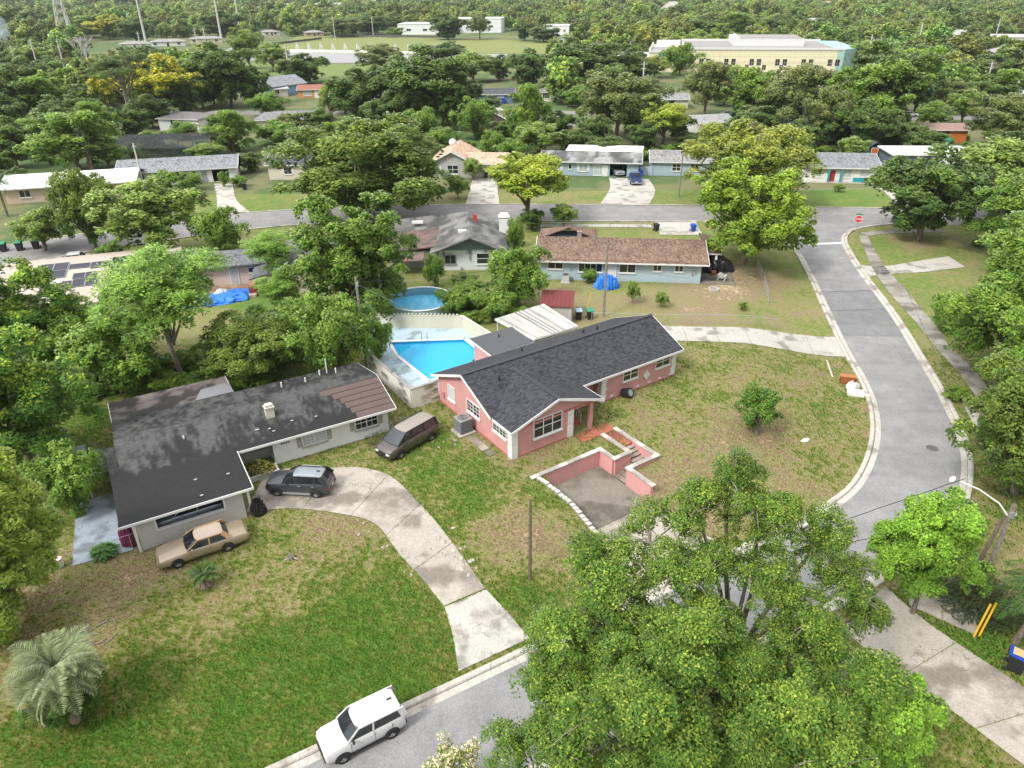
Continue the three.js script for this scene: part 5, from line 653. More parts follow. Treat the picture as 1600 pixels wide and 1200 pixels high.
{ // the school
  const t = thing('school_building', 'large cream and teal school with white flat roofs behind the trees', 'school', 86, 0, -336, -11.6 * D2R), cr = tw(0.74, 0.68, 0.47), tl = tw(0.34, 0.52, 0.49), wh = tw(0.66, 0.66, 0.65), H = 8.6;
  const w = new MB(); w.box(-12, 50.3, 0, H, -60, 0); w.build('wall', cr, t); const e = new MB(); e.prism([[50.3, 0], [53, 0], [60, -9], [60, -58], [50.3, -60]], 0, H + 0.3); e.build('teal_wing', tl, t);
  const l = new MB(); l.box(-26, -12, 0, 7.6, -52, 4); l.build('left_wing', cr, t); const lt = new MB(); lt.box(-22, -13.5, 3.4, 7.6, 4, 4.08); lt.build('teal_panel', tl, t); const lw = new MB(); lw.box(-54, -26, 0, 5, -30, 2); lw.build('low_wing', wh, t);
  const r = new MB(); r.box(-12.3, 53, H, H + 0.9, -60.3, -59.7); r.box(-12.3, 52, H - 0.02, H + 0.8, -0.25, 0.3); r.box(-12.3, -11.7, H, H + 0.9, -60, 0); r.box(10, 40, H, H + 3, -59, -22); r.box(-26.2, -11.6, 7.6, 8.5, 3.7, 4.3); r.box(-26.2, -25.6, 7.6, 8.5, -52, 4); r.box(-24, -13, 7.6, 9.6, -50, -34); r.box(-54.2, -26, 5, 5.5, -30.2, 2.2); r.box(12, 12.6, H + 3, H + 3.6, -59, -22); r.build('parapet', wh, t);
  const g = new MB(); g.quad(V(-11.6, H + 0.06, -0.3), V(52, H + 0.06, -0.3), V(52, H + 0.06, -59.6), V(-11.6, H + 0.06, -59.6)); g.quad(V(12.6, H + 3.05, -22.5), V(39.6, H + 3.05, -22.5), V(39.6, H + 3.05, -58.6), V(12.6, H + 3.05, -58.6)); g.quad(V(-25.6, 7.66, 3.6), V(-12.2, 7.66, 3.6), V(-12.2, 7.66, -33), V(-25.6, 7.66, -33)); g.build('roof', tw(0.30, 0.285, 0.27), t);
  const b = new MB(); for (const y of [3.6, 5.9]) b.box(-12, 50.3, y, y + 0.08, 0, 0.05); for (let i = 0; i < 8; i++) b.box(-4 + i * 7.5, -3.93 + i * 7.5, 0, H, 0, 0.04); b.build('wall_joints', tw(0.6, 0.55, 0.4), t);
  for (let i = 0; i < 6; i++) for (const s of [0, 2.9]) windowOn(t, -4 + i * 10.4 + s, 3.9, 0, 1.7, 2.4, 2, 1, { frame: tw(0.5, 0.48, 0.42), sill: 0 });
  windowOn(t, 57, 4.4, -5.2, 4.2, 2.4, 3, 2, { ry: 52 * D2R, sill: 0 });
  for (let i = 0; i < 6; i++) windowOn(t, 8 + i * 7, 1.9, 0, 1.5, 2, 2, 1, { sill: 0 });
}
{ const t = thing('school_wing', 'cream two window school wing glimpsed behind the forked dark tree', 'school', 14, 0, -300, -8 * D2R); const w = new MB(); w.box(0, 32, 0, 6.4, -14, 0); w.build('wall', tw(0.76, 0.70, 0.48), t); const r = new MB(); r.box(-0.3, 32.3, 6.4, 7, -14.3, 0.3); r.build('roof', M.white, t); for (const x of [4.2, 6.8, 16, 18.6]) windowOn(t, x, 3.6, 0, 1.6, 2.2, 2, 1, { sill: 0 }); }
{ // screened pool cage
  const t = thing('pool_cage', 'dark screened pool cage behind the long white house', 'pool enclosure', -83, 0, -157, 4 * D2R), f = new MB(), W = 19, D = 11, h = 2.6, y = 4.2;
  for (let i = 0; i <= 6; i++) { const x = W * i / 6; f.bar(V(x, 0, 0), V(x, h, 0), 0.1, 0.1); f.bar(V(x, h, 0), V(x, y, -4), 0.09, 0.09); f.bar(V(x, y, -4), V(x, y, -8), 0.09, 0.09); f.bar(V(x, y, -8), V(x, h, -D), 0.09, 0.09); f.bar(V(x, 0, -D), V(x, h, -D), 0.1, 0.1); } for (const [z, q] of [[0, h], [-4, y], [-8, y], [-D, h]]) f.bar(V(0, q, z), V(W, q, z), 0.1, 0.1); f.bar(V(9, h + 0.2, 0.1), V(7.6, y + 0.1, -8), 0.16, 0.1);
  f.build('frame', paint(0.05, 0.055, 0.06), t); const s = new THREE.MeshStandardMaterial({ color: C(0.03, 0.035, 0.04), transparent: true, opacity: 0.62, side: THREE.DoubleSide, roughness: 0.9 }), m = new MB(); m.quad(V(0, 0, 0), V(W, 0, 0), V(W, h, 0), V(0, h, 0)); m.quad(V(0, h, 0), V(W, h, 0), V(W, y, -4), V(0, y, -4)); m.quad(V(0, y, -4), V(W, y, -4), V(W, y, -8), V(0, y, -8)); m.quad(V(0, y, -8), V(W, y, -8), V(W, h, -D), V(0, h, -D)); m.build('screen', s, t);
}
{ // red shed by the patio cover
  const t = thing('red_shed', 'small shed with dark red roof by the blue house yard', 'shed', 4.9, 0, -71.6, -8 * D2R); const w = new MB(); w.box(-1.6, 1.6, 0, 2.0, -1.8, 1.3); w.build('wall', tw(0.42, 0.38, 0.35), t); for (let i = 0; i < 8; i++) { const m = new MB(); m.plate(V(-1.75 + i * 0.44, 2.05, 1.5), V(-1.33 + i * 0.44, 2.05, 1.5), V(-1.33 + i * 0.44, 2.55, -2), V(-1.75 + i * 0.44, 2.55, -2), 0.04); m.build('roof_panel', tw(0.17, 0.035, 0.035), t); }
  for (let i = 0; i < 8; i++) { const m = new MB(); m.box(-1.58 + i * 0.4, -1.2 + i * 0.4, 0.03, 1.95, 1.3, 1.33); m.build('board', tw(0.5, 0.46, 0.44), t); }
}

// ---------- vehicles (x forward, y up, z to the right-hand side) ----------
function vehicle(o) {
  const t = thing(o.name, o.label, o.category || 'car', o.x, o.y ?? T(o.x, o.z), o.z, Math.atan2(-o.f[1], o.f[0]));
  const L = o.L, W = o.W / 2, wr = o.wr, paintM = o.paint, st = o.st, cl = o.clear || 0.24;
  const ring = ([x, top, w, bot]) => { const h = top - bot; return [[0, bot], [w * 0.88, bot], [w * 0.965, bot + 0.09], [w, bot + h * 0.36], [w * 0.995, bot + h * 0.62], [w * 0.955, top - h * 0.13], [w * 0.9, top - h * 0.035], [w * 0.72, top + 0.012], [0, top + 0.035]].map(([z, y]) => V(x, y, z)); };
  const p = [], idx = [], rows = st.map(ring), K = rows[0].length, full = rows.map((r) => [...r, ...[...r].reverse().slice(1, -1).map((v) => V(v.x, v.y, -v.z))]), F = full[0].length;
  full.forEach((r) => r.forEach((v) => p.push(v.x, v.y, v.z)));
  for (let i = 0; i + 1 < full.length; i++) for (let k = 0; k < F; k++) { const a = i * F + k, b = i * F + (k + 1) % F, c = a + F, d = b + F; idx.push(a, b, d, a, d, c); }
  for (const [i, s] of [[0, 1], [full.length - 1, -1]]) for (let k = 1; k + 1 < F; k++) s > 0 ? idx.push(i * F, i * F + k + 1, i * F + k) : idx.push(i * F, i * F + k, i * F + k + 1);
  const g = new THREE.BufferGeometry(); g.setAttribute('position', new THREE.Float32BufferAttribute(p, 3)); g.setIndex(idx); 
  const body = meshOf('body', toCreasedNormals(g, 0.62), paintM, t);
  // cabin: glass between belt and roof, pillars, roof skin
  const { b0, b1, t0, t1, belt, roof, tw: TW } = o.cab, bw = W * 0.885, B = (x, z) => V(x, belt, z), N = 8, R = (x, z) => V(x, roof - 0.05, z);
  const glass = o.glass || M.glass, end = (name, xb, xt, s, bulge) => { const m = new MB(); for (let i = 0; i < N; i++) { const q = (k) => { const u = -1 + 2 * k / N, bl = bulge * (1 - u * u); return [V(xb + s * bl, belt - 0.02, u * bw * 0.985), V(xt + s * bl * 0.6, roof - 0.04, u * TW * 0.97)]; }, [a, d] = q(i), [b, c] = q(i + 1); s > 0 ? m.quad(b, a, d, c) : m.quad(a, b, c, d); } return m.build(name, glass, t); };
  end('windscreen', b0, t0, 1, 0.12); end('rear_window', b1, t1, -1, 0.06);
  for (const s of [-1, 1]) { const m = new MB(), A = B(b0, s * bw), D = R(t0, s * TW), Cc = R(t1, s * TW), E2 = B(b1, s * bw), q = [A, E2, Cc, D]; s > 0 ? m.quad(q[1], q[0], q[3], q[2]) : m.quad(q[0], q[1], q[2], q[3]); m.build('side_window', glass, t); }
  const pil = new MB(), pw = o.pillar || 0.07, at = (x, u, s) => V(x, lerp(belt, roof - 0.05, u), s * (lerp(bw, TW, u) + 0.012));
  for (const s of [-1, 1]) { const pm = (u, a, b2) => lerp(a, b2, u); for (const [xb, xt, w, m2] of o.pillars) pil.bar(at(xb, 0, s), at(xt, 1, s), w, 0.05, undefined, V(0, 0.3, s)); pil.bar(at(b0, 0, s), at(t0, 1, s), pw, 0.06, undefined, V(0, 0.3, s)); pil.bar(at(b1, 0, s), at(t1, 1, s), o.cpillar || pw, 0.06, undefined, V(0, 0.3, s)); pil.bar(at(t0, 1, s), at(t1, 1, s), 0.07, 0.07); }
  pil.build('pillars', o.pillarM || paintM, t);
  const rg = new THREE.PlaneGeometry(1, 1, 12, 10), rp = rg.attributes.position; for (let i = 0; i < rp.count; i++) { const u = rp.getX(i) * 2, v = rp.getY(i) * 2, x = lerp(t1 - 0.06, t0 + 0.05, (v + 1) / 2) + (v > 0 ? 0.06 * (1 - u * u) : 0) * Math.abs(v), e = Math.max(Math.abs(u) ** 4, Math.abs(v) ** 5); rp.setXYZ(i, x, roof + 0.05 * (1 - u * u) * (1 - 0.4 * v * v) - 0.07 * e, u * (TW + 0.015) * (1 - 0.16 * Math.max(0, (Math.abs(v) - 0.6) / 0.4) ** 2)); } rg.computeVertexNormals(); if (rg.attributes.normal.getY(60) < 0) { const ix = rg.index.array; for (let i = 0; i < ix.length; i += 3) [ix[i], ix[i + 1]] = [ix[i + 1], ix[i]]; rg.computeVertexNormals(); }
  meshOf('roof', rg, o.roofM || paintM, t);
  if (o.rails) for (const s of [-1, 1]) { const m = new MB(); m.tube([[t0 - 0.25, roof + 0.02, s * (TW - 0.06)], [t0 - 0.4, roof + 0.07, s * (TW - 0.06)], [t1 + 0.4, roof + 0.07, s * (TW - 0.06)], [t1 + 0.25, roof + 0.02, s * (TW - 0.06)]], 0.022); m.build('roof_rail', M.galv, t); }
  if (o.fin) { const m = new MB(); m.box(t1 + 0.18, t1 + 0.42, roof, roof + 0.09, -0.03, 0.03); m.build('aerial', M.black, t); }
  // wheels in dark arches
  for (const x of [o.wf, o.wf - o.wb]) for (const s of [-1, 1]) {
    const ar = new THREE.CircleGeometry(wr * 1.17, 28, -0.35, Math.PI + 0.7); if (s < 0) ar.rotateY(Math.PI); ar.translate(x, wr, s * (W + 0.006)); meshOf('wheel_arch', ar, o.archM || M.black, t);
    const lp = [[0.62, -0.1], [0.93, -0.1], [1, -0.06], [1, 0.06], [0.93, 0.1], [0.62, 0.1]].map(([a, b]) => new THREE.Vector2(a * wr, b)); const wg = new THREE.LatheGeometry(lp, 28).rotateX(Math.PI / 2); wg.translate(x, wr, s * (W - 0.07)); const w = meshOf('wheel', wg, M.rubber, t);
    const rim = new MB(), z = s * (W - 0.015), n = o.spokes || 5; rim.add(new THREE.CylinderGeometry(wr * 0.14, wr * 0.14, 0.05, 12).rotateX(Math.PI / 2).translate(x, wr, z)); rim.add(new THREE.TorusGeometry(wr * 0.6, wr * 0.06, 6, 24).translate(x, wr, z)); for (let k = 0; k < n; k++) { const a = k / n * 2 * Math.PI + 0.3, d = V(Math.cos(a), Math.sin(a), 0); rim.bar(V(x, wr, z).addScaledVector(d, wr * 0.1), V(x, wr, z).addScaledVector(d, wr * 0.6), 0.03, o.spokeW || wr * 0.2, undefined, V(0, 0, 1).cross(d)); } rim.build('rim', o.rimM || M.steel, w);
    const hub = new THREE.CylinderGeometry(wr * 0.6, wr * 0.6, 0.12, 20).rotateX(Math.PI / 2).translate(x, wr, s * (W - 0.09)); meshOf('brake_disc', hub, M.black, w);
  }
  const [xF, tF, wF, bF] = st[0], [xR, tR, wR, bR] = st.at(-1), x1 = st[1], xr1 = st.at(-2);
  const bx = (name, a, b, c, d, e, f2, m) => { const q = new MB(); q.box(a, b, c, d, Math.min(e, f2), Math.max(e, f2)); return q.build(name, m, t); };
  for (const s of [-1, 1]) {
    const hl = new THREE.SphereGeometry(1, 14, 10).scale(o.hl?.[0] || 0.13, o.hl?.[1] || 0.09, o.hl?.[2] || 0.2).translate(xF - 0.08, o.hlY || lerp(bF, tF, 0.72), s * wF * 0.82); meshOf('headlight', hl, M.headlight, t);
    const tl = new THREE.SphereGeometry(1, 12, 8).scale(0.1, o.tlH || 0.14, 0.17).translate(xR + 0.08, o.tlY || lerp(bR, tR, 0.72), s * wR * 0.86); meshOf('taillight', tl, M.red, t);
    const mr = new THREE.SphereGeometry(1, 10, 8).scale(0.07, 0.085, 0.13).translate(b0 - (o.mirX ?? 0.5), belt + 0.09, s * (W + 0.07)); meshOf('mirror', mr, o.mirM || paintM, t);
    for (const x of o.handles) bx('door_handle', x - 0.1, x + 0.1, belt - 0.16, belt - 0.13, s * (W * 0.955), s * (W * 0.985), o.handM || paintM);
    for (const x of o.doors) bx('door_gap', x - 0.008, x + 0.008, cl + 0.14, belt - 0.06, s * (W * 0.97), s * (W + 0.001), M.black);
    if (o.sill) bx('sill_trim', o.wf - o.wb + wr * 1.1, o.wf - wr * 1.1, cl - 0.02, cl + 0.13, s * (W * 0.9), s * (W + 0.008), o.sill);
    if (o.stripe) bx('side_trim', o.wf - o.wb + wr * 1.15, o.wf - wr * 1.15, cl + 0.26, cl + 0.3, s * (W * 0.95), s * (W + 0.006), M.chrome);
  }
  bx('grille', xF - 0.02, xF + 0.012, lerp(bF, tF, 0.55), lerp(bF, tF, 0.82), -wF * 0.55, wF * 0.55, o.grille || M.black);
  bx('front_bumper', xF - 0.1, xF + 0.05, bF, bF + 0.2, -wF * 0.97, wF * 0.97, o.bumpM || paintM); bx('rear_bumper', xR - 0.05, xR + 0.1, bR, bR + 0.22, -wR * 0.97, wR * 0.97, o.bumpM || paintM);
  bx('licence_plate', xR - 0.062, xR - 0.045, lerp(bR, tR, 0.4), lerp(bR, tR, 0.4) + 0.15, -0.16, 0.16, M.white);
  return t;
}
const carPaint = (r, g, b, o = {}) => new THREE.MeshPhysicalMaterial({ color: C(r, g, b), roughness: 0.4, metalness: 0.15, clearcoat: 0.9, clearcoatRoughness: 0.06, ...o });
const P_white = carPaint(0.56, 0.56, 0.56, { metalness: 0 }), P_gold = carPaint(0.36, 0.285, 0.19, { metalness: 0.35 }), P_grey = carPaint(0.05, 0.057, 0.066, { metalness: 0.4 }), P_tan = carPaint(0.092, 0.08, 0.068, { metalness: 0.5 }), P_blue = carPaint(0.015, 0.06, 0.24), P_silver = carPaint(0.34, 0.38, 0.42, { metalness: 0.4 });
vehicle({ name: 'white_compact_suv', label: 'white boxy compact SUV driving on the near street', category: 'car', x: -7.57, z: -23.25, y: -1.45, f: [-0.855, 0.52], L: 4.1, W: 1.78, wr: 0.35, wf: 1.28, wb: 2.5, paint: P_white, clear: 0.3, archM: M.black, sill: M.black, bumpM: M.black, rails: false, fin: true, spokes: 5,
  st: [[2.08, 0.86, 0.7, 0.36], [2.0, 0.98, 0.82, 0.3], [1.75, 1.06, 0.88, 0.28], [1.05, 1.12, 0.89, 0.28], [0.5, 1.13, 0.89, 0.28], [-0.9, 1.13, 0.89, 0.28], [-1.75, 1.15, 0.88, 0.28], [-1.98, 1.12, 0.84, 0.32], [-2.04, 0.95, 0.76, 0.4]], cab: { b0: 0.95, b1: -2.0, t0: 0.32, t1: -1.84, belt: 1.1, roof: 1.68, tw: 0.70 }, pillars: [[-0.35, -0.42, 0.09]], cpillar: 0.34, handles: [-0.2, -1.15], doors: [0.82, -0.38, -1.3], hl: [0.07, 0.1, 0.12], tlH: 0.16, mirX: 0.25, mirM: M.black });
vehicle({ name: 'gold_sedan', label: 'old gold sedan with peeling tan roof on the grass by the carport wall', x: -19.62, z: -35.4, f: [-0.866, 0.5], L: 5.3, W: 1.86, wr: 0.33, wf: 1.62, wb: 2.95, paint: P_gold, roofM: mat(C(0.52, 0.415, 0.33), { map: TX.stain, roughness: 0.6 }), pillarM: mat(C(0.44, 0.27, 0.14)), stripe: true, spokes: 14, spokeW: 0.05, bumpM: P_gold, grille: M.chrome,
  st: [[2.66, 0.66, 0.74, 0.34], [2.56, 0.77, 0.87, 0.27], [2.1, 0.84, 0.92, 0.24], [1.1, 0.92, 0.93, 0.24], [0.4, 0.95, 0.93, 0.24], [-1.1, 0.95, 0.93, 0.24], [-1.7, 0.95, 0.92, 0.24], [-2.4, 0.92, 0.9, 0.27], [-2.6, 0.86, 0.85, 0.32], [-2.66, 0.7, 0.78, 0.4]], cab: { b0: 0.98, b1: -1.6, t0: 0.28, t1: -1.22, belt: 0.93, roof: 1.42, tw: 0.66 }, pillars: [[-0.36, -0.38, 0.09]], cpillar: 0.3, handles: [-0.18, -1.05], doors: [0.85, -0.36, -1.2], hl: [0.06, 0.08, 0.2], tlH: 0.1, mirX: 0.3 });
vehicle({ name: 'dark_grey_suv', label: 'dark grey SUV with silver roof rails on the curved concrete driveway', x: -15.0, z: -41.68, f: [-0.995, -0.1], L: 4.6, W: 1.86, wr: 0.36, wf: 1.42, wb: 2.78, paint: P_grey, roofM: carPaint(0.30, 0.33, 0.36, { metalness: 0.5 }), pillarM: M.black, rails: true, fin: true, sill: M.galv, spokes: 10, spokeW: 0.06, bumpM: P_grey, clear: 0.26,
  st: [[2.3, 0.76, 0.66, 0.34], [2.22, 0.9, 0.82, 0.28], [1.9, 1.0, 0.91, 0.26], [1.1, 1.07, 0.93, 0.26], [0.4, 1.1, 0.93, 0.26], [-1.0, 1.13, 0.93, 0.26], [-1.9, 1.15, 0.9, 0.28], [-2.2, 1.1, 0.84, 0.32], [-2.28, 0.9, 0.78, 0.4]], cab: { b0: 1.0, b1: -2.12, t0: 0.2, t1: -1.72, belt: 1.09, roof: 1.63, tw: 0.66 }, pillars: [[-0.4, -0.46, 0.08], [-1.35, -1.3, 0.08]], cpillar: 0.3, handles: [-0.25, -1.2], doors: [0.8, -0.42, -1.35], mirX: 0.32, hl: [0.08, 0.06, 0.24], handM: M.galv });
vehicle({ name: 'tan_minivan', label: 'tan minivan parked on the grass between white and pink houses', category: 'minivan', x: -8.12, z: -47.3, f: [-0.645, 0.764], L: 5.3, W: 1.98, wr: 0.36, wf: 1.6, wb: 3.2, paint: P_tan, roofM: carPaint(0.30, 0.265, 0.225, { roughness: 0.5, clearcoat: 0.4 }), pillarM: M.black, spokes: 7, bumpM: M.black, clear: 0.26, glass: M.glass,
  st: [[2.62, 0.74, 0.7, 0.34], [2.52, 0.86, 0.88, 0.28], [2.2, 0.98, 0.96, 0.26], [1.6, 1.1, 0.99, 0.26], [1.0, 1.16, 0.99, 0.26], [-1.2, 1.18, 0.99, 0.26], [-2.1, 1.18, 0.97, 0.28], [-2.5, 1.14, 0.92, 0.3], [-2.62, 0.9, 0.84, 0.38]], cab: { b0: 1.72, b1: -2.46, t0: 0.72, t1: -2.22, belt: 1.15, roof: 1.84, tw: 0.73 }, pillars: [[0.35, 0.2, 0.08], [-0.95, -0.98, 0.08]], cpillar: 0.16, handles: [0.15, -0.5], doors: [1.25, 0.02, -1.2], hl: [0.16, 0.13, 0.22], tlH: 0.22, mirX: 0.65, mirM: M.black });
vehicle({ name: 'blue_grey_car', label: 'blue grey car parked inside the open carport of the white house', x: -21.6, z: -38.6, y: 0.06, f: [-0.866, 0.5], L: 4.9, W: 1.86, wr: 0.34, wf: 1.5, wb: 2.85, paint: P_silver, spokes: 8, bumpM: P_silver,
  st: [[2.45, 0.7, 0.7, 0.34], [2.36, 0.84, 0.86, 0.27], [1.9, 0.95, 0.92, 0.25], [1.0, 1.02, 0.93, 0.25], [-1.4, 1.05, 0.93, 0.25], [-2.2, 1.02, 0.88, 0.28], [-2.45, 0.9, 0.8, 0.36]], cab: { b0: 1.1, b1: -2.1, t0: 0.25, t1: -1.6, belt: 1.02, roof: 1.62, tw: 0.68 }, pillars: [[-0.4, -0.42, 0.08]], handles: [-0.2, -1.1], doors: [0.85, -0.4] });
{ const s = { L: 5.6, W: 2.0, wr: 0.4, wf: 1.75, wb: 3.5, clear: 0.36, spokes: 6 };
  const st = [[2.85, 0.9, 0.8, 0.42], [2.75, 1.08, 0.94, 0.36], [1.6, 1.16, 1.0, 0.36], [0.9, 1.18, 1.0, 0.36], [-0.6, 1.18, 1.0, 0.36], [-0.62, 0.98, 1.0, 0.36], [-2.7, 0.98, 1.0, 0.38], [-2.85, 0.94, 0.95, 0.46]];
  const cab = { b0: 1.3, b1: -0.55, t0: 0.55, t1: -0.4, belt: 1.17, roof: 1.85, tw: 0.76 };
  const p = vehicle({ ...s, name: 'blue_pickup_truck', label: 'blue pickup truck parked on the driveway of the pale blue house', category: 'pickup truck', x: 22.9, z: -134.2, f: [0.07, -1], paint: P_blue, st, cab, pillars: [[0.25, 0.22, 0.07]], handles: [0.1], doors: [1.0, 0.15], tlH: 0.2 });
  const bed = new MB(); bed.box(-2.8, -0.66, 0.98, 1.2, -0.98, -0.86); bed.box(-2.8, -0.66, 0.98, 1.2, 0.86, 0.98); bed.box(-2.86, -2.74, 0.6, 1.22, -0.98, 0.98); bed.build('bed_sides', P_blue, p); const bf = new MB(); bf.box(-2.74, -0.66, 0.985, 1.02, -0.86, 0.86); bf.build('bed_floor', M.black, p); const bb = new MB(); bb.box(-2.98, -2.86, 0.45, 0.62, -0.95, 0.95); bb.build('step_bumper', M.chrome, p);
  vehicle({ ...s, name: 'silver_truck', label: 'silver truck parked inside the carport of the pale blue house', category: 'pickup truck', x: 20.5, z: -141.3, f: [0.1, 1], paint: P_silver, st, cab, pillars: [[0.25, 0.22, 0.07]], handles: [0.1], doors: [1.0, 0.15] });
  vehicle({ ...s, name: 'dark_car', label: 'dark car with red tail lights in the open garage of the long white house', L: 4.8, W: 1.85, wr: 0.34, wf: 1.5, wb: 2.85, x: -54.6, z: -140.7, f: [-0.24, -0.97], paint: P_grey, st: [[2.4, 0.8, 0.7, 0.34], [2.3, 0.95, 0.86, 0.27], [1, 1.02, 0.93, 0.25], [-1.4, 1.05, 0.93, 0.25], [-2.3, 1.0, 0.88, 0.28], [-2.4, 0.9, 0.8, 0.36]], cab: { b0: 1.1, b1: -1.9, t0: 0.25, t1: -1.4, belt: 1.02, roof: 1.5, tw: 0.68 }, pillars: [[-0.4, -0.42, 0.08]], handles: [-0.2], doors: [0.8, -0.4] });
  const wcar = (x, z, f, label, pnt) => vehicle({ name: 'parked_car', label, x, z, f, L: 4.6, W: 1.8, wr: 0.33, wf: 1.4, wb: 2.7, spokes: 6, paint: pnt, st: [[2.3, 0.68, 0.7, 0.34], [2.2, 0.82, 0.84, 0.27], [1.7, 0.9, 0.9, 0.25], [-1.5, 0.98, 0.9, 0.25], [-2.2, 0.95, 0.86, 0.28], [-2.3, 0.8, 0.78, 0.36]], cab: { b0: 1.0, b1: -1.7, t0: 0.3, t1: -1.1, belt: 0.95, roof: 1.45, tw: 0.66 }, pillars: [[-0.3, -0.32, 0.08]], handles: [-0.2, -1], doors: [0.8, -0.3] });
  wcar(-57.5, -91.3, [-0.95, 0.3], 'white car parked behind the house with many solar panels', P_white);
  wcar(61, -212, [1, -0.1], 'white car parked under the grey green oak in the second row', P_white); wcar(-68, -205.5, [1, 0], 'dark car on the second street left of the dark trees', P_grey); wcar(-190, -556, [0.9, -0.3], 'dark car beside the distant curved parking lot', P_grey); wcar(109, -208, [1, 0.1], 'white car on the street behind the rust brown workshop', P_white); wcar(97.5, -206, [0.9, 0.2], 'dark car on the street above the rust brown workshop', P_grey);
}

// ---------- trees ----------
const leafMat = (r) => new THREE.MeshPhysicalMaterial({ vertexColors: true, roughness: 0.75, transmission: 0.5, thickness: 0, side: THREE.DoubleSide, specularIntensity: 0.45 });
M.leaf = leafMat(); M.leaf.color.setRGB(1, 1, 1);
const mixc = (a, b, t) => [lerp(a[0], b[0], t), lerp(a[1], b[1], t), lerp(a[2], b[2], t)];
class Leaves { constructor() { this.p = []; this.n = []; this.c = []; this.i = []; }
  add(p, nx, ny, nz, tx, ty, tz, L, Wd, sh, col) { // one leaf: a bent diamond
    const l = Math.hypot(tx, ty, tz) || 1; tx /= l; ty /= l; tz /= l; let bx = ny * tz - nz * ty, by = nz * tx - nx * tz, bz = nx * ty - ny * tx; const m = Math.hypot(bx, by, bz) || 1; bx /= m; by /= m; bz /= m;
    const k = this.p.length / 3, q = (a, b, d) => { this.p.push(p[0] + tx * a + bx * b, p[1] + ty * a + by * b + d, p[2] + tz * a + bz * b); this.n.push(sh[0], sh[1], sh[2]); this.c.push(col[0], col[1], col[2]); };
    q(-L / 2, 0, 0); q(L * 0.05, Wd / 2, -L * 0.06); q(L / 2, 0, -L * 0.16); q(L * 0.05, -Wd / 2, -L * 0.06); this.i.push(k, k + 2, k + 1, k, k + 3, k + 2); }
  geo() { const g = new THREE.BufferGeometry(); g.setAttribute('position', new THREE.Float32BufferAttribute(this.p, 3)); g.setAttribute('normal', new THREE.Float32BufferAttribute(this.n, 3)); g.setAttribute('color', new THREE.Float32BufferAttribute(this.c, 3)); g.setIndex(this.i); return g; } }
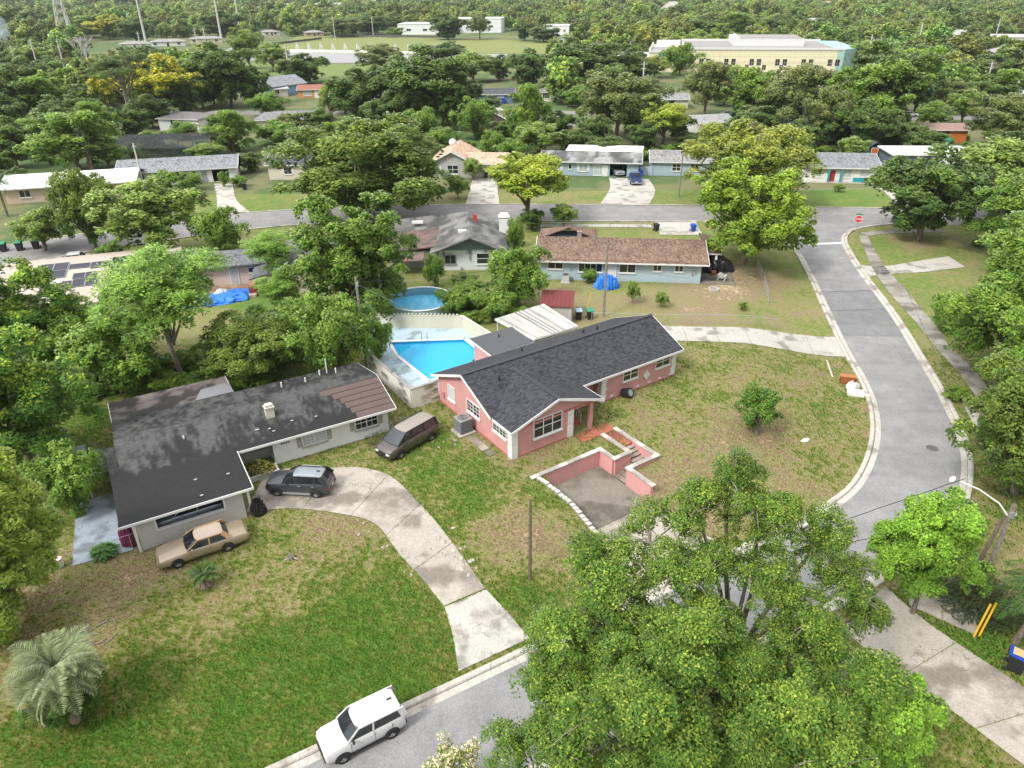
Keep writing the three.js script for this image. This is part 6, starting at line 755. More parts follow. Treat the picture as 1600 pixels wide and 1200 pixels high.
// crown of leaf clumps on limbs; W wide, H high
function proto(seed, o) {
  const R = rng(seed), { H, W, base, nc, cr, lpc, leaf } = o, lf = new Leaves(), wd = new MB(), asp = o.asp || 0.55, flat = o.flat || 0.8, yc = H * (base + (1 - base) * (o.mid || 0.48)), hy = H * (1 - base) * 0.5, cl = [];
  const trunkTop = V((R() - 0.5) * W * 0.06, H * Math.min(0.7, base + 0.16), (R() - 0.5) * W * 0.06), dirs = [];
  const lumps = [...Array(o.lumps || 9)].map(() => [V(R() - 0.5, (R() - 0.35) * 0.9, R() - 0.5).normalize(), 0.72 + 0.42 * R()]);
  const reach = (d) => { let s = 0, w = 0; for (const [l, v] of lumps) { const k = Math.exp(5 * (d.dot(l) - 1)); s += k * v; w += k; } return s / w; };
  const nb = o.boughs || 16, br = (o.br || 0.235) * W, bo = [];
  if (o.at) for (const [x, y, z, b] of o.at) bo.push([V(x, y, z), b, V(x, y - yc, z).normalize()]);
  else for (let i = 0; i < nb; i++) { let pick, best = -1; for (let q = 0; q < 8; q++) { const d = V(R() * 2 - 1, R() * 2 - 1, R() * 2 - 1); if (d.lengthSq() > 1 || d.lengthSq() < 0.02) { q--; continue; } d.normalize(); let m = 9; for (const e of dirs) m = Math.min(m, d.distanceTo(e)); if (m > best) { best = m; pick = d; } } dirs.push(pick);
    const d = pick, b = br * (0.7 + 0.6 * R()), k = (i % 5 === 4 ? 0.3 : (o.shell || 0.85)) * (0.82 + 0.36 * R()), yy = d.y < 0 ? d.y * (o.under || 1) : d.y; bo.push([V(d.x * (W / 2 - b) * k, yc + yy * Math.max(0.1, hy - b * 0.75) * k, d.z * (W / 2 - b) * k), b, d]); }
  for (let i = 0; i < nc; i++) { const [bc, b, bd] = bo[i % bo.length], e = V(R() - 0.5, R() - 0.38, R() - 0.5).normalize(), inner = R() < 0.15, rc = W * cr * (0.65 + 0.75 * R()), k = Math.max(0.2, b - rc * 0.5) * (inner ? 0.3 : 0.75 + 0.35 * R()); const c = V(bc.x + e.x * k, bc.y + e.y * k * (o.bflat || 0.95), bc.z + e.z * k); if (o.cone) { const f = 1 - o.cone * ss(yc, H, c.y); c.x *= f; c.z *= f; } const d = V(c.x / (W / 2), (c.y - yc) / hy, c.z / (W / 2)).normalize(); cl.push([c, rc, d, inner, bc]); }
  o.boughList = bo;
  const C0 = V(0, yc, 0);
  for (const [c, rc, d, inner] of cl) { const n = Math.round(lpc * (rc / (W * cr)) ** 2 * (inner ? 0.6 : 1)), hue = R(), sub = [...Array(o.sub || 7)].map(() => { const e = V(R() - 0.5, (R() - 0.3), R() - 0.5).normalize(); return [e, 0.75 + 0.4 * R(), 0.82 + 0.36 * R()]; });
    for (let k = 0; k < n; k++) {
      const [e, er, eb] = sub[k % sub.length]; const u = V(R() - 0.5, R() - 0.5 + 0.12, R() - 0.5).normalize().multiplyScalar(0.55).add(e); u.normalize(); if (u.y < -0.25 && R() < 0.6) u.y = -u.y;
      const rr = rc * er * (0.5 + 0.5 * Math.sqrt(R())), p = [c.x + u.x * rr, c.y + u.y * rr * flat, c.z + u.z * rr];
      const nn = V(u.x * 0.7 + (R() - 0.5) * 1.3, u.y * 0.5 + 0.55 + (R() - 0.5) * 0.9, u.z * 0.7 + (R() - 0.5) * 1.3).normalize(), t = V(R() - 0.5, (R() - 0.6) * 0.5, R() - 0.5); t.addScaledVector(nn, -t.dot(nn)); t.addScaledVector(u, 0.3);
      const sh = nn.clone().multiplyScalar(0.5).addScaledVector(u, 0.55).addScaledVector(d, 0.2).normalize();
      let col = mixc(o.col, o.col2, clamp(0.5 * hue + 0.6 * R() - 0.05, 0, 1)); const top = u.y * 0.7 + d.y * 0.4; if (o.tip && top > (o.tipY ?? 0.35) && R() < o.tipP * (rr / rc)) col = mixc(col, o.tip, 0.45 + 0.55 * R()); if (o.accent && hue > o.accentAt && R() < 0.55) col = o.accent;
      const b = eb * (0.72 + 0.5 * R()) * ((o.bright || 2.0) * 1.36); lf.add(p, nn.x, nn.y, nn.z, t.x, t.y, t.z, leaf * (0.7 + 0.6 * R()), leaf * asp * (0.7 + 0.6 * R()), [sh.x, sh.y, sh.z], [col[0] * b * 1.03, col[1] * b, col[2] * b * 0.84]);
    } }
  const tr = o.trunk || W * 0.02; const bend = V(trunkTop.x * 0.4 + (R() - 0.5) * W * 0.05, trunkTop.y * 0.5, trunkTop.z * 0.4); wd.tube([V(0, -0.3, 0), V(bend.x * 0.3, H * 0.03, 0), bend, trunkTop], tr * 1.25, tr * 0.75, 8);
  for (const [bc] of bo) { const k = R(), s = V(0, trunkTop.y * (0.55 + 0.45 * k), 0).lerp(trunkTop, k), md = s.clone().lerp(bc, 0.5).add(V((R() - 0.5) * W * 0.06, -W * 0.02 * R(), (R() - 0.5) * W * 0.06)); wd.tube([s, md, bc], tr * 0.6, tr * 0.24, 6); }
  const nl = o.limbs || 16; for (let i = 0; i < cl.length; i++) { if (R() > nl / cl.length) continue; const [c, , , , s] = cl[i], md = s.clone().lerp(c, 0.5).add(V((R() - 0.5) * W * 0.03, W * 0.02 * R(), (R() - 0.5) * W * 0.03)); wd.tube([s, md, c], tr * 0.24, tr * 0.07, 5);
    for (let q = 0; q < (o.twigs || 0); q++) { const f = c.clone().add(V(R() - 0.5, R() - 0.25, R() - 0.5).normalize().multiplyScalar(W * cr * (0.8 + 0.7 * R()))); wd.tube([md.clone().lerp(c, 0.3 + 0.7 * R()), f.clone().lerp(c, 0.5).add(V(0, 0.1, 0)), f], tr * 0.15, tr * 0.035, 4); } }
  const xs = [], ys = []; for (let i = 0; i < lf.p.length; i += 12) { xs.push(Math.hypot(lf.p[i], lf.p[i + 2])); ys.push(lf.p[i + 1]); } xs.sort((a, b) => a - b); ys.sort((a, b) => a - b); const Wn = 2 * xs[Math.floor(xs.length * 0.965)], Hn = ys[Math.floor(ys.length * 0.995)];
  return { H: Hn, W: Wn, leaf: lf.geo(), wood: wd.geo(), bark: o.bark || M.bark, leafM: o.leafM || M.leaf };
}
const G1 = [0.034, 0.080, 0.014], G2 = [0.072, 0.125, 0.021];
const SP = {
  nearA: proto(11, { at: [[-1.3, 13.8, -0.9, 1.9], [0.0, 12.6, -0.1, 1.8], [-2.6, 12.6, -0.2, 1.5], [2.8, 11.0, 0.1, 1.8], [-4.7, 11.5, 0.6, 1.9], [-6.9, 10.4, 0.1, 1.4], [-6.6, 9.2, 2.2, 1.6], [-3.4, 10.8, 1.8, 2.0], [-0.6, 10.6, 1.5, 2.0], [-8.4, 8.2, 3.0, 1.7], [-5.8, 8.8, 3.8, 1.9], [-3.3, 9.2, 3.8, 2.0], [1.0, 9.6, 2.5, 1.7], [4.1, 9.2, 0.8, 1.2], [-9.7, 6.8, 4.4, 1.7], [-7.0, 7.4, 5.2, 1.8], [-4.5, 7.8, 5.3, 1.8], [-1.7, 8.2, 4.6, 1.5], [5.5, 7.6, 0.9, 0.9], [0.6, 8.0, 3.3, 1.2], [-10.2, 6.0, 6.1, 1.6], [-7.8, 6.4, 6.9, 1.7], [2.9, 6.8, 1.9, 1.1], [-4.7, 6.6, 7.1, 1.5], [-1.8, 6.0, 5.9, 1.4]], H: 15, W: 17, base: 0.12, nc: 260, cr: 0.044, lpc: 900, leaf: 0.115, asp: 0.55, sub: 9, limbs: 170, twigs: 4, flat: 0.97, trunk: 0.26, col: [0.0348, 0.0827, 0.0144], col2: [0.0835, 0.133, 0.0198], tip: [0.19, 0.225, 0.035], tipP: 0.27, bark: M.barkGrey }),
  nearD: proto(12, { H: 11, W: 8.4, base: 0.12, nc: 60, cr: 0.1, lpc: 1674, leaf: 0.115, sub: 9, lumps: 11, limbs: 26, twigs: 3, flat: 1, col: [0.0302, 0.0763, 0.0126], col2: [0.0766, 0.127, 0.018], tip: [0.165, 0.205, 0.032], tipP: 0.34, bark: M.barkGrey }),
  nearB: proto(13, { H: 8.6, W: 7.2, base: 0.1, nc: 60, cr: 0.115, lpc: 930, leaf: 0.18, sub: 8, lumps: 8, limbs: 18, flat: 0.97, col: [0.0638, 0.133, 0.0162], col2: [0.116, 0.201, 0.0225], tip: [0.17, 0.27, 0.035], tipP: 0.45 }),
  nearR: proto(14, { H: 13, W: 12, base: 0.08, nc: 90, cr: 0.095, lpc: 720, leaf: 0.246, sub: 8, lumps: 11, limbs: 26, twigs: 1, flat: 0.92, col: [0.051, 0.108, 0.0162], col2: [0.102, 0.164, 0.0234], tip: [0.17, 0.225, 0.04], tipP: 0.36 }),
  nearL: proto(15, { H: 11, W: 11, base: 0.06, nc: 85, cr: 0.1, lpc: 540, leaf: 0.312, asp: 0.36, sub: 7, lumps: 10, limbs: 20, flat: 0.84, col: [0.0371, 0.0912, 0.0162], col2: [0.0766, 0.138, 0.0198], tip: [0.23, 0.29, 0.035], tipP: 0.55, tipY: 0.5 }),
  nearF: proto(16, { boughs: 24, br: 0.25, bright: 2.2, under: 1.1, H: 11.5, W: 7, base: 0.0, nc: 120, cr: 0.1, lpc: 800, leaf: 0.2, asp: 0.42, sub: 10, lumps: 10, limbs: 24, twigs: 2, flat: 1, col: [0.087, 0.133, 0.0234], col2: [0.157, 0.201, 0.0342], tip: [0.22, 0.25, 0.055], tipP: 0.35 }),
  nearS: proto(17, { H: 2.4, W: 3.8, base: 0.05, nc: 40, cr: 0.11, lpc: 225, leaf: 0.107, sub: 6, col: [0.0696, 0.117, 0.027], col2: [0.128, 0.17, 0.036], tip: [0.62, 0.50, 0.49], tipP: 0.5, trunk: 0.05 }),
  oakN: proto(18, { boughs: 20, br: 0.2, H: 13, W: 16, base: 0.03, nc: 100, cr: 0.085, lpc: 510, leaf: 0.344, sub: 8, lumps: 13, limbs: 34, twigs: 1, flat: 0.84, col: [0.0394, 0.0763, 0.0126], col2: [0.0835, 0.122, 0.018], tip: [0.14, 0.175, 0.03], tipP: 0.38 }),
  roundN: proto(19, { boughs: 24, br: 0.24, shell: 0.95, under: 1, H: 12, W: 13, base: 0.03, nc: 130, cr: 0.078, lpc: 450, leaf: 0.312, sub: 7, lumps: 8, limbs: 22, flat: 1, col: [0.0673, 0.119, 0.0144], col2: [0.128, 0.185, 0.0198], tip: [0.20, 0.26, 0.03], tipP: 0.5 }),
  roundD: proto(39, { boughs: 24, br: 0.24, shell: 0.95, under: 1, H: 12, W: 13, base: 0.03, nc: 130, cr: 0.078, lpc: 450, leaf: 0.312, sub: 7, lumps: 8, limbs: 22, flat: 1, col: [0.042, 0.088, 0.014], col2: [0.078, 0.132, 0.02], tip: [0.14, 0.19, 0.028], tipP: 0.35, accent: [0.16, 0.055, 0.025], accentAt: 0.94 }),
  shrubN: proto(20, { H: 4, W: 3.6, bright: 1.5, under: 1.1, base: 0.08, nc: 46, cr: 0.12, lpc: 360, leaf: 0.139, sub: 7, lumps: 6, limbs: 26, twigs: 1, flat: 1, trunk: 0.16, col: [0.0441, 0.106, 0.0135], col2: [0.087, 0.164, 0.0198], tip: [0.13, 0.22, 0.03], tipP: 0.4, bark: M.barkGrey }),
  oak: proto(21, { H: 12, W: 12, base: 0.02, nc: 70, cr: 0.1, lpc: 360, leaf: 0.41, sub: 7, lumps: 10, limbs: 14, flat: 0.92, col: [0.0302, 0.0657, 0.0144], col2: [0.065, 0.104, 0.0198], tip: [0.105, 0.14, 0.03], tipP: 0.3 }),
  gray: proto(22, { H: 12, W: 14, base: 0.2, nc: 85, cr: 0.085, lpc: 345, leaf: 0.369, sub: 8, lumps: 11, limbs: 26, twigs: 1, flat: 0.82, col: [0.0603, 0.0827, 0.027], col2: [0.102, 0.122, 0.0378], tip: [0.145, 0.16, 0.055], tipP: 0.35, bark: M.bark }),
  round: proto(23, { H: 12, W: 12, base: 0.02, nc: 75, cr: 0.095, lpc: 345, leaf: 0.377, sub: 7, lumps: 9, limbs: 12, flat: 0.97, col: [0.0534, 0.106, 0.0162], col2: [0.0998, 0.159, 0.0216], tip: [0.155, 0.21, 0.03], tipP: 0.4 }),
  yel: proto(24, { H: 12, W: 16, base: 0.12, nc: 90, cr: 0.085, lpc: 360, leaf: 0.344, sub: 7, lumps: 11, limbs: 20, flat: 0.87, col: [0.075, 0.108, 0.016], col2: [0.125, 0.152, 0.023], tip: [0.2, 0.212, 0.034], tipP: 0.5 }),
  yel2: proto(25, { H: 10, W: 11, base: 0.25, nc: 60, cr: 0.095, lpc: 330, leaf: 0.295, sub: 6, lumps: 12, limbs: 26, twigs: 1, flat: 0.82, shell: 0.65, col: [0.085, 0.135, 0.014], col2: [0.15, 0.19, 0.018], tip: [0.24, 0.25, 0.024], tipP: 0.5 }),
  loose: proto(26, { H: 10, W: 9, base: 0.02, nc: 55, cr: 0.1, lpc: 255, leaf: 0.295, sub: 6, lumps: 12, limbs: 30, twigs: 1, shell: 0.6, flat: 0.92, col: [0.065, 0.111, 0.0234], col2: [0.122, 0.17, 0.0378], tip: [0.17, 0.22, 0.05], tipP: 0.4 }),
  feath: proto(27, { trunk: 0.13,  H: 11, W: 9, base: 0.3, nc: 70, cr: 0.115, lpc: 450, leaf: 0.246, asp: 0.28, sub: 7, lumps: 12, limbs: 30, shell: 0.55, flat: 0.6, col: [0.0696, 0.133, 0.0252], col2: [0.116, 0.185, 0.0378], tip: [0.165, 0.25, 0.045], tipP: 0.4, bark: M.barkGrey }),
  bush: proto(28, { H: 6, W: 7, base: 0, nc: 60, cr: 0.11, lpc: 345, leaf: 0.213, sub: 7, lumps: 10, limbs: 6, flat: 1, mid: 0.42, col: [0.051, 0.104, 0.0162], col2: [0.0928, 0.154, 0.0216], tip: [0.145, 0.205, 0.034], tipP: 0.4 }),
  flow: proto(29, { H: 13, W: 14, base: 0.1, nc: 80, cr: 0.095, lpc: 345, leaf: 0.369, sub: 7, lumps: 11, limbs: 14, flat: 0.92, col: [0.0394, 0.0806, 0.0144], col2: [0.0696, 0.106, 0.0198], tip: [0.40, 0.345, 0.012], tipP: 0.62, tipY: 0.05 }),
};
{ // dead tree: limbs only
  const R = rng(77), w = new MB(), grow = (a, d, l, r, n) => { const b = a.clone().addScaledVector(d, l); w.tube([a, a.clone().lerp(b, 0.5).add(V((R() - 0.5) * l * 0.12, 0, (R() - 0.5) * l * 0.12)), b], r, r * 0.62, 5); if (!n) return; for (let i = 0; i < (n > 3 ? 3 : 4); i++) grow(b, d.clone().add(V((R() - 0.5) * 1.3, R() * 0.5, (R() - 0.5) * 1.3)).normalize(), l * (0.62 + 0.2 * R()), r * 0.6, n - 1); };
  grow(V(0, -0.3, 0), V(0.04, 1, 0).normalize(), 5, 0.38, 4); SP.dead = { H: 15, W: 13, wood: w.geo(), bark: mat(C(0.50, 0.47, 0.43)) };
}
{ // tall pine: long bare trunk, flat tufted top
  const p = proto(31, { H: 19, W: 13, base: 0.6, nc: 46, cr: 0.1, lpc: 300, leaf: 0.5, asp: 0.16, sub: 6, lumps: 10, limbs: 26, flat: 0.55, trunk: 0.3, col: [0.048, 0.078, 0.024], col2: [0.075, 0.11, 0.032], bark: M.barkGrey }); SP.pine = p;
}
const treeBox = [];
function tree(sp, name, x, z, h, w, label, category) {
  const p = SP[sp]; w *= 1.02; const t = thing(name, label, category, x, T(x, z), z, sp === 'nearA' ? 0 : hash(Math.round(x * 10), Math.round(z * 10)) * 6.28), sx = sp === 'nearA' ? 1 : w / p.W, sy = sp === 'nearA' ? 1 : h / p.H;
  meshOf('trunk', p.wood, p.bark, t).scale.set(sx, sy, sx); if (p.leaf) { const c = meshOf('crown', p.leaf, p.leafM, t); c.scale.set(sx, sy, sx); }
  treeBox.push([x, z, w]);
}
// palms: arching fronds with paired leaflets
function palm(name, label, x, z, o) {
  const R = rng(o.seed), t = thing(name, label, 'palm tree', x, T(x, z), z), h = o.h, tr = new MB();
  tr.tube([V(0, -0.2, 0), V((o.lean || 0) * 0.4, h * 0.5, 0), V(o.lean || 0, h, 0)], o.r, o.r * 0.85, 9); if (o.skirt) for (let i = 0; i < 40; i++) { const a = R() * 6.28, y = h * (1 - 0.55 * R()); tr.bar(V(Math.cos(a) * o.r, y, Math.sin(a) * o.r), V(Math.cos(a) * o.r * 2.2, y - 0.5, Math.sin(a) * o.r * 2.2), 0.12, 0.03); } tr.build('trunk', o.bark || M.bark, t);
  const frond = (az, el, L, dead) => { const lf = new Leaves(), d = V(Math.cos(az), 0, Math.sin(az)), pts = [], n = o.n || 22; let p = V((o.lean || 0), h, 0), e = el; const st = L / n; for (let i = 0; i <= n; i++) { pts.push(p.clone()); p = p.clone().addScaledVector(d, Math.cos(e) * st).add(V(0, Math.sin(e) * st, 0)); e -= o.droop * (0.5 + i / n) / n; }
    const b = new MB(); const side = V(-d.z, 0, d.x); for (let i = 2; i <= n; i++) for (const s of [-1, 1]) for (let q = 0; q < 2; q++) { const k = i / n, ll = o.leaf * Math.sin(Math.PI * (0.12 + 0.86 * k)) * (0.85 + 0.3 * R()) + 0.08, dir = side.clone().multiplyScalar(s).addScaledVector(d, 0.65 + 0.2 * q).add(V(0, o.vee - 0.25 * q - (o.fold || 0) * R(), 0)).normalize(), c = pts[i].clone().addScaledVector(dir, ll * 0.5), nn = V(0, 1, 0).addScaledVector(dir, -dir.y).addScaledVector(side, -s * 0.3).normalize(), base = dead ? [0.30, 0.23, 0.15] : mixc(o.col, o.col2, R()), g = 0.8 + 0.4 * R(); lf.add([c.x, c.y, c.z], nn.x, nn.y, nn.z, dir.x, dir.y, dir.z, ll, o.lw || 0.06, [nn.x, nn.y, nn.z], base.map((v) => v * g)); }
    const f = meshOf('frond', lf.geo(), M.leaf, t); b.tube(pts.filter((_, i) => i % 3 === 0), 0.03, 0.008, 4); b.build('rachis', dead ? M.bark : paint(0.16, 0.2, 0.09), f); };
  for (let i = 0; i < o.fronds; i++) { const k = i / o.fronds; frond(i * 2.39996 + (o.jit || 0) * (R() - 0.5), lerp(o.up, o.down, k) + (0.15 + (o.jit || 0)) * (R() - 0.5), o.len * (0.85 + 0.3 * R()), k > 1 - (o.dead || 0)); }
  if (o.shag) { const p = SP.bush, c = meshOf('ivy', p.leaf, M.ivy ??= Object.assign(M.leaf.clone(), { color: C(0.45, 0.55, 0.45) }), t); c.scale.set(o.shag / p.W, h * 0.95 / p.H, o.shag / p.W); }
}
// fan palm: round head of stiff leaves
tree('nearA', 'tree', 10.6, -24.7, 15.6, 17.0, 'tall open crowned tree with bare grey twigs, largest at the bottom of the photo', 'tree');
tree('nearD', 'tree', 5.2, -19.5, 12.0, 8.4, 'dark green tree with yellow green shoots beside the street at the bottom edge', 'tree');
tree('nearD', 'tree', 10.8, -18.5, 10.5, 8.3, 'dark leafy tree right below the tall open crowned tree', 'tree');
tree('nearB', 'tree', 14.7, -19.0, 8.6, 4.8, 'bright fresh green tree at the bottom edge beside the stained right driveway', 'tree');
tree('nearS', 'flowering_shrub', -2.7, -19.7, 3.8, 3.1, 'pale pink flowering shrub top at the bottom edge of the photo', 'shrub');
tree('nearB', 'tree', 23.5, -31.0, 8.2, 5.7, 'bright green leafy tree beside the street lamp pole on the right', 'tree');
tree('oakN', 'tree', 36.6, -42.5, 10.3, 9.4, 'dark tree reaching over the kerb beside the lower new driveway apron', 'tree');
tree('nearR', 'tree', 44.8, -58.7, 14.5, 11.9, 'big bright green tree over the cracked sidewalk at the right edge', 'tree');
tree('nearR', 'tree', 56.5, -69.0, 12.9, 14.0, 'light green tree cut by the right edge above the cracked sidewalk', 'tree');
tree('nearR', 'tree', 41.5, -49.2, 12.2, 9.2, 'green tree at the right edge between cracked sidewalk and new apron', 'tree');
tree('loose', 'tree', 71.4, -106.0, 11.8, 13.9, 'pale green loose tree in front of the blue house with the white roof', 'tree');
tree('nearR', 'tree', 64.1, -87.1, 11.2, 14.1, 'yellow green tree at the right edge above the corner lawn', 'tree');
tree('oak', 'tree', 57.3, -98.7, 12.2, 13.0, 'tree with thick trunk in brown mulch on the corner lawn near the stop sign', 'tree');
tree('roundN', 'tree', 29.7, -88.8, 12.6, 14.5, 'big round bright green tree beside the blue house with brown shingles', 'tree');
tree('yel', 'tree', 37.4, -118.8, 12.7, 20.1, 'broad yellowish green tree behind the big round bright tree', 'tree');
tree('yel2', 'tree', 2.4, -108.5, 9.9, 11.8, 'yellow green tree on the verge by the far street', 'tree');
tree('oakN', 'tree', -22.0, -110.1, 14.7, 25.5, 'huge spreading live oak beside the far street left of the tan roofed house', 'tree');
tree('roundD', 'tree', -16.7, -72.2, 12.9, 12.0, 'tall bushy tree with red brown leaf patches left of the vine covered house', 'tree');
tree('bush', 'tree', 0.7, -75.4, 6.8, 6.9, 'rounded tree in the yard between vine covered house and dark red shed', 'tree');
tree('bush', 'shrub', -15.8, -58.4, 8.0, 7.2, 'broad light green shrub behind the white house near the pole', 'shrub');
tree('bush', 'shrub', -12.6, -61.7, 4.4, 3.0, 'small leafy shrub growing over the pool wall right of the leaning pole', 'shrub');
tree('feath', 'tree', -29.9, -58.2, 12.5, 10.5, 'feathery light green tree with two bare trunks behind the white house', 'tree');
tree('feath', 'tree', -35.2, -61.0, 7.9, 6.4, 'feathery tree in front of the house with many solar panels', 'tree');
tree('feath', 'tree', -28.0, -81.3, 7.0, 6.0, 'thin pale green sapling in front of the grey shingle roof', 'tree');
tree('feath', 'tree', -23.7, -70.0, 6.2, 4.6, 'thin sapling with few leaf tufts in front of the beige gable wall', 'tree');
tree('oakN', 'shrub', -23.1, -57.6, 6.3, 8.4, 'dark wild hedge shrub right of the feathery tree behind the white house', 'shrub');
tree('bush', 'shrub', -21.6, -62.7, 5.5, 6.7, 'wild hedge shrub just below the beige gable house', 'shrub');
tree('bush', 'shrub', -34.2, -56.4, 6.9, 8.3, 'dark wild shrub left of the feathery tree behind the white house', 'shrub');
tree('bush', 'shrub', -40.1, -57.9, 6.3, 7.3, 'dark wild shrub below the broad leaved tree at left', 'shrub');
tree('nearL', 'tree', -44.5, -58.0, 11.4, 10.5, 'broad leaved dark green tree with yellow green tips at the left edge', 'tree');
tree('nearL', 'tree', -40.7, -61.1, 7.3, 7.0, 'broad leaved tree with yellow tips just below the many solar panels', 'tree');
tree('nearL', 'tree', -35.8, -44.4, 10.7, 10.1, 'large leaved tree at the left edge level with the stained roof of the white house', 'tree');
tree('nearF', 'tree', -27.6, -28.9, 12.1, 7.0, 'fine leaved light green tree at the left edge beside the blue grey patio', 'tree');
tree('bush', 'shrub', -29.9, -39.4, 4.9, 4.7, 'dark green shrub between the blue grey patio and the light green tree', 'shrub');
tree('oakN', 'tree', -57.8, -97.9, 10.5, 8.5, 'dense dark mango shaped tree left of the white house with open garage', 'tree');
tree('loose', 'tree', -46.7, -93.7, 9.9, 12.5, 'green tree in front of the white house with open garage', 'tree');
tree('bush', 'tree', -38.3, -92.9, 6.7, 6.4, 'dark tree with bent branches just left of the far street driveway apron', 'tree');
tree('loose', 'tree', -64.3, -97.0, 5.4, 7.0, 'small tree with forked trunk at the left beside the bins', 'tree');
tree('oak', 'tree', -101.1, -152.3, 9.5, 9.8, 'dark green tree at the left edge behind the white roofed house', 'tree');
tree('round', 'tree', -86.1, -148.1, 11.3, 16.6, 'bright rounded tree behind the cabbage palm', 'tree');
tree('pine', 'pine_tree', -95.9, -194.2, 19.0, 15.9, 'tall pine with long bare trunk beside the yellow flowering tree', 'tree');
tree('flow', 'flowering_tree', -99.7, -221.4, 15.9, 19.6, 'large tree covered in yellow blossom left of the centre', 'tree');
tree('flow', 'flowering_tree', -117.4, -227.6, 11.9, 11.2, 'smaller yellow blossom tree just left of the tall pine', 'tree');
tree('oak', 'tree', -86.3, -238.9, 18.0, 17.5, 'dark tree directly right of the yellow blossom tree', 'tree');
tree('oak', 'tree', -94.2, -236.7, 15.3, 13.5, 'dark tree partly behind the yellow blossom tree', 'tree');
tree('oak', 'tree', -79.9, -303.8, 10.7, 19.2, 'dark dense tree in front of the parking lot', 'tree');
tree('bush', 'shrub', -68.9, -219.5, 6.4, 10.6, 'dark round shrub below the blue gabled house', 'shrub');
tree('round', 'tree', -61.4, -166.5, 8.9, 10.1, 'light green round tree right of the white house with grey shingles in the second row', 'tree');
tree('bush', 'shrub', -54.5, -175.3, 5.1, 10.7, 'dark clipped hedge below the flat grey hip roof', 'shrub');
tree('oak', 'shrub', -51.4, -146.5, 3.7, 5.5, 'dark shrub at the right end of the white house with open garage', 'shrub');
tree('loose', 'shrub', -64.6, -158.3, 3.3, 6.8, 'pale shrub behind the screened pool cage', 'shrub');
tree('loose', 'tree', -48.5, -209.0, 9.5, 6.9, 'thin tree right of the orange house with rust red roof', 'tree');
tree('oak', 'tree', -38.8, -201.9, 13.8, 15.3, 'dark tree left of the pair in the middle of the second row', 'tree');
tree('oak', 'tree', -19.6, -196.7, 18.7, 22.6, 'very tall dark tree in the middle of the second row', 'tree');
tree('oak', 'tree', -30.7, -210.1, 15.5, 15.5, 'dark tree between two others in the middle of the second row', 'tree');
tree('bush', 'tree', -8.3, -179.5, 9.2, 9.3, 'dark tree just left of the small brown gable roof', 'tree');
tree('round', 'tree', 4.0, -164.7, 13.6, 9.1, 'bright upright tree in front of the small cream house', 'tree');
tree('loose', 'tree', 6.2, -159.0, 6.8, 11.1, 'light green tree behind the pale blue house with carport', 'tree');
tree('oak', 'tree', 7.0, -278.1, 12.9, 14.5, 'dark tree left of the small cream house', 'tree');
tree('oak', 'tree', 26.5, -288.4, 15.9, 25.7, 'broad dark tree with forked trunk in front of the school', 'tree');
tree('oak', 'tree', 43.6, -295.5, 12.1, 16.8, 'dark tree right of the forked tree in front of the school', 'tree');
tree('loose', 'tree', -13.9, -304.9, 10.5, 17.3, 'grey green tree above the far blue house', 'tree');
tree('gray', 'tree', 25.1, -177.7, 14.2, 20.1, 'grey green spreading oak behind the pale blue house with carport', 'tree');
tree('yel2', 'tree', 34.1, -167.7, 9.2, 10.7, 'yellow tree behind the pale blue house with carport', 'tree');
tree('round', 'tree', 21.1, -231.6, 5.9, 9.6, 'light green tree at the right of the small cream house', 'tree');
tree('gray', 'tree', 53.5, -209.5, 13.9, 15.9, 'grey green oak with dark trunks in front of the school', 'tree');
tree('round', 'tree', 61.1, -192.1, 14.0, 14.3, 'bright green tree in front of the school left part', 'tree');
tree('gray', 'tree', 67.5, -178.9, 15.4, 19.3, 'broad olive oak in front of the school windows', 'tree');
tree('oak', 'tree', 58.8, -177.6, 7.3, 13.4, 'dark blue green tree below the school', 'tree');
tree('round', 'tree', 76.9, -168.6, 16.7, 18.2, 'tall leaning green tree right of the olive oak', 'tree');
tree('oak', 'tree', 86.1, -176.2, 20.1, 18.8, 'tallest dark green tree right of the school corner', 'tree');
tree('round', 'tree', 107.8, -210.7, 16.9, 17.3, 'bright green crown above the small lawn at the right', 'tree');
tree('oak', 'tree', 71.8, -165.8, 8.0, 11.2, 'dark tree behind the house with teal posts', 'tree');
tree('oak', 'tree', 82.7, -160.9, 6.7, 8.2, 'dark bushy tree beside the small orange door shed', 'tree');
tree('gray', 'tree', 106.8, -162.5, 10.7, 15.0, 'grey olive tree at the right edge below the brown roof', 'tree');
tree('loose', 'tree', 114.8, -192.9, 8.5, 8.0, 'drooping tree right of the orange brown carport house', 'tree');
tree('round', 'tree', 139.9, -250.0, 10.5, 18.4, 'light green crown right of the leaning tall tree', 'tree');
tree('gray', 'tree', 160.2, -269.5, 9.4, 13.2, 'grey tree with bare top in the right background', 'tree');
tree('oak', 'tree', 182.1, -283.5, 11.1, 20.8, 'dark green tree near the right edge below the utility poles', 'tree');
tree('oak', 'tree', 162.8, -307.8, 13.2, 22.4, 'dark green crown in front of the utility pole row', 'tree');
tree('round', 'tree', 141.2, -220.8, 10.5, 12.8, 'bright green tree at the right edge in the third row', 'tree');
tree('loose', 'tree', 151.9, -335.2, 11.4, 19.0, 'yellowish crown left of the first white utility pole', 'tree');
tree('oak', 'tree', -136.2, -208.7, 13.4, 15.5, 'dense green tree at the upper left edge', 'tree');
tree('round', 'tree', -130.3, -213.9, 11.6, 14.1, 'green tree left of the yellow house', 'tree');
tree('oak', 'tree', -115.1, -197.2, 8.6, 12.3, 'dark bushy tree below the yellow house', 'tree');
tree('round', 'tree', -96.2, -177.5, 9.6, 10.4, 'green tree below and left of the tall pine', 'tree');
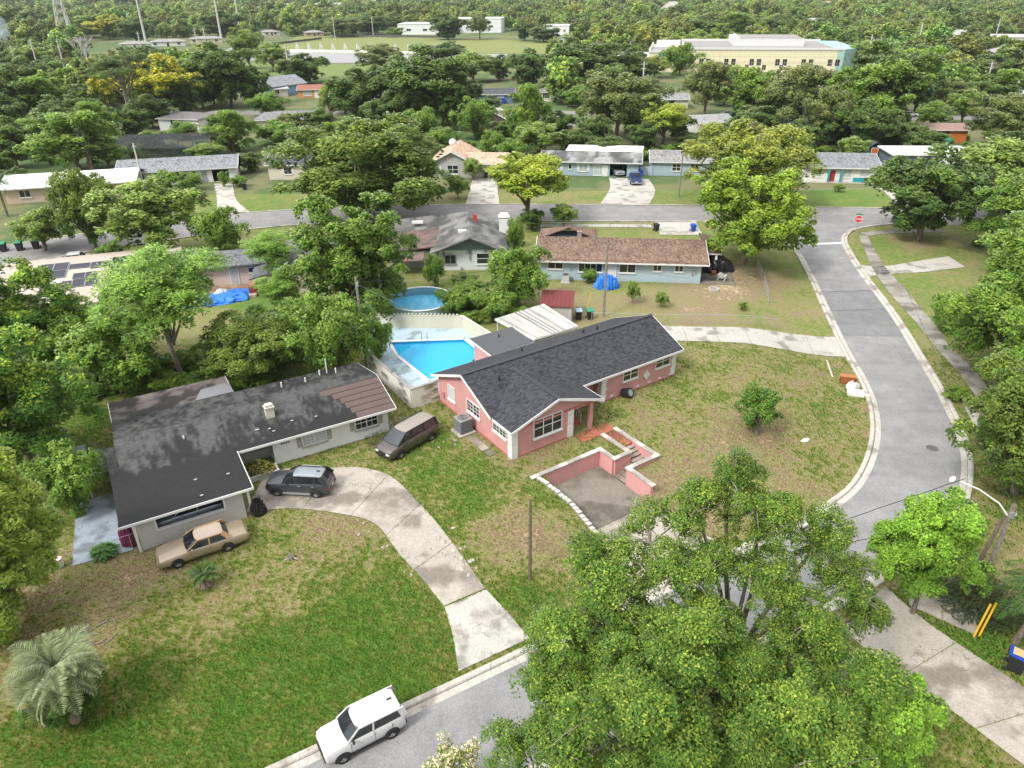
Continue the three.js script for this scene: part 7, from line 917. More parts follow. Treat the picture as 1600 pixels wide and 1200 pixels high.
tree('oak', 'tree', -160.3, -256.0, 13.2, 16.7, 'dark tree under the drifting smoke at the upper left', 'tree');
tree('bush', 'tree', -187.5, -340.2, 7.1, 16.6, 'bright green crown under the bare grey tree', 'tree');
tree('oak', 'tree', -199.4, -346.8, 7.7, 16.8, 'green crown left of the bare grey tree', 'tree');
tree('dead', 'bare_tree', -177.5, -334.0, 16.5, 16.1, 'bare grey leafless tree at the upper left', 'tree');
tree('loose', 'tree', -220.5, -366.2, 10.8, 17.7, 'brownish green tree near the orange tiled roof', 'tree');
tree('flow', 'flowering_tree', -315.9, -635.4, 17.2, 31.2, 'distant tree with yellow blossom top at the upper left', 'tree');
tree('round', 'tree', -349.3, -658.8, 16.4, 36.5, 'light green spreading crown left of the distant yellow blossom', 'tree');
tree('oak', 'tree', -276.6, -596.5, 16.2, 26.0, 'dark crown behind the row of white houses at the upper left', 'tree');
tree('loose', 'tree', -259.6, -609.6, 12.2, 11.6, 'narrow yellow green tree between the white houses at the upper left', 'tree');
tree('oak', 'tree', -233.3, -657.7, 18.7, 31.2, 'brown green crown right of the white houses at the upper left', 'tree');
tree('loose', 'tree', -121.5, -368.8, 16.2, 14.8, 'slender tree before the curved parking lot drive', 'tree');
tree('loose', 'tree', -106.2, -355.0, 11.5, 14.3, 'leafy tree in front of the left end of the parking lot', 'tree');
tree('gray', 'tree', -53.2, -333.0, 11.8, 21.5, 'grey green tree in front of the white goal frames', 'tree');
tree('oak', 'tree', -30.3, -353.4, 11.5, 25.7, 'broad dark crown above the very tall dark tree', 'tree');
tree('gray', 'tree', -132.8, -640.3, 13.7, 31.5, 'broad grey oak at the near left edge of the sports field', 'tree');
tree('oak', 'tree', -115.7, -676.1, 15.4, 32.1, 'dark tree behind the far edge of the sports field', 'tree');
tree('oak', 'tree', -44.8, -591.1, 16.8, 25.8, 'spreading oak before the white halls beyond the field', 'tree');
tree('gray', 'tree', -21.1, -587.2, 16.7, 18.6, 'bare looking grey tree beyond the field', 'tree');
tree('round', 'shrub', -89.3, -632.8, 6.4, 15.1, 'light green bush at the far edge of the sports field', 'shrub');
tree('oak', 'tree', 24.3, -549.8, 10.3, 21.9, 'dark green tree at the right end of the sports field', 'tree');
tree('oak', 'tree', 11.4, -566.5, 13.0, 15.3, 'bright green tree behind the right end of the sports field', 'tree');
tree('oak', 'tree', 126.4, -534.0, 15.3, 25.5, 'dark tree behind the left roof of the school', 'tree');
tree('round', 'tree', 147.5, -517.3, 17.7, 32.9, 'bright green tree behind the middle of the school roof', 'tree');
tree('oak', 'tree', 173.3, -526.7, 15.8, 25.1, 'dense tree behind the right roof of the school', 'tree');
tree('round', 'tree', 101.4, -567.2, 11.4, 20.3, 'dark green tree left of the school roof', 'tree');
tree('yel', 'tree', 81.4, -514.2, 11.8, 15.6, 'olive yellow tree left of the school roof', 'tree');
tree('yel', 'tree', 213.8, -564.2, 8.1, 11.7, 'small bright green tree right behind the school roof', 'tree');
tree('bush', 'tree', 70.1, -321.5, 11.9, 15.1, 'dark tree in front of the teal school wall', 'tree');
tree('yel', 'tree', 58.0, -312.6, 8.0, 13.2, 'yellow green tree at the left end of the school', 'tree');
tree('bush', 'shrub', -4.6, -75.2, 2.4, 3.5, 'vine mass climbing beside the round pool', 'shrub');
tree('bush', 'shrub', -1.9, -71.9, 3.2, 4.8, 'leafy vine heap beside the corrugated patio roof', 'shrub');
tree('bush', 'shrub', -6.1, -73.0, 3.0, 4.1, 'vine bush over the pool wall right of the round pool', 'shrub');
tree('bush', 'shrub', -7.9, -92.6, 3.0, 2.7, 'vines climbing the roof of the vine covered house', 'shrub');
tree('bush', 'shrub', -9.1, -81.7, 4.0, 2.6, 'green shrub against the white wall of the vine covered house', 'shrub');
tree('oak', 'shrub', -5.6, -81.6, 1.6, 3.0, 'dark shrub at the corner of the vine covered house', 'shrub');
tree('bush', 'shrub', 0.6, -92.3, 5.3, 2.5, 'bush right of the white chimney', 'shrub');
tree('oak', 'shrub', 3.2, -104.5, 3.2, 3.4, 'dark bush at the corner by the far street', 'shrub');
tree('loose', 'shrub', 7.9, -106.3, 3.3, 4.0, 'olive bush behind the brown shingle roof', 'shrub');
tree('loose', 'tree', -7.0, -136.9, 4.0, 4.0, 'small round tree in front of the tan house garage', 'tree');
tree('loose', 'shrub', -8.9, -123.7, 3.8, 3.9, 'leggy purple brown shrub on the tan house lawn', 'shrub');
tree('bush', 'shrub', 9.4, -82.5, 1.7, 2.0, 'dark round shrub against the blue house wall', 'shrub');
tree('loose', 'shrub', 13.6, -75.9, 2.6, 1.6, 'young tree with big leaves in the blue house yard', 'shrub');
tree('loose', 'shrub', 16.6, -74.7, 1.8, 1.6, 'small weedy shrub in the blue house yard right of the young tree', 'shrub');
tree('bush', 'shrub', 25.5, -73.9, 0.9, 1.0, 'low green weed patch right of the sandy bed', 'shrub');
tree('shrubN', 'shrub', 19.7, -49.3, 4.0, 3.6, 'round dense shrub with twisted trunk on the pink house lawn', 'shrub');
tree('loose', 'shrub', 57.0, -126.0, 1.3, 1.8, 'small spiky shrub on the lawn of the house with teal posts', 'shrub');
tree('bush', 'shrub', -52.1, -133.7, 2.8, 2.1, 'small shrub left of the open garage', 'shrub');
tree('bush', 'shrub', -57.2, -131.0, 3.2, 4.6, 'flower bed shrubs before the white house with open garage', 'shrub');
tree('bush', 'shrub', -61.4, -130.3, 3.6, 5.0, 'red tinged shrub before the left part of the white house with open garage', 'shrub');
tree('bush', 'shrub', -49.5, -133.6, 2.0, 3.0, 'palmetto like shrub right of the open garage', 'shrub');
tree('bush', 'shrub', 46.0, -69.5, 3.6, 4.0, 'low spiky shrub beside the cracked sidewalk', 'shrub');
tree('bush', 'shrub', -52.5, -92.3, 2.6, 3.4, 'green bush left of the white parked car behind the solar house', 'shrub');
tree('oak', 'shrub', 39.6, -165.9, 3.7, 5.6, 'dark bush left of the white house with lattice roof', 'shrub');
tree('bush', 'tree', -3.6, -158.8, 5.2, 5.4, 'dark green tree behind the garage of the tan house', 'tree');
tree('bush', 'tree', -15.4, -168.7, 4.4, 8.6, 'dark bush behind the hip of the tan house', 'tree');
tree('oak', 'tree', -43.4, -171.6, 4.9, 8.7, 'dark tree behind the huge live oak', 'tree');
tree('bush', 'tree', -20.3, -174.4, 7.7, 8.8, 'dark tree behind the right half of the huge live oak', 'tree');
tree('oak', 'tree', 42.1, -153.3, 6.9, 6.5, 'tree between the white lattice house and the yellowish tree', 'tree');
tree('oak', 'tree', 14.1, -157.9, 5.8, 6.7, 'dark undergrowth tree behind the left half of the white flat roof', 'tree');
tree('oak', 'tree', 19.9, -155.7, 4.6, 8.0, 'dark undergrowth tree behind the middle of the white flat roof', 'tree');
tree('gray', 'tree', -52.7, -184.5, 5.5, 7.8, 'thin tree right of the flat grey hip roof', 'tree');
tree('oak', 'tree', 57.2, -152.8, 5.7, 7.8, 'dark tree left behind the house with teal posts', 'tree');
tree('round', 'tree', 83.3, -129.3, 7.1, 6.7, 'pale green tree right of the blue gabled wall', 'tree');
tree('oak', 'tree', -103.6, -173.1, 8.6, 10.2, 'dark tree below and left of the yellow house', 'tree');
tree('round', 'tree', -106.3, -168.7, 7.3, 10.0, 'bright green tree above the white metal roof', 'tree');
tree('oak', 'tree', -119.3, -179.5, 10.7, 10.5, 'second dark tree below and left of the yellow house', 'tree');
tree('oak', 'tree', -113.4, -202.1, 8.0, 10.1, 'dark tree below the yellow house', 'tree');
tree('oak', 'tree', -90.8, -183.9, 7.8, 7.7, 'dark tree below the tall pine', 'tree');
tree('bush', 'tree', -80.7, -169.7, 4.2, 6.3, 'bushy tree above the pool cage', 'tree');
tree('oak', 'tree', -94.6, -223.6, 10.4, 12.2, 'dark tree below and right of the yellow blossom tree', 'tree');
tree('oak', 'tree', -94.2, -201.0, 7.9, 10.0, 'dark tree below and right of the tall pine', 'tree');
tree('oak', 'tree', -93.4, -243.7, 12.1, 12.0, 'dark tree right of the yellow blossom tree', 'tree');
tree('oak', 'tree', -78.6, -238.4, 11.5, 9.8, 'dark tree left of the blue gabled house', 'tree');
tree('oak', 'tree', -47.8, -223.1, 10.0, 11.0, 'dark tree right of the orange house', 'tree');
tree('oak', 'tree', -31.5, -189.7, 8.7, 9.5, 'dark tree below and left of the very tall dark tree', 'tree');
tree('oak', 'tree', -25.4, -192.2, 11.3, 11.2, 'second dark tree below and left of the very tall dark tree', 'tree');
tree('oak', 'tree', -14.8, -191.6, 9.8, 8.0, 'dark tree below and right of the very tall dark tree', 'tree');
tree('oak', 'tree', -34.9, -172.7, 6.0, 8.8, 'dark tree below and right of the flat grey hip roof', 'tree');
tree('bush', 'tree', -23.5, -164.7, 5.1, 7.0, 'bushy tree above and right of the huge live oak', 'tree');
tree('oak', 'tree', -0.9, -174.2, 5.5, 6.5, 'dark tree below the small brown gable roof', 'tree');
tree('bush', 'tree', 0.4, -154.0, 4.3, 6.1, 'bushy tree above and right of the tan roofed house', 'tree');
tree('oak', 'tree', -5.8, -222.9, 4.5, 6.7, 'dark tree below the far blue house', 'tree');
tree('oak', 'tree', 11.3, -175.2, 7.0, 7.4, 'dark tree above the yellow house corner', 'tree');
tree('oak', 'tree', 18.5, -164.0, 7.5, 7.8, 'dark tree right of the yellow house corner', 'tree');
tree('oak', 'tree', 29.0, -163.5, 6.1, 6.9, 'dark tree left of the white lattice house', 'tree');
tree('bush', 'tree', 29.8, -186.3, 5.4, 7.2, 'bushy tree below and left of the white carport house', 'tree');
tree('oak', 'tree', 39.4, -177.0, 6.0, 6.6, 'second dark tree left of the white lattice house', 'tree');
tree('oak', 'tree', 64.9, -232.8, 10.7, 13.4, 'dark tree above and right of the white carport house', 'tree');
tree('oak', 'tree', 49.6, -162.5, 6.9, 7.7, 'dark tree right of the white lattice house', 'tree');
tree('round', 'tree', 69.4, -204.0, 10.8, 12.8, 'bright green tree below the cream school', 'tree');
tree('oak', 'tree', 79.6, -199.1, 11.2, 13.2, 'dark tree below and right of the cream school', 'tree');
tree('gray', 'tree', 70.7, -167.4, 12.4, 11.8, 'grey green tree above and left of the orange door shed', 'tree');
tree('oak', 'tree', 75.1, -157.1, 10.4, 10.1, 'dark tree above the orange door shed', 'tree');
tree('oak', 'tree', 85.3, -188.7, 13.3, 11.9, 'dark tree above and left of the orange door shed', 'tree');
tree('oak', 'tree', 130.4, -247.5, 11.6, 15.4, 'dark tree below and left of the upper right pole row', 'tree');
tree('gray', 'tree', 121.8, -212.1, 8.9, 9.8, 'grey green tree above the rust brown workshop', 'tree');
tree('oak', 'tree', 136.2, -218.6, 8.5, 11.9, 'dark tree above and right of the rust brown workshop', 'tree');
tree('round', 'tree', 120.4, -177.7, 8.5, 9.8, 'bright green tree above and right of the rust brown workshop', 'tree');
tree('oak', 'tree', 96.6, -143.5, 6.8, 8.1, 'dark tree below and right of the rust brown workshop', 'tree');
tree('round', 'tree', 90.9, -128.0, 6.7, 8.4, 'bright green tree right of the blue gabled wall', 'tree');
tree('loose', 'tree', 79.5, -111.8, 6.9, 7.5, 'loose pale tree below and right of the blue gabled wall', 'tree');
tree('oak', 'tree', 187.9, -326.0, 10.2, 14.8, 'dark tree below the upper right pole row', 'tree');
tree('oak', 'tree', -200.8, -311.9, 11.6, 16.7, 'dark tree below the terracotta roof', 'tree');
tree('oak', 'tree', -174.8, -288.7, 10.0, 13.2, 'dark tree below and right of the terracotta roof', 'tree');
tree('round', 'tree', -152.2, -268.5, 9.4, 10.1, 'bright green tree above and left of the yellow house', 'tree');
tree('oak', 'tree', -159.9, -360.3, 10.6, 16.3, 'dark tree below the far white houses', 'tree');
tree('oak', 'tree', -123.6, -305.3, 10.5, 13.9, 'dark tree above and right of the yellow blossom tree', 'tree');
tree('round', 'tree', -132.0, -357.5, 9.5, 13.3, 'bright green tree left of the car park', 'tree');
tree('oak', 'tree', -32.4, -259.6, 11.0, 11.9, 'dark tree above and left of the very tall dark tree', 'tree');
tree('round', 'tree', -15.0, -236.9, 8.0, 9.0, 'bright green tree right of the very tall dark tree', 'tree');
tree('oak', 'tree', -3.9, -308.6, 9.2, 11.5, 'dark tree above the far blue house', 'tree');
tree('oak', 'tree', 48.9, -290.7, 8.8, 10.9, 'dark tree above and left of the white carport house', 'tree');
tree('oak', 'tree', 30.5, -254.9, 9.7, 10.9, 'dark tree above and right of the small cream house', 'tree');
tree('loose', 'tree', 68.8, -149.0, 5.0, 6.4, 'loose pale tree left of the orange door shed', 'tree');
tree('oak', 'tree', 85.7, -154.5, 5.7, 7.9, 'dark tree below and left of the rust brown workshop', 'tree');
tree('oak', 'tree', -46.9, -186.9, 6.3, 7.8, 'dark tree right of the flat grey hip roof', 'tree');
tree('round', 'tree', -40.2, -169.9, 5.8, 6.6, 'bright green tree below and right of the flat grey hip roof', 'tree');
tree('bush', 'tree', -45.1, -160.8, 4.4, 5.5, 'bushy tree below the flat grey hip roof', 'tree');
tree('oak', 'tree', -71.2, -188.2, 5.4, 6.3, 'dark tree right of the second row white house', 'tree');
tree('bush', 'tree', -78.8, -183.3, 4.1, 6.8, 'bushy tree below the second row white house', 'tree');
tree('round', 'tree', -19.1, -156.2, 4.5, 5.3, 'bright green tree above and left of the tan roofed house', 'tree');
tree('oak', 'tree', 62.6, -162.6, 6.0, 8.3, 'dark tree above and left of the house with teal posts', 'tree');
tree('oak', 'tree', 142.8, -286.9, 10.8, 15.4, 'second dark tree below and left of the upper right pole row', 'tree');
tree('round', 'tree', 105.7, -189.5, 6.0, 7.9, 'bright green tree above the rust brown workshop', 'tree');
tree('oak', 'tree', -88.4, -131.3, 4.3, 4.6, 'dark tree left of the white metal roof', 'tree');
tree('round', 'tree', -82.0, -151.5, 5.9, 7.8, 'bright green tree left of the pool cage', 'tree');
tree('oak', 'tree', -96.0, -139.1, 5.9, 5.5, 'dark tree above and left of the white metal roof', 'tree');

// palms
palm('palm_tree', 'silvery pindo palm with drooping fronds on the front lawn at the lower left', -21.8, -23.7, { seed: 3, h: 3.4, r: 0.3, fronds: 74, len: 2.35, jit: 0.5, up: 1.45, down: -0.75, droop: 1.7, leaf: 0.64, lw: 0.04, vee: 0.75, fold: 0.5, n: 25, col: [0.26, 0.34, 0.15], col2: [0.50, 0.55, 0.31], dead: 0.14, shag: 3.3 });
palm('palm_tree', 'feathery green palm with ringed trunk beside the blue lidded bin', 28.1, -28.7, { seed: 4, h: 3.6, r: 0.19, lean: 0.9, fronds: 20, len: 3.2, up: 1.2, down: -0.2, droop: 1.6, leaf: 0.85, lw: 0.06, vee: 0.0, fold: 0.6, col: [0.06, 0.15, 0.025], col2: [0.10, 0.20, 0.035] });
palm('palm_tree', 'shaggy sago palm by the mulch bed at the left end of the white house', -28.4, -43.3, { seed: 5, h: 1.0, r: 0.3, fronds: 26, len: 2.2, up: 1.2, down: 0.0, droop: 1.2, leaf: 0.5, lw: 0.05, vee: 0.4, col: [0.05, 0.12, 0.025], col2: [0.1, 0.19, 0.035] });
palm('palm_shrub', 'cut back cycad with fresh green top on the lawn below the gold sedan', -18.4, -32.3, { seed: 6, h: 0.75, r: 0.22, fronds: 22, len: 0.95, up: 1.3, down: 0.3, droop: 0.9, leaf: 0.3, lw: 0.05, vee: 0.4, skirt: 1, col: [0.07, 0.17, 0.02], col2: [0.13, 0.25, 0.03], n: 12, bark: paint(0.2, 0.14, 0.1) });
palm('cabbage_palm', 'cabbage palm with brown skirt behind the long white house at left', -82.5, -146, { seed: 7, h: 6.6, r: 0.35, fronds: 34, len: 2.4, up: 1.4, down: -0.7, droop: 1.2, leaf: 1.3, lw: 0.2, vee: 0.3, skirt: 1, n: 10, col: [0.09, 0.16, 0.04], col2: [0.16, 0.22, 0.07], dead: 0.12 });
palm('palm_tree', 'slim palm before the white metal roof at the left edge', -80.5, -115, { seed: 8, h: 5.5, r: 0.2, fronds: 18, len: 2.6, up: 1.1, down: -0.6, droop: 1.4, leaf: 0.8, lw: 0.12, vee: 0.1, n: 12, col: [0.07, 0.14, 0.04], col2: [0.12, 0.2, 0.05] });
palm('cabbage_palm', 'round headed cabbage palm above the small lawn at the right', 113, -213, { seed: 9, h: 7, r: 0.4, fronds: 30, len: 2.8, up: 1.4, down: -0.6, droop: 1.2, leaf: 1.5, lw: 0.3, vee: 0.3, n: 9, skirt: 1, col: [0.07, 0.12, 0.04], col2: [0.13, 0.18, 0.06], dead: 0.1 });
palm('agave', 'orange brown spiky plant beside the bins at the left edge', -71.5, -97.5, { seed: 10, h: 0.3, r: 0.2, fronds: 22, len: 1.3, up: 1.4, down: 0.3, droop: 0.7, leaf: 0.4, lw: 0.1, vee: 0.3, n: 8, col: [0.3, 0.12, 0.03], col2: [0.4, 0.2, 0.05] });
function leafPlant(name, label, x, z, o) { // big single leaves on short stems
  const R = rng(o.seed), t = thing(name, label, o.cat || 'plant', x, T(x, z) + (o.y || 0), z); const l = new Leaves(), s = new MB(); for (let i = 0; i < o.n; i++) { const a = R() * 6.28, r = o.w * Math.sqrt(R()), h = o.h * (0.35 + 0.65 * R()) * (1 - 0.5 * r / o.w), p = V(Math.cos(a) * r, h, Math.sin(a) * r * (o.dz || 1)), d = V(Math.cos(a) + (R() - 0.5), 0.3 - R() * 0.6, Math.sin(a) + (R() - 0.5)).normalize(), nn = V(d.x * -0.3, 1, d.z * -0.3).normalize(), c = mixc(o.col, o.col2, R()); l.add([p.x, p.y, p.z], nn.x, nn.y, nn.z, d.x, d.y, d.z, o.leaf * (0.7 + 0.6 * R()), o.leaf * 0.42, [nn.x, nn.y, nn.z], c); if (i % 4 === 0) s.tube([V(p.x * 0.3, 0, p.z * 0.3), p], 0.02, 0.01, 4); }
  meshOf('leaves', l.geo(), M.leaf, t); s.build('stems', paint(0.12, 0.12, 0.05), t); }
leafPlant('planter_bush', 'yellow variegated bush in the planter by the porch window of the white house', -18.6, -43.5, { seed: 1, n: 420, w: 1.25, h: 1.5, leaf: 0.24, cat: 'shrub', dz: 0.7, col: [0.40, 0.36, 0.04], col2: [0.16, 0.22, 0.03] });
leafPlant('broad_leaf_plant', 'bright green broad leaved plant by the wire fence of the blue patio', -25.8, -35.1, { seed: 2, n: 90, w: 0.75, h: 0.9, leaf: 0.55, col: [0.07, 0.2, 0.03], col2: [0.13, 0.29, 0.04] });
leafPlant('red_leaf_plant', 'dark red leaved plant at the foot of the street lamp pole', 28.9, -33.0, { seed: 3, n: 160, w: 1.0, h: 0.9, leaf: 0.4, col: [0.14, 0.015, 0.02], col2: [0.22, 0.05, 0.03] });
leafPlant('wall_weeds', 'low weeds along the wall beside the tan minivan', -10.3, -47.8, { seed: 4, n: 260, w: 1.4, h: 0.7, leaf: 0.16, col: [0.05, 0.12, 0.02], col2: [0.16, 0.18, 0.06] });
leafPlant('ground_shrub', 'dark shrubs under the feathery palm at the right edge', 27.6, -31.4, { seed: 5, n: 1500, w: 2.4, h: 1.7, leaf: 0.22, cat: 'shrub', col: [0.02, 0.06, 0.012], col2: [0.06, 0.13, 0.02] });
// poles, lines, lamps
const wires = (label, spans, r = 0.012) => { const m = new MB(); for (const [a, b, sag = 0.6] of spans) { const n = 8, p = [...Array(n + 1)].map((_, i) => { const k = i / n; return V(lerp(a[0], b[0], k), lerp(a[1], b[1], k) - 4 * sag * k * (1 - k), lerp(a[2], b[2], k)); }); m.tube(p, r, r, 4); } tag(meshOf(numbered('power_line'), m.geo(), M.wire, scene), label, 'power line'); };
function pole(label, x, z, h, o = {}) {
  const y = T(x, z), t = thing('utility_pole', label, 'utility pole', x, y, z, o.turn || 0), p = new MB(); p.tube([V(0, -0.3, 0), V((o.leanX || 0) * 0.5, h * 0.5, 0), V(o.leanX || 0, h, 0)], o.r || 0.15, (o.r || 0.15) * 0.72, 10); p.build('shaft', o.m || M.polewood, t);
  if (o.arms) for (const [yy, len] of o.arms) { const m = new MB(); m.box(-len / 2, len / 2, yy - 0.06, yy + 0.06, -0.2, -0.1); for (const q of [-0.46, -0.2, 0.2, 0.46]) m.add(cyl(0.04, 0.05, 0.16, 6, q * len, yy + 0.14, -0.15)); m.build('crossarm', o.m || M.polewood, t); }
  if (o.can) { const m = new MB(); m.add(cyl(0.28, 0.28, 0.9, 12, 0.4, h - 1.6, 0)); m.build('transformer', M.galv, t); }
  if (o.cap) { const m = new MB(); m.tube([[0, h - 0.7, 0.1], [0.1, h - 0.35, 0.25], [0.05, h - 0.6, 0.35]], 0.03); m.box(-0.12, 0.12, h - 0.9, h - 0.5, 0.1, 0.22); m.build('fittings', M.galv, t); }
  if (o.guy) { const m = new MB(); for (const g of o.guy) m.tube([[0, h * 0.92, 0], g], 0.02, 0.02, 4); m.build('guy_wires', M.galv, t); } return t;
}
pole('leaning grey wooden pole at the corner of the pool wall', -13.57, -60.39, 9.1, { cap: 1, m: M.barkGrey, leanX: -0.1, guy: [[4.2, 3.0, -6], [-4, 2, -2]] });
pole('dark wooden pole standing alone on the front lawn by the sunken pad', 1.0, -33.71, 6.1, { r: 0.12 });
pole('tall weathered pole in the blue house back yard', 9.96, -72.12, 8.3, { m: M.barkGrey });
{ const x = 29.62, z = -34.03, t = pole('street light pole with curved white arm by the kerb on the right', x, z, 5.6, { r: 0.17, m: M.barkGrey, cap: 1 });
  const m = new MB(); m.tube([[0, 4.6, 0], [-0.5, 5.3, -0.5], [-1.4, 5.75, -1.3], [-2.2, 5.85, -2.0]], 0.045, 0.04, 7); m.build('lamp_arm', M.white, t); const l = new THREE.SphereGeometry(0.2, 10, 8).scale(1.9, 0.6, 0.8).rotateY(0.75).translate(-2.5, 5.83, -2.25); meshOf('lamp_head', l, M.white, t);
  const b = pole('shorter leaning brace pole beside the street light pole', 28.7, -34.0, 4.6, { r: 0.15, leanX: 0.55 });
  wires('thin wire from the street light pole up the street', [[[x, 4.1, z], [46.5, 5.5, -64]], [[x, 4.0, z], [36, 7, -62], 0.4]]); wires('cables from the street light pole to the right edge', [[[x, 3.9, z], [37, 4.6, -27]], [[x, 3.7, z], [37, 4.0, -28]]]); }
{ const x = 51.5, z = -98, t = thing('street_lamp', 'slim white street lamp half hidden in trees at the corner lawn', 'street lamp', 61.5, T(61.5, -84), -84, 0.2), m = new MB(); m.tube([[0, 0, 0], [0, 8.2, 0]], 0.11, 0.07, 8); m.tube([[0, 8.1, 0], [-1.2, 8.5, 0.1], [-3.0, 8.6, 0.3]], 0.05, 0.04, 6); m.build('mast', M.white, t); meshOf('lamp_head', new THREE.SphereGeometry(0.18, 8, 6).scale(1.8, 0.6, 0.8).translate(-3.3, 8.58, 0.33), M.galv, t); }
pole('grey pole in front of the long white house at left', -65.8, -131.4, 8.2, { m: M.poleconc, r: 0.16, arms: [[7.6, 0.6]] });
pole('pole on the far verge left of the blue pickup driveway', 28.6, -123, 7.6, { m: M.barkGrey, r: 0.12 });
pole('wooden pole with crossarm rising out of the broad yellowish tree', 37.4, -116, 13.5, { arms: [[12.8, 1.6]], r: 0.16 });
wires('long wires across the yards behind the far street', [[[-66, 7.6, -131.4], [28.6, 7.2, -123], 1.2], [[28.6, 7.2, -123], [37.4, 12.8, -116], 0.5], [[37.4, 12.8, -116], [70, 8, -95], 0.8], [[-66, 7.9, -131], [-130, 8, -112], 1]]);
wires('drop wire from the yard pole to the pool corner pole', [[[9.96, 7.8, -72.1], [-13.57, 8.6, -60.4], 0.7], [[9.96, 7.7, -72.1], [21, 2.6, -81.8], 0.3]]);
for (const [x, z, h, label] of [[-197, -330, 15, 'white concrete pole left of the bare grey tree'], [-186, -330, 15.5, 'white concrete pole touching the bare grey tree'], [-262, -480, 26, 'tall white transmission pole above the trees at the upper left'], [-232, -372, 11, 'street light pole near the terracotta roof'], [-196, -425, 14, 'pole in front of the left far white house'], [-84, -300, 14, 'pole beside the blue gabled house roof'], [-195, -500, 13, 'pole in front of the middle far white house'], [-178, -470, 14, 'pole with lamp before the right far white house'], [150, -330, 14, 'pole with transformer right of the school roof'], [216, -420, 15, 'first white pole of the row at the upper right'], [262, -430, 16, 'second white pole of the row at the upper right'], [280, -385, 16, 'tallest white pole of the row at the upper right'], [310, -392, 14, 'fourth pole of the row at the upper right beside the tallest'], [305, -348, 15, 'last white pole of the row near the right edge'], [161, -262, 9, 'pole with transformers near the brown roof at the right edge'], [45, -262, 10, 'slim white pole in front of the school wing'], [-130, -600, 16, 'pole left of the sports field'], [-108, -640, 14, 'thin pole behind the left end of the sports field']])
  pole(label, x, z, h, { m: M.poleconc, r: 0.2 + h * 0.006, arms: [[h * 0.93, 2.2], [h * 0.8, 1.6]], can: label.includes('transformer') });
wires('power lines along the row of white poles at the upper right', [[[216, 14, -420], [262, 15, -430], 1], [[262, 15, -430], [280, 15, -385], 1], [[280, 15, -385], [305, 14, -348], 1], [[305, 14, -348], [350, 14, -300], 1], [[262, 13, -430], [280, 13, -385], 1], [[280, 13, -385], [305, 12, -348], 1], [[305, 12, -348], [350, 12, -300], 1]], 0.05);
for (const [x, z, h, label] of [[-247, -545, 36, 'very tall thin transmission pole above the far white houses'], [-215, -600, 36, 'very tall transmission pole right of the far white houses'], [-230, -690, 46, 'thick steel transmission pole near the horizon']]) { const t = thing('transmission_pole', label, 'transmission pole', x, 0, z), m = new MB(); m.tube([[0, 0, 0], [0, h, 0]], 0.9, 0.5, 8); m.build('shaft', M.poleconc, t); }
{ const t = thing('transmission_tower', 'steel lattice transmission tower near the horizon at the upper left', 'lattice tower', -330, 0, -600, 0.3), m = new MB(), q = (s, e, y) => V(s * lerp(5, 1, y / 44), y, e * lerp(5, 1, y / 44)); for (const s of [-1, 1]) for (const e of [-1, 1]) m.bar(q(s, e, 0), q(s, e, 44), 0.5, 0.5); for (let y = 0; y < 44; y += 6) for (const [a, b] of [[[-1, -1], [1, -1]], [[1, -1], [1, 1]], [[1, 1], [-1, 1]], [[-1, 1], [-1, -1]]]) { m.bar(q(...a, y), q(...b, y + 6), 0.25, 0.25); m.bar(q(...b, y), q(...a, y + 6), 0.25, 0.25); } m.build('lattice', M.poleconc, t); }
for (let i = 0; i < 13; i++) { const t = thing('goal_frame', ['first', 'second', 'third', 'fourth', 'fifth', 'sixth', 'seventh', 'eighth', 'ninth', 'tenth', 'eleventh', 'twelfth', 'last'][i] + ' white triangular frame from the left along the car park', 'frame', lerp(-128, -34, i / 12), 0, lerp(-482, -448, i / 12), 0.3, 'white triangular frames along the car park'), m = new MB(); m.bar(V(-0.9, 0, 0), V(0, 5, 0), 0.7, 0.4); m.bar(V(1.3, 0, 0), V(0, 5, 0), 0.7, 0.4); m.bar(V(0, 0, -1.5), V(0, 4.8, 0), 0.5, 0.4); m.build('frame', M.white, t); }
{ const t = thing('boundary_wall', 'long low white wall behind the row of triangular frames', 'wall', 0, 0, 0), m = new MB(); m.bar(V(-132, 0.7, -480), V(-30, 0.7, -444), 0.4, 1.4); m.build('wall', M.white, t); }
{ const t = thing('boundary_fence', 'dark fence round the curved parking lot', 'fence', 0, 0, 0), m = new MB(); for (const [a, b] of [[[-196, -462], [-176, -470]], [[-168, -505], [-140, -600]], [[-140, -640], [-40, -600]]]) { const n = 24; for (let i = 0; i < n; i++) { const k = i / n; m.bar(V(lerp(a[0], b[0], k), 0, lerp(a[1], b[1], k)), V(lerp(a[0], b[0], k), 2.2, lerp(a[1], b[1], k)), 0.2, 0.2); } m.bar(V(a[0], 1.3, a[1]), V(b[0], 1.3, b[1]), 0.06, 1.4); } m.build('fence_panel', paint(0.09, 0.09, 0.09), t); }
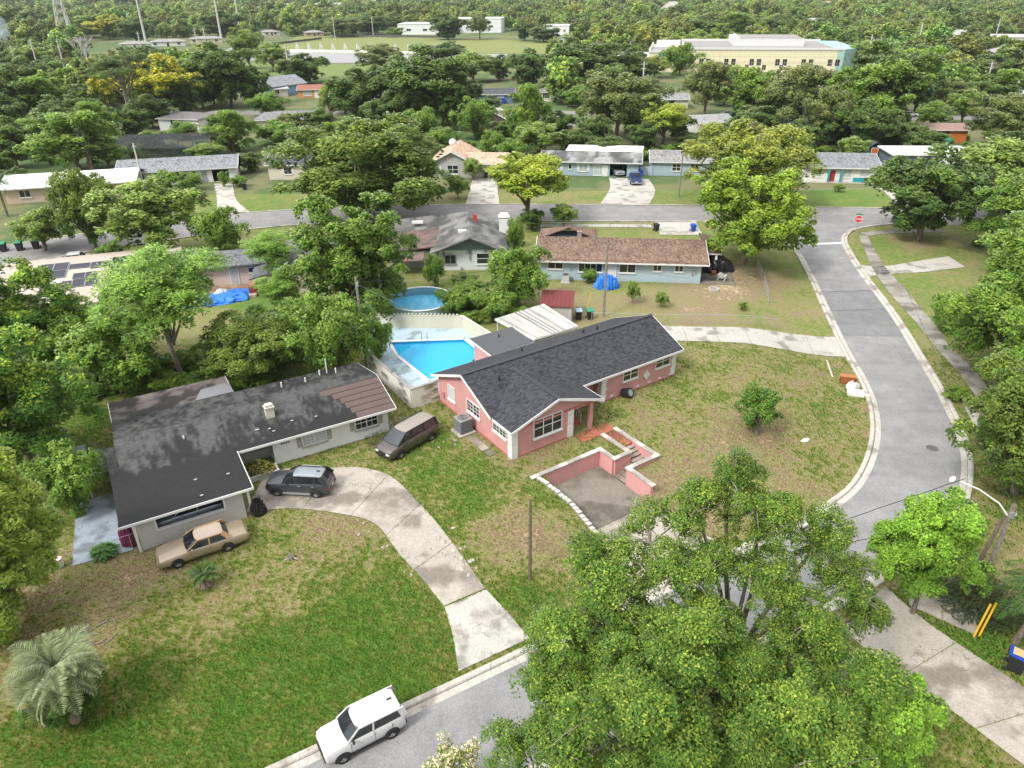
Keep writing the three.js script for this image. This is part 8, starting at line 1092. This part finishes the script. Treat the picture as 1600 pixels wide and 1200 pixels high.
// stop sign with street name blades
{ const x = 49.6, z = -101.5, t = thing('stop_sign', 'red octagonal stop sign with green street name blades on the corner', 'stop sign', x, T(x, z), z, -0.5); const p = new MB(); p.add(cyl(0.04, 0.04, 3.0, 8, 0, 1.5, 0)); p.build('post', M.galv, t);
  const s = new THREE.CylinderGeometry(0.55, 0.55, 0.03, 8).rotateY(Math.PI / 8).rotateX(Math.PI / 2).translate(0, 2.35, 0.06); meshOf('sign_rim', s, M.white, t); const s2 = new THREE.CylinderGeometry(0.5, 0.5, 0.03, 8).rotateY(Math.PI / 8).rotateX(Math.PI / 2).translate(0, 2.35, 0.066); const face = meshOf('sign_face', s2, paint(0.5, 0.015, 0.03, 0.5), t);
  const { FontLoader } = await import('three/addons/loaders/FontLoader.js'); const { TextGeometry } = await import('three/addons/geometries/TextGeometry.js'); const font = await new FontLoader().loadAsync('fonts/droid/droid_sans_bold.typeface.json'); const tg = new TextGeometry('STOP', { font, size: 0.24, depth: 0.01, curveSegments: 4 }); tg.computeBoundingBox(); tg.translate(-tg.boundingBox.max.x / 2, 2.235, 0.082); meshOf('lettering', tg, M.white, face);
  for (const [y, a] of [[2.98, 0.2], [3.16, 1.5]]) { const m = new MB(); m.box(-0.45, 0.45, -0.09, 0.09, -0.01, 0.01); const b = m.build('street_name_blade', paint(0.0, 0.25, 0.12, 0.5), t); b.position.set(0, y, 0); b.rotation.y = a; }
}
// bins
function bin(label, x, z, lid, ry = 0, o = {}) { const t = thing('wheeled_bin', label, 'trash bin', x, T(x, z) + (o.y || 0), z, ry, o.group), s = o.s || 1; t.scale.setScalar(s); const b = new MB(), w = 0.31, d = 0.36, q = (k, y) => [V(-w * k, y, d * k), V(w * k, y, d * k), V(w * k, y, -d * k), V(-w * k, y, -d * k)], A = q(0.8, 0.06), B = q(1, 0.98); for (let i = 0; i < 4; i++) b.quad(A[i], A[(i + 1) % 4], B[(i + 1) % 4], B[i]); b.quad(A[3], A[2], A[1], A[0]); b.box(-w - 0.03, w + 0.03, 0.92, 0.98, -d - 0.03, d + 0.03); b.build('body', o.body || M.black, t); const l = new MB(); l.plate(V(-w - 0.04, 1.02, d + 0.05), V(w + 0.04, 1.02, d + 0.05), V(w + 0.04, 1.1, -d - 0.06), V(-w - 0.04, 1.1, -d - 0.06), 0.07); l.build('lid', lid, t); const h = new MB(); h.tube([[-w, 1.0, -d - 0.1], [w, 1.0, -d - 0.1]], 0.025); h.build('handle', M.black, t); for (const x2 of [-w - 0.02, w + 0.02]) meshOf('wheel', new THREE.CylinderGeometry(0.13, 0.13, 0.06, 12).rotateZ(Math.PI / 2).translate(x2, 0.13, -d), M.rubber, t); return t; }
const lidBlue = paint(0.01, 0.06, 0.42, 0.5), lidGreen = paint(0.02, 0.24, 0.12, 0.5), lidPale = paint(0.35, 0.5, 0.65, 0.5);
{ const t = bin('black bin with blue lid and cardboard on top beside the stained right driveway', 27.0, -26.9, lidBlue, 0.9, { s: 1.15 }); const m = new MB(); m.box(-0.25, 0.25, 1.11, 1.13, -0.3, 0.22); m.build('label_board', paint(0.55, 0.38, 0.2), t); }
bin('bin with pale blue lid behind the pink house by the chain link fence', 7.2, -71.6, lidPale, 0.1); bin('bin with green lid behind the pink house by the chain link fence', 8.4, -71.6, lidGreen, 0.1); bin('black bin behind the brown shingle roof near the far street', 21.3, -103.6, M.black, 0.4); bin('blue bin by the right end of the brown shingle roof', 26.6, -103.2, lidBlue, 0.2, { body: lidBlue }); bin('green lidded bin by the tan house garage', -4.6, -139.0, lidGreen, 0.1, { s: 1.2 }); bin('blue bin by the tan house garage', -2.7, -138.9, lidBlue, 0.1, { body: lidBlue, s: 1.2 }); bin('dark bin at the right side of the long white house driveway', -47.8, -131.5, M.black, 0.3, { s: 1.1 }); bin('blue bin beside the blue pickup truck', 24.7, -139.0, lidBlue, 0, { body: lidBlue });
for (const [x, z, n] of [[-69.9, -96.8, 'left'], [-67.9, -97.2, 'middle'], [-66.1, -98, 'right']]) bin(n + ' one of three green topped bins at the left edge', x, z, lidGreen, 0.2, { s: 1.2 });
bin('blue bin at the far blue house in front of the school', -2, -241.5, lidBlue, 0, { body: lidBlue, s: 1.5 });
// air conditioners
function ac(label, x, z, ry, s, m) { const t = thing('air_conditioner', label, 'air conditioner', x, T(x, z), z, ry); const p = new MB(); p.box(-0.6 * s, 0.6 * s, 0, 0.12, -0.6 * s, 0.6 * s); p.build('concrete_pad', M.concNew, t); const b = new MB(); b.box(-0.42 * s, 0.42 * s, 0.12, 1.0 * s, -0.42 * s, 0.42 * s); for (let i = 0; i < 9; i++) { const y = 0.2 + i * 0.085 * s; b.box(-0.44 * s, 0.44 * s, y, y + 0.03, -0.44 * s, 0.44 * s); } b.build('casing', m, t); const f = new MB(); f.box(-0.45 * s, 0.45 * s, s, 1.05 * s, -0.45 * s, 0.45 * s); f.build('top_cover', M.galv, t); const g = new MB(); for (let i = 1; i < 5; i++) g.add(new THREE.TorusGeometry(0.08 * i * s, 0.012, 4, 20).rotateX(Math.PI / 2).translate(0, 1.07 * s, 0)); g.build('fan_grille', M.black, t); }
{ const [x, z] = pinkWorld(-0.95, -5.5); ac('grey air conditioner on a concrete pad by the pink side wall', x, z, PA, 1.25, mat(C(0.16, 0.17, 0.18), { roughness: 0.5 })); ac('white air conditioner against the blue house wall', 6.6, -82.8, -0.1, 0.95, paint(0.55, 0.55, 0.53)); }
{ const [x, z] = pinkWorld(13.5, -2.1), t = thing('hose_reel', 'round black barrel lying against the pink wall', 'barrel', x, T(x, z), z, PA + 0.3); const m = new MB(); m.add(new THREE.CylinderGeometry(0.42, 0.42, 0.75, 18).rotateX(1.2).translate(0, 0.42, 0)); m.build('body', M.bag, t); meshOf('rim', new THREE.TorusGeometry(0.42, 0.04, 6, 20).rotateX(-0.36).translate(0, 0.55, 0.34), M.black, t); meshOf('end_cap', new THREE.CylinderGeometry(0.3, 0.3, 0.03, 16).rotateX(1.2).translate(-0.02, 0.57, 0.38), paint(0.3, 0.32, 0.33), t); }
// lumpy heaps: tarps and bags
function heap(name, label, cat, x, z, w, h, d, m, seed, ry = 0) { const g = new THREE.SphereGeometry(1, 72, 40), p = g.attributes.position; for (let i = 0; i < p.count; i++) { const a = p.getX(i), b = p.getY(i), c = p.getZ(i), k = 0.72 + 0.55 * fbm(a * 2.2 + seed, c * 2.2 + b * 1.7 + seed, 3) + 0.75 * Math.abs(vn(a * 6 + seed, c * 6 + b * 4) - 0.5) + 0.3 * Math.abs(vn(a * 15 + seed, c * 15 + b * 9) - 0.5); p.setXYZ(i, a * w * k, Math.max(0, b * h * k + h * 0.1), c * d * k); } g.computeVertexNormals(); const o = meshOf(numbered(name), toCreasedNormals(g, 0.5), m, scene); o.position.set(x, T(x, z) + 0.02, z); o.rotation.y = ry; return tag(o, label, cat); }
heap('blue_tarp', 'crumpled bright blue tarp heap at the back door of the blue house', 'tarp', 11.3, -80.9, 1.15, 1.25, 0.85, M.tarp, 3);
heap('blue_tarp', 'large blue tarp spread on the grass by the beige gable house', 'tarp', -33.2, -78.5, 2.9, 0.45, 1.5, M.tarp, 8, 0.5); heap('blue_tarp', 'smaller piece of blue tarp half under the feathery tree', 'tarp', -36.7, -76.6, 1.9, 0.4, 0.9, M.tarp, 12, 0.3);
heap('white_cloth', 'white cloth lying on the blue tarp by the beige gable house', 'cloth', -33.8, -79.1, 0.9, 0.62, 0.35, M.white, 5, 0.8);
heap('black_bag', 'shiny black rubbish bag at the carport corner of the white house', 'bag', -17.3, -39.1, 0.42, 0.9, 0.42, M.bag, 4); heap('burgundy_cover', 'burgundy cloth cover hanging by the patio fence', 'cloth', -24.6, -36.0, 0.42, 1.35, 0.3, paint(0.17, 0.02, 0.07), 6); heap('patio_clutter', 'dark covered clutter on the porch slab of the blue house', 'clutter', 25.6, -86.2, 1.5, 1.5, 1.1, M.bag, 7);
// rubbish put out at the kerb
{ const x = 31.7, z = -58.6, t = thing('wooden_cabinet', 'discarded brown wooden cabinet at the kerb', 'cabinet', 31.2, T(31.2, -59.2), -59.2, -0.25); const m = new MB(); m.box(-0.62, 0.62, 0, 0.75, -0.3, 0.3); m.build('body', paint(0.22, 0.07, 0.025, 0.5), t); const tp = new MB(); tp.plate(V(-0.68, 0.8, 0.35), V(0.68, 0.8, 0.35), V(0.68, 0.8, -0.35), V(-0.68, 0.8, -0.35), 0.05); tp.build('top', paint(0.38, 0.15, 0.05, 0.4), t); const dr = new MB(); for (const k of [0, 1]) dr.box(-0.58 + k * 0.6, -0.02 + k * 0.6, 0.08, 0.7, 0.3, 0.32); dr.build('door', paint(0.3, 0.1, 0.04, 0.4), t);
  heap('white_bag', 'white plastic bag in front of the discarded cabinet', 'bag', 31.2, -58.2, 0.34, 0.5, 0.3, M.white, 9); heap('grey_bag', 'grey plastic bag beside the white bag at the kerb', 'bag', 31.7, -58.3, 0.26, 0.4, 0.3, paint(0.5, 0.5, 0.48), 10);
  const b = thing('mattress', 'white mattress like panel lying at the kerb below the cabinet', 'panel', 31.2, T(31.2, -57.1) + 0.02, -57.1, -0.3); const q = new MB(); q.box(-0.75, 0.65, 0, 0.32, -0.45, 0.45); q.build('panel', M.white, b); const q2 = new MB(); q2.box(0.7, 1.1, 0, 0.2, 0.1, 0.4); q2.build('offcut', M.creamwall, b);
  const pl = thing('plank', 'pale plank lying on the grass by the drive', 'plank', 30.6, T(30.6, -61.8) + 0.03, -61.8, 1.35); const q3 = new MB(); q3.box(-1.8, 1.8, 0, 0.06, -0.07, 0.07); q3.build('board', paint(0.5, 0.45, 0.4), pl); }
heap('paper_litter', 'small white litter on the dry pink house lawn', 'litter', 23.6, -49.0, 0.35, 0.1, 0.16, M.white, 11, 0.5);
// adirondack chair, fire ring, fence posts in the blue house yard
{ const t = thing('adirondack_chair', 'white slatted garden chair on the porch slab of the blue house', 'chair', 25.5, 0.07, -82.9, 2.6); const s = new MB(); for (let i = 0; i < 5; i++) s.bar(V(-0.32, 0.42 - i * 0.035, 0.4 - i * 0.14), V(0.32, 0.42 - i * 0.035, 0.4 - i * 0.14), 0.12, 0.03); s.build('seat', M.white, t); for (let i = 0; i < 6; i++) { const b = new MB(); b.bar(V(-0.3 + i * 0.12, 0.25, -0.2), V(-0.36 + i * 0.144, 1.15 - 0.04 * (i - 2.5) ** 2, -0.62), 0.1, 0.025); b.build('back_slat', M.white, t); } for (const x of [-0.4, 0.4]) { const a = new MB(); a.box(x - 0.07, x + 0.07, 0.6, 0.64, -0.4, 0.5); a.box(x - 0.04, x + 0.04, 0, 0.6, 0.34, 0.44); a.bar(V(x, 0.35, 0.4), V(x, 0.02, -0.5), 0.05, 0.1); a.build('arm', M.white, t); } }
{ const t = thing('flower_pot', 'terracotta pot beside the white slatted garden chair', 'pot', 24.9, 0.07, -84.6); const m = new MB(); m.add(new THREE.LatheGeometry([[0.01, 0], [0.2, 0], [0.3, 0.45], [0.33, 0.5], [0.26, 0.5], [0.2, 0.4]].map(([a, b]) => new THREE.Vector2(a, b)), 16)); m.build('pot', paint(0.45, 0.16, 0.08), t); }
{ const t = thing('fire_ring', 'small stone fire ring on the sandy bed', 'fire pit', 23.8, T(23.8, -79.8), -79.8); for (let i = 0; i < 10; i++) { const a = i * 0.628, m = new MB(); m.box(-0.16, 0.16, 0, 0.2, -0.1, 0.1); const o = m.build('stone', paint(0.42, 0.4, 0.37), t); o.position.set(Math.cos(a) * 0.55, 0, Math.sin(a) * 0.55); o.rotation.y = -a + 1.57; } }
function chainFence(label, pts, h = 1.15) { const t = thing('chain_link_fence', label, 'fence', 0, 0, 0), r = new MB(); for (let i = 0; i + 1 < pts.length; i++) { const [a, b] = [pts[i], pts[i + 1]], L = Math.hypot(b[0] - a[0], b[1] - a[1]), n = Math.max(1, Math.round(L / 2.8)); for (let k = 0; k <= n; k++) { if (k === n && i + 2 < pts.length) continue; const x = lerp(a[0], b[0], k / n), z = lerp(a[1], b[1], k / n), m = new MB(); m.add(cyl(0.03, 0.03, h + 0.05, 6, x, T(x, z) + h / 2, z)); m.build('post', M.galv, t); } const P = (k, y) => { const x = lerp(a[0], b[0], k), z = lerp(a[1], b[1], k); return V(x, T(x, z) + y, z); }; r.tube([0, 0.25, 0.5, 0.75, 1].map((k) => P(k, h)), 0.022, 0.022, 5); const nn = Math.round(L / 0.22); for (let k = 0; k < nn; k++) { r.tube([P(k / nn, 0.03), P(Math.min(1, k / nn + h / L), h)], 0.0035, 0.0035, 3); r.tube([P(k / nn, h), P(Math.min(1, k / nn + h / L), 0.03)], 0.0035, 0.0035, 3); } } r.build('wire_mesh', M.galv, t); }
chainFence('chain link fence between the pink house drive and the blue house yard', [[8.5, -70.6], [15.9, -69.9], [27.9, -69.6]]); chainFence('chain link fence at the right side of the sandy bed', [[29.2, -76.4], [30.4, -82], [31.2, -87.5]], 1.2); chainFence('chain link fence between the vine covered house and the blue house', [[2.8, -89], [4.2, -97], [4.6, -104.6], [12, -104.4], [20, -104.0]]);
{ const t = thing('yellow_stake', 'leaning yellow stake behind the corrugated patio roof', 'stake', 8.2, 0, -73.2); const m = new MB(); m.tube([[0, 0, 0], [0.5, 2.3, -0.5]], 0.035); m.build('stake', M.yellow, t); }
{ for (const [dx, w] of [[0, 'left'], [0.35, 'right']]) { const t = thing('guy_guard', w + ' one of two yellow plastic wire guards by the stained right driveway', 'wire guard', 26.1 + dx, T(26, -29), -29.15 - dx * 0.2), m = new MB(); m.tube([[0, 0, 0], [0.42, 2.3, -0.25]], 0.06, 0.06, 8); m.build('guard', M.yellow, t); } }
{ const t = thing('manhole_cover', 'round dark iron manhole cover in the street bend', 'manhole cover', 33.6, T(33.6, -48.3) + 0.055, -48.3); meshOf('cover', new THREE.CylinderGeometry(0.4, 0.4, 0.02, 24).translate(0, 0.01, 0), paint(0.10, 0.09, 0.085), t); const r = new MB(); r.add(new THREE.TorusGeometry(0.42, 0.035, 6, 28).rotateX(Math.PI / 2).translate(0, 0.012, 0)); for (let i = 0; i < 9; i++) for (let k = 0; k < 9; k++) { const x = (i - 4) * 0.08, z = (k - 4) * 0.08; if (Math.hypot(x, z) < 0.36) r.box(x - 0.02, x + 0.02, 0.02, 0.028, z - 0.02, z + 0.02); } r.build('rim', paint(0.15, 0.14, 0.13), t); }
{ const t = thing('white_bucket', 'white bucket with red rim on the corner of the blue patio', 'bucket', -28.0, T(-28, -34.2) + 0.05, -34.0); const m = new MB(); m.add(new THREE.CylinderGeometry(0.27, 0.22, 0.6, 16).translate(0, 0.3, 0)); m.build('body', M.white, t); meshOf('rim', new THREE.TorusGeometry(0.27, 0.03, 6, 18).rotateX(Math.PI / 2).translate(0, 0.6, 0), M.red, t); }
{ const t = thing('planter_box', 'low grey block planter under the porch window of the white house', 'planter', -18.5, 0, -43.45, 30 * D2R); const m = new MB(); m.box(-1.3, 1.3, 0, 0.45, 0.55, 0.7); m.box(-1.3, -1.15, 0, 0.45, -0.4, 0.55); m.box(1.15, 1.3, 0, 0.45, -0.4, 0.55); m.build('planter_wall', M.greywall, t); const s = new MB(); s.box(-1.15, 1.15, 0, 0.36, -0.4, 0.55); s.build('soil', paint(0.09, 0.06, 0.04), t); }
{ const [x, z] = [24.8, -135.7]; const t = thing('satellite_heater', 'small round dish on the roof ridge of the tan roofed house', 'dish', -11.2, 4.9, -147.8); const m = new MB(); m.add(new THREE.SphereGeometry(0.8, 14, 8, 0, 6.28, 0, 1.2).rotateX(1.1)); m.build('dish', paint(0.6, 0.6, 0.6), t); const a = new MB(); a.tube([[0, -0.6, 0], [0, 0.1, 0]], 0.05); a.build('mount', M.galv, t); }
// broken concrete and stones along the driveway edges, fallen twigs
{ const r = rng(21); [[[[-3.3, -35.6, 5], [-2.6, -34.4, 5], [-4.2, -36.8, 3]], 'broken white edging stones along the right edge of the curved driveway'], [[[-9.6, -37.4, 4], [-7.6, -35.6, 5], [-6.6, -34.0, 3]], 'crumbled concrete lumps along the inner edge of the curved driveway'], [[[-9.6, -50.6, 14], [-5, -47.4, 6], [-1.2, -47.6, 10]], 'pale stones scattered on the grass between minivan and pink house']].forEach(([spots, label], s) => { const m = new MB(); for (const [x, z, n] of spots) for (let i = 0; i < n; i++) { const a = x + (r() - 0.5) * 1.6, b = z + (r() - 0.5) * 1.6, g = new THREE.IcosahedronGeometry(0.05 + 0.1 * r() * (s < 1 ? 1.5 : 0.8), 0); g.scale(1.4, 0.5, 1); g.rotateY(r() * 6); g.translate(a, T(a, b) + 0.04, b); m.add(g); } const o = tag(meshOf(numbered('rubble'), m.geo(), s ? M.concOld : M.concNew, scene), label, 'rubble'); o.userData.kind = 'stuff'; }); }
{ const [x, z] = pinkWorld(-0.9, -3.2), t = thing('broken_slab', 'narrow broken concrete slab along the pink side wall', 'slab', x, T(x, z), z, PA); const m = new MB(); m.box(-0.35, 0.3, 0, 0.07, -1.2, 1.0); m.build('slab', M.concOld, t); const m2 = new MB(); m2.box(-0.3, 0.2, 0, 0.06, 1.05, 1.9); m2.build('slab_piece', M.concDark, t); }
{ const r = rng(31), m = new MB(); for (let i = 0; i < 14; i++) { const x = -25 + r() * 3.2, z = -30.6 + r() * 3, a = r() * 3; m.tube([V(x, T(x, z) + 0.04, z), V(x + Math.cos(a) * 0.6, T(x, z) + 0.08, z + Math.sin(a) * 0.6), V(x + Math.cos(a + 0.2) * 1.2, T(x, z) + 0.04, z + Math.sin(a + 0.2) * 1.2)], 0.03, 0.012, 5); } tag(meshOf('fallen_branches', m.geo(), M.barkGrey, scene), 'fallen grey branches in the dirt below the light green tree at left', 'branches'); }
{ const t = thing('rotten_stump', 'small grey rotten stump on the lawn right of the gold sedan', 'stump', -13.9, T(-13.9, -34.6), -34.6); const m = new MB(); m.tube([[0, 0, 0], [0, 0.22, 0]], 0.28, 0.22, 8); m.tube([[0, 0.1, 0], [0.5, 0.02, 0.2]], 0.1, 0.04, 6); m.tube([[0, 0.1, 0], [-0.4, 0.02, 0.3]], 0.1, 0.04, 6); m.build('stump', M.barkGrey, t); }
{ const t = thing('wood_fence', 'weathered board fence behind the small cream house', 'fence', -54, 0, -152, 0.02); for (let i = 0; i < 40; i++) { const m = new MB(); m.box(i * 0.5, i * 0.5 + 0.46, 0, 1.8, 0, 0.04); m.build('board', M.barkGrey, t); } }
{ const t = thing('wood_fence', 'dark board fence behind the house with teal posts', 'fence', 53, 0, -150, -0.1); for (let i = 0; i < 40; i++) { const m = new MB(); m.box(i * 0.5, i * 0.5 + 0.46, 0, 1.8, 0, 0.04); m.build('board', paint(0.16, 0.11, 0.08), t); } }
// smoke drifting at the upper left
{ const m = new THREE.MeshStandardMaterial({ color: C(0.75, 0.82, 0.9), transparent: true, opacity: 0.13, roughness: 1, depthWrite: false }); const t = thing('smoke', 'thin bluish smoke drifting over the trees at the upper left', 'smoke', -268, 0, -420), r = rng(41); for (let i = 0; i < 16; i++) { const k = i / 16, g = new THREE.SphereGeometry(1, 16, 12), p = g.attributes.position; for (let j = 0; j < p.count; j++) { const f = 0.75 + 0.5 * fbm(p.getX(j) * 2 + i * 3, p.getY(j) * 2 + p.getZ(j), 3); p.setXYZ(j, p.getX(j) * f, p.getY(j) * f, p.getZ(j) * f); } g.computeVertexNormals(); const o = meshOf('puff', g, m, t); o.scale.setScalar(lerp(2, 13, k) * (0.8 + 0.4 * r())); o.position.set(lerp(4, -18, k) + (r() - 0.5) * 6, lerp(12, 40, k), (r() - 0.5) * 10); } }

// ---------- far woods: one mass of crowns out to the horizon ----------
{
  const keep = (x, z) => { const r = x / -z, d = -z;
    if (d < 640 && r > -0.375 && r < 0.05 && d > 225) return false;           // view over the field and car park
    if (d < 410 && d > 180 && r > 0.14 && r < 0.47) return false;              // the school
    if (d < 650 && d > 380 && r > -0.535 && r < -0.37) return false;           // the row of white houses
    if (d > 640 && d < 740 && r > -0.16 && r < -0.03) return false;           // halls
    if (d < 620 && d > 470 && r > 0.05 && r < 0.1) return false;
    if (Math.abs(r - 0.6) < 0.06 && d < 520 && d > 430) return false;
    return true; };
  const R = rng(99), spots = [[], [], []];
  const put = (x, z, s) => { const v = vn(x / 60, z / 60), k = Math.floor(R() * 3), big = R() < 0.22 ? 1.45 : 1; if (vn(x / 38 + 9, z / 70 + 4) < 0.16) return; for (const [hx, hz, w] of farHouses) { const L = Math.hypot(hx, hz), ux = -hx / L, uz = -hz / L, dx = x - hx, dz = z - hz, a = dx * ux + dz * uz, b = Math.abs(dx * uz - dz * ux); if (a > -10 && a < 30 + L * 0.06 && b < w * 0.7 + 4) return; } spots[k].push([x, z, s * big * (0.62 + 0.6 * R()), 0.75 + 0.6 * R(), 0.35 + 1.0 * R(), v]); };
  for (let d = 235; d < 700; d += 9.5) for (let x = -d * 0.86 - 20; x < d * 0.86 + 20; x += 9.5) { const a = x + (R() - 0.5) * 8, b = -d + (R() - 0.5) * 8; if (!keep(a, b) || R() < 0.08) continue; let near = false; for (const [tx, tz, w] of treeBox) if (Math.hypot(a - tx, b - tz) < w * 0.55) { near = true; break; } if (!near && !inside(a, b)) put(a, b, 1); }
  for (let d = 700; d < 1500; d += 15) for (let x = -d * 0.85; x < d * 0.85; x += 15) { const a = x + (R() - 0.5) * 13, b = -d + (R() - 0.5) * 13; if (keep(a, b) && !inside(a, b)) put(a, b, 1.45); }
  for (let d = 1500; d < 5200; d += 34) for (let x = -d * 0.82; x < d * 0.82; x += 30) put(x + (R() - 0.5) * 28, -d + (R() - 0.5) * 30, 2.6);
  const protos = [[51, [0.026, 0.060, 0.016], [0.056, 0.096, 0.024]], [52, [0.034, 0.074, 0.018], [0.07, 0.115, 0.028]], [53, [0.044, 0.068, 0.024], [0.078, 0.104, 0.034]]].map(([s, a, b]) => proto(s, { H: 11, W: 11.5, base: 0.02, nc: 40, cr: 0.13, lpc: 80, leaf: 0.85, asp: 0.75, sub: 5, limbs: 4, boughs: 11, br: 0.27, flat: 0.95, col: a, col2: b, tip: [0.13, 0.165, 0.035], tipP: 0.3 }));
  protos.forEach((p, k) => { const m = new THREE.InstancedMesh(p.leaf, M.leaf, spots[k].length); m.name = numbered('distant_woods'); m.userData = { kind: 'stuff', label: ['dark part of the far woods reaching to the horizon', 'green part of the far woods reaching to the horizon', 'olive part of the far woods reaching to the horizon'][k], category: 'woods' }; m.castShadow = m.receiveShadow = true; const q = new THREE.Object3D(), c = new THREE.Color();
    spots[k].forEach(([x, z, s, sy, b, v], i) => { q.position.set(x, -0.3, z); q.rotation.y = b * 9; q.scale.set(s, s * (0.75 + 0.35 * (sy - 0.75)), s); q.updateMatrix(); m.setMatrixAt(i, q.matrix); const t = 1.3 + 0.95 * (b - 0.8); c.setRGB(t * (0.9 + 0.55 * v), t * (0.95 + 0.2 * v), t * (1 - 0.25 * v)); m.setColorAt(i, c); }); scene.add(m); });
  // undergrowth between the yards, too thick to count
  const u = [], F = (x0, x1, z0, z1, n) => { for (let i = 0; i < n; i++) { const x = lerp(x0, x1, R()), z = lerp(z0, z1, R()); if (!inside(x, z)) u.push([x, z, 0.22 + 0.22 * R(), R()]); } };
  F(-48, -22, -64, -55, 46); F(-5, 1, -80, -70, 14); F(-100, -60, -176, -160, 26); F(-30, 0, -186, -160, 40); F(8, 40, -165, -152, 30); F(50, 90, -172, -152, 40); F(-140, -95, -200, -150, 60); F(90, 150, -200, -120, 60); F(62, 80, -100, -40, 40); F(38, 50, -58, -44, 14);
  const p = SP.bush, m = new THREE.InstancedMesh(p.leaf, M.leaf, u.length); m.name = 'undergrowth'; m.userData = { kind: 'stuff', label: 'tangled green undergrowth between the yards and under the trees', category: 'undergrowth' }; m.castShadow = m.receiveShadow = true; const q = new THREE.Object3D(), c = new THREE.Color(); u.forEach(([x, z, s, b], i) => { q.position.set(x, T(x, z) - 0.2, z); q.rotation.y = b * 40; q.scale.set(s * 1.4, s * 0.9, s * 1.4); q.updateMatrix(); m.setMatrixAt(i, q.matrix); c.setRGB(0.7 + 0.5 * b, 0.8 + 0.3 * b, 0.8); m.setColorAt(i, c); }); scene.add(m);
}
function inside(x, z) { for (const P of mask) { if (inPoly(P, x, z)) return true; } return false; }
// ---------- grass tufts on the lawns ----------
{
  const R = rng(5), l = new Leaves(); for (let i = 0; i < 7; i++) { const a = R() * 6.28, d = V(Math.cos(a) * 0.8, 0.75, Math.sin(a) * 0.8).normalize(), p = [Math.cos(a) * 0.06, 0.055, Math.sin(a) * 0.06]; l.add(p, -Math.sin(a), 0.2, Math.cos(a), d.x, d.y, d.z, 0.11 + 0.06 * R(), 0.03, [Math.cos(a) * 0.25, 0.95, Math.sin(a) * 0.25], [1, 1, 1].map(() => 0.8 + 0.4 * R())); }
  const g = l.geo(), pts = [], boxes = mask.map((P) => [Math.min(...P.map((q) => q[0])), Math.max(...P.map((q) => q[0])), Math.min(...P.map((q) => q[1])), Math.max(...P.map((q) => q[1]))]);
  const free = (x, z) => { for (let i = 0; i < mask.length; i++) { const b = boxes[i]; if (x > b[0] && x < b[1] && z > b[2] && z < b[3] && inPoly(mask[i], x, z)) return false; } const [lx, lz] = pinkLocal(x, z); return !(lx > -0.2 && lx < 9.3 && lz > 0 && lz < 14 && T(x, z) < T0(x, z) - 0.1); };
  for (let i = 0; i < 700000 && pts.length < 340000; i++) { const z = -16 - 50 * R() ** 1.15, hw = 14 - z * 0.74, x = (R() * 2 - 1) * Math.min(hw, 62); if (free(x, z)) pts.push([x, z]); }
  const m = new THREE.InstancedMesh(g, M.leaf, pts.length); m.name = 'grass'; m.userData = { kind: 'stuff', label: 'patchy green and dry grass tufts over the front lawns', category: 'grass' }; m.castShadow = m.receiveShadow = true; const q = new THREE.Object3D(), c = new THREE.Color();
  pts.forEach(([x, z], i) => { const k = lawnColor(x, z), gr = k[1] / (k[0] + 0.001), s = gr > 1.05 ? 0.75 + 0.55 * R() : 0.35 + 0.4 * R(); q.position.set(x, T(x, z), z); q.rotation.set(0, R() * 6.28, 0); q.scale.set(s, s * (0.6 + 0.5 * R()), s); q.updateMatrix(); m.setMatrixAt(i, q.matrix); const t = 1.85 + 0.6 * (R() - 0.5); c.setRGB(k[0] * t, k[1] * t, k[2] * t); m.setColorAt(i, c); }); scene.add(m);
}
renderer.render(scene, camera);
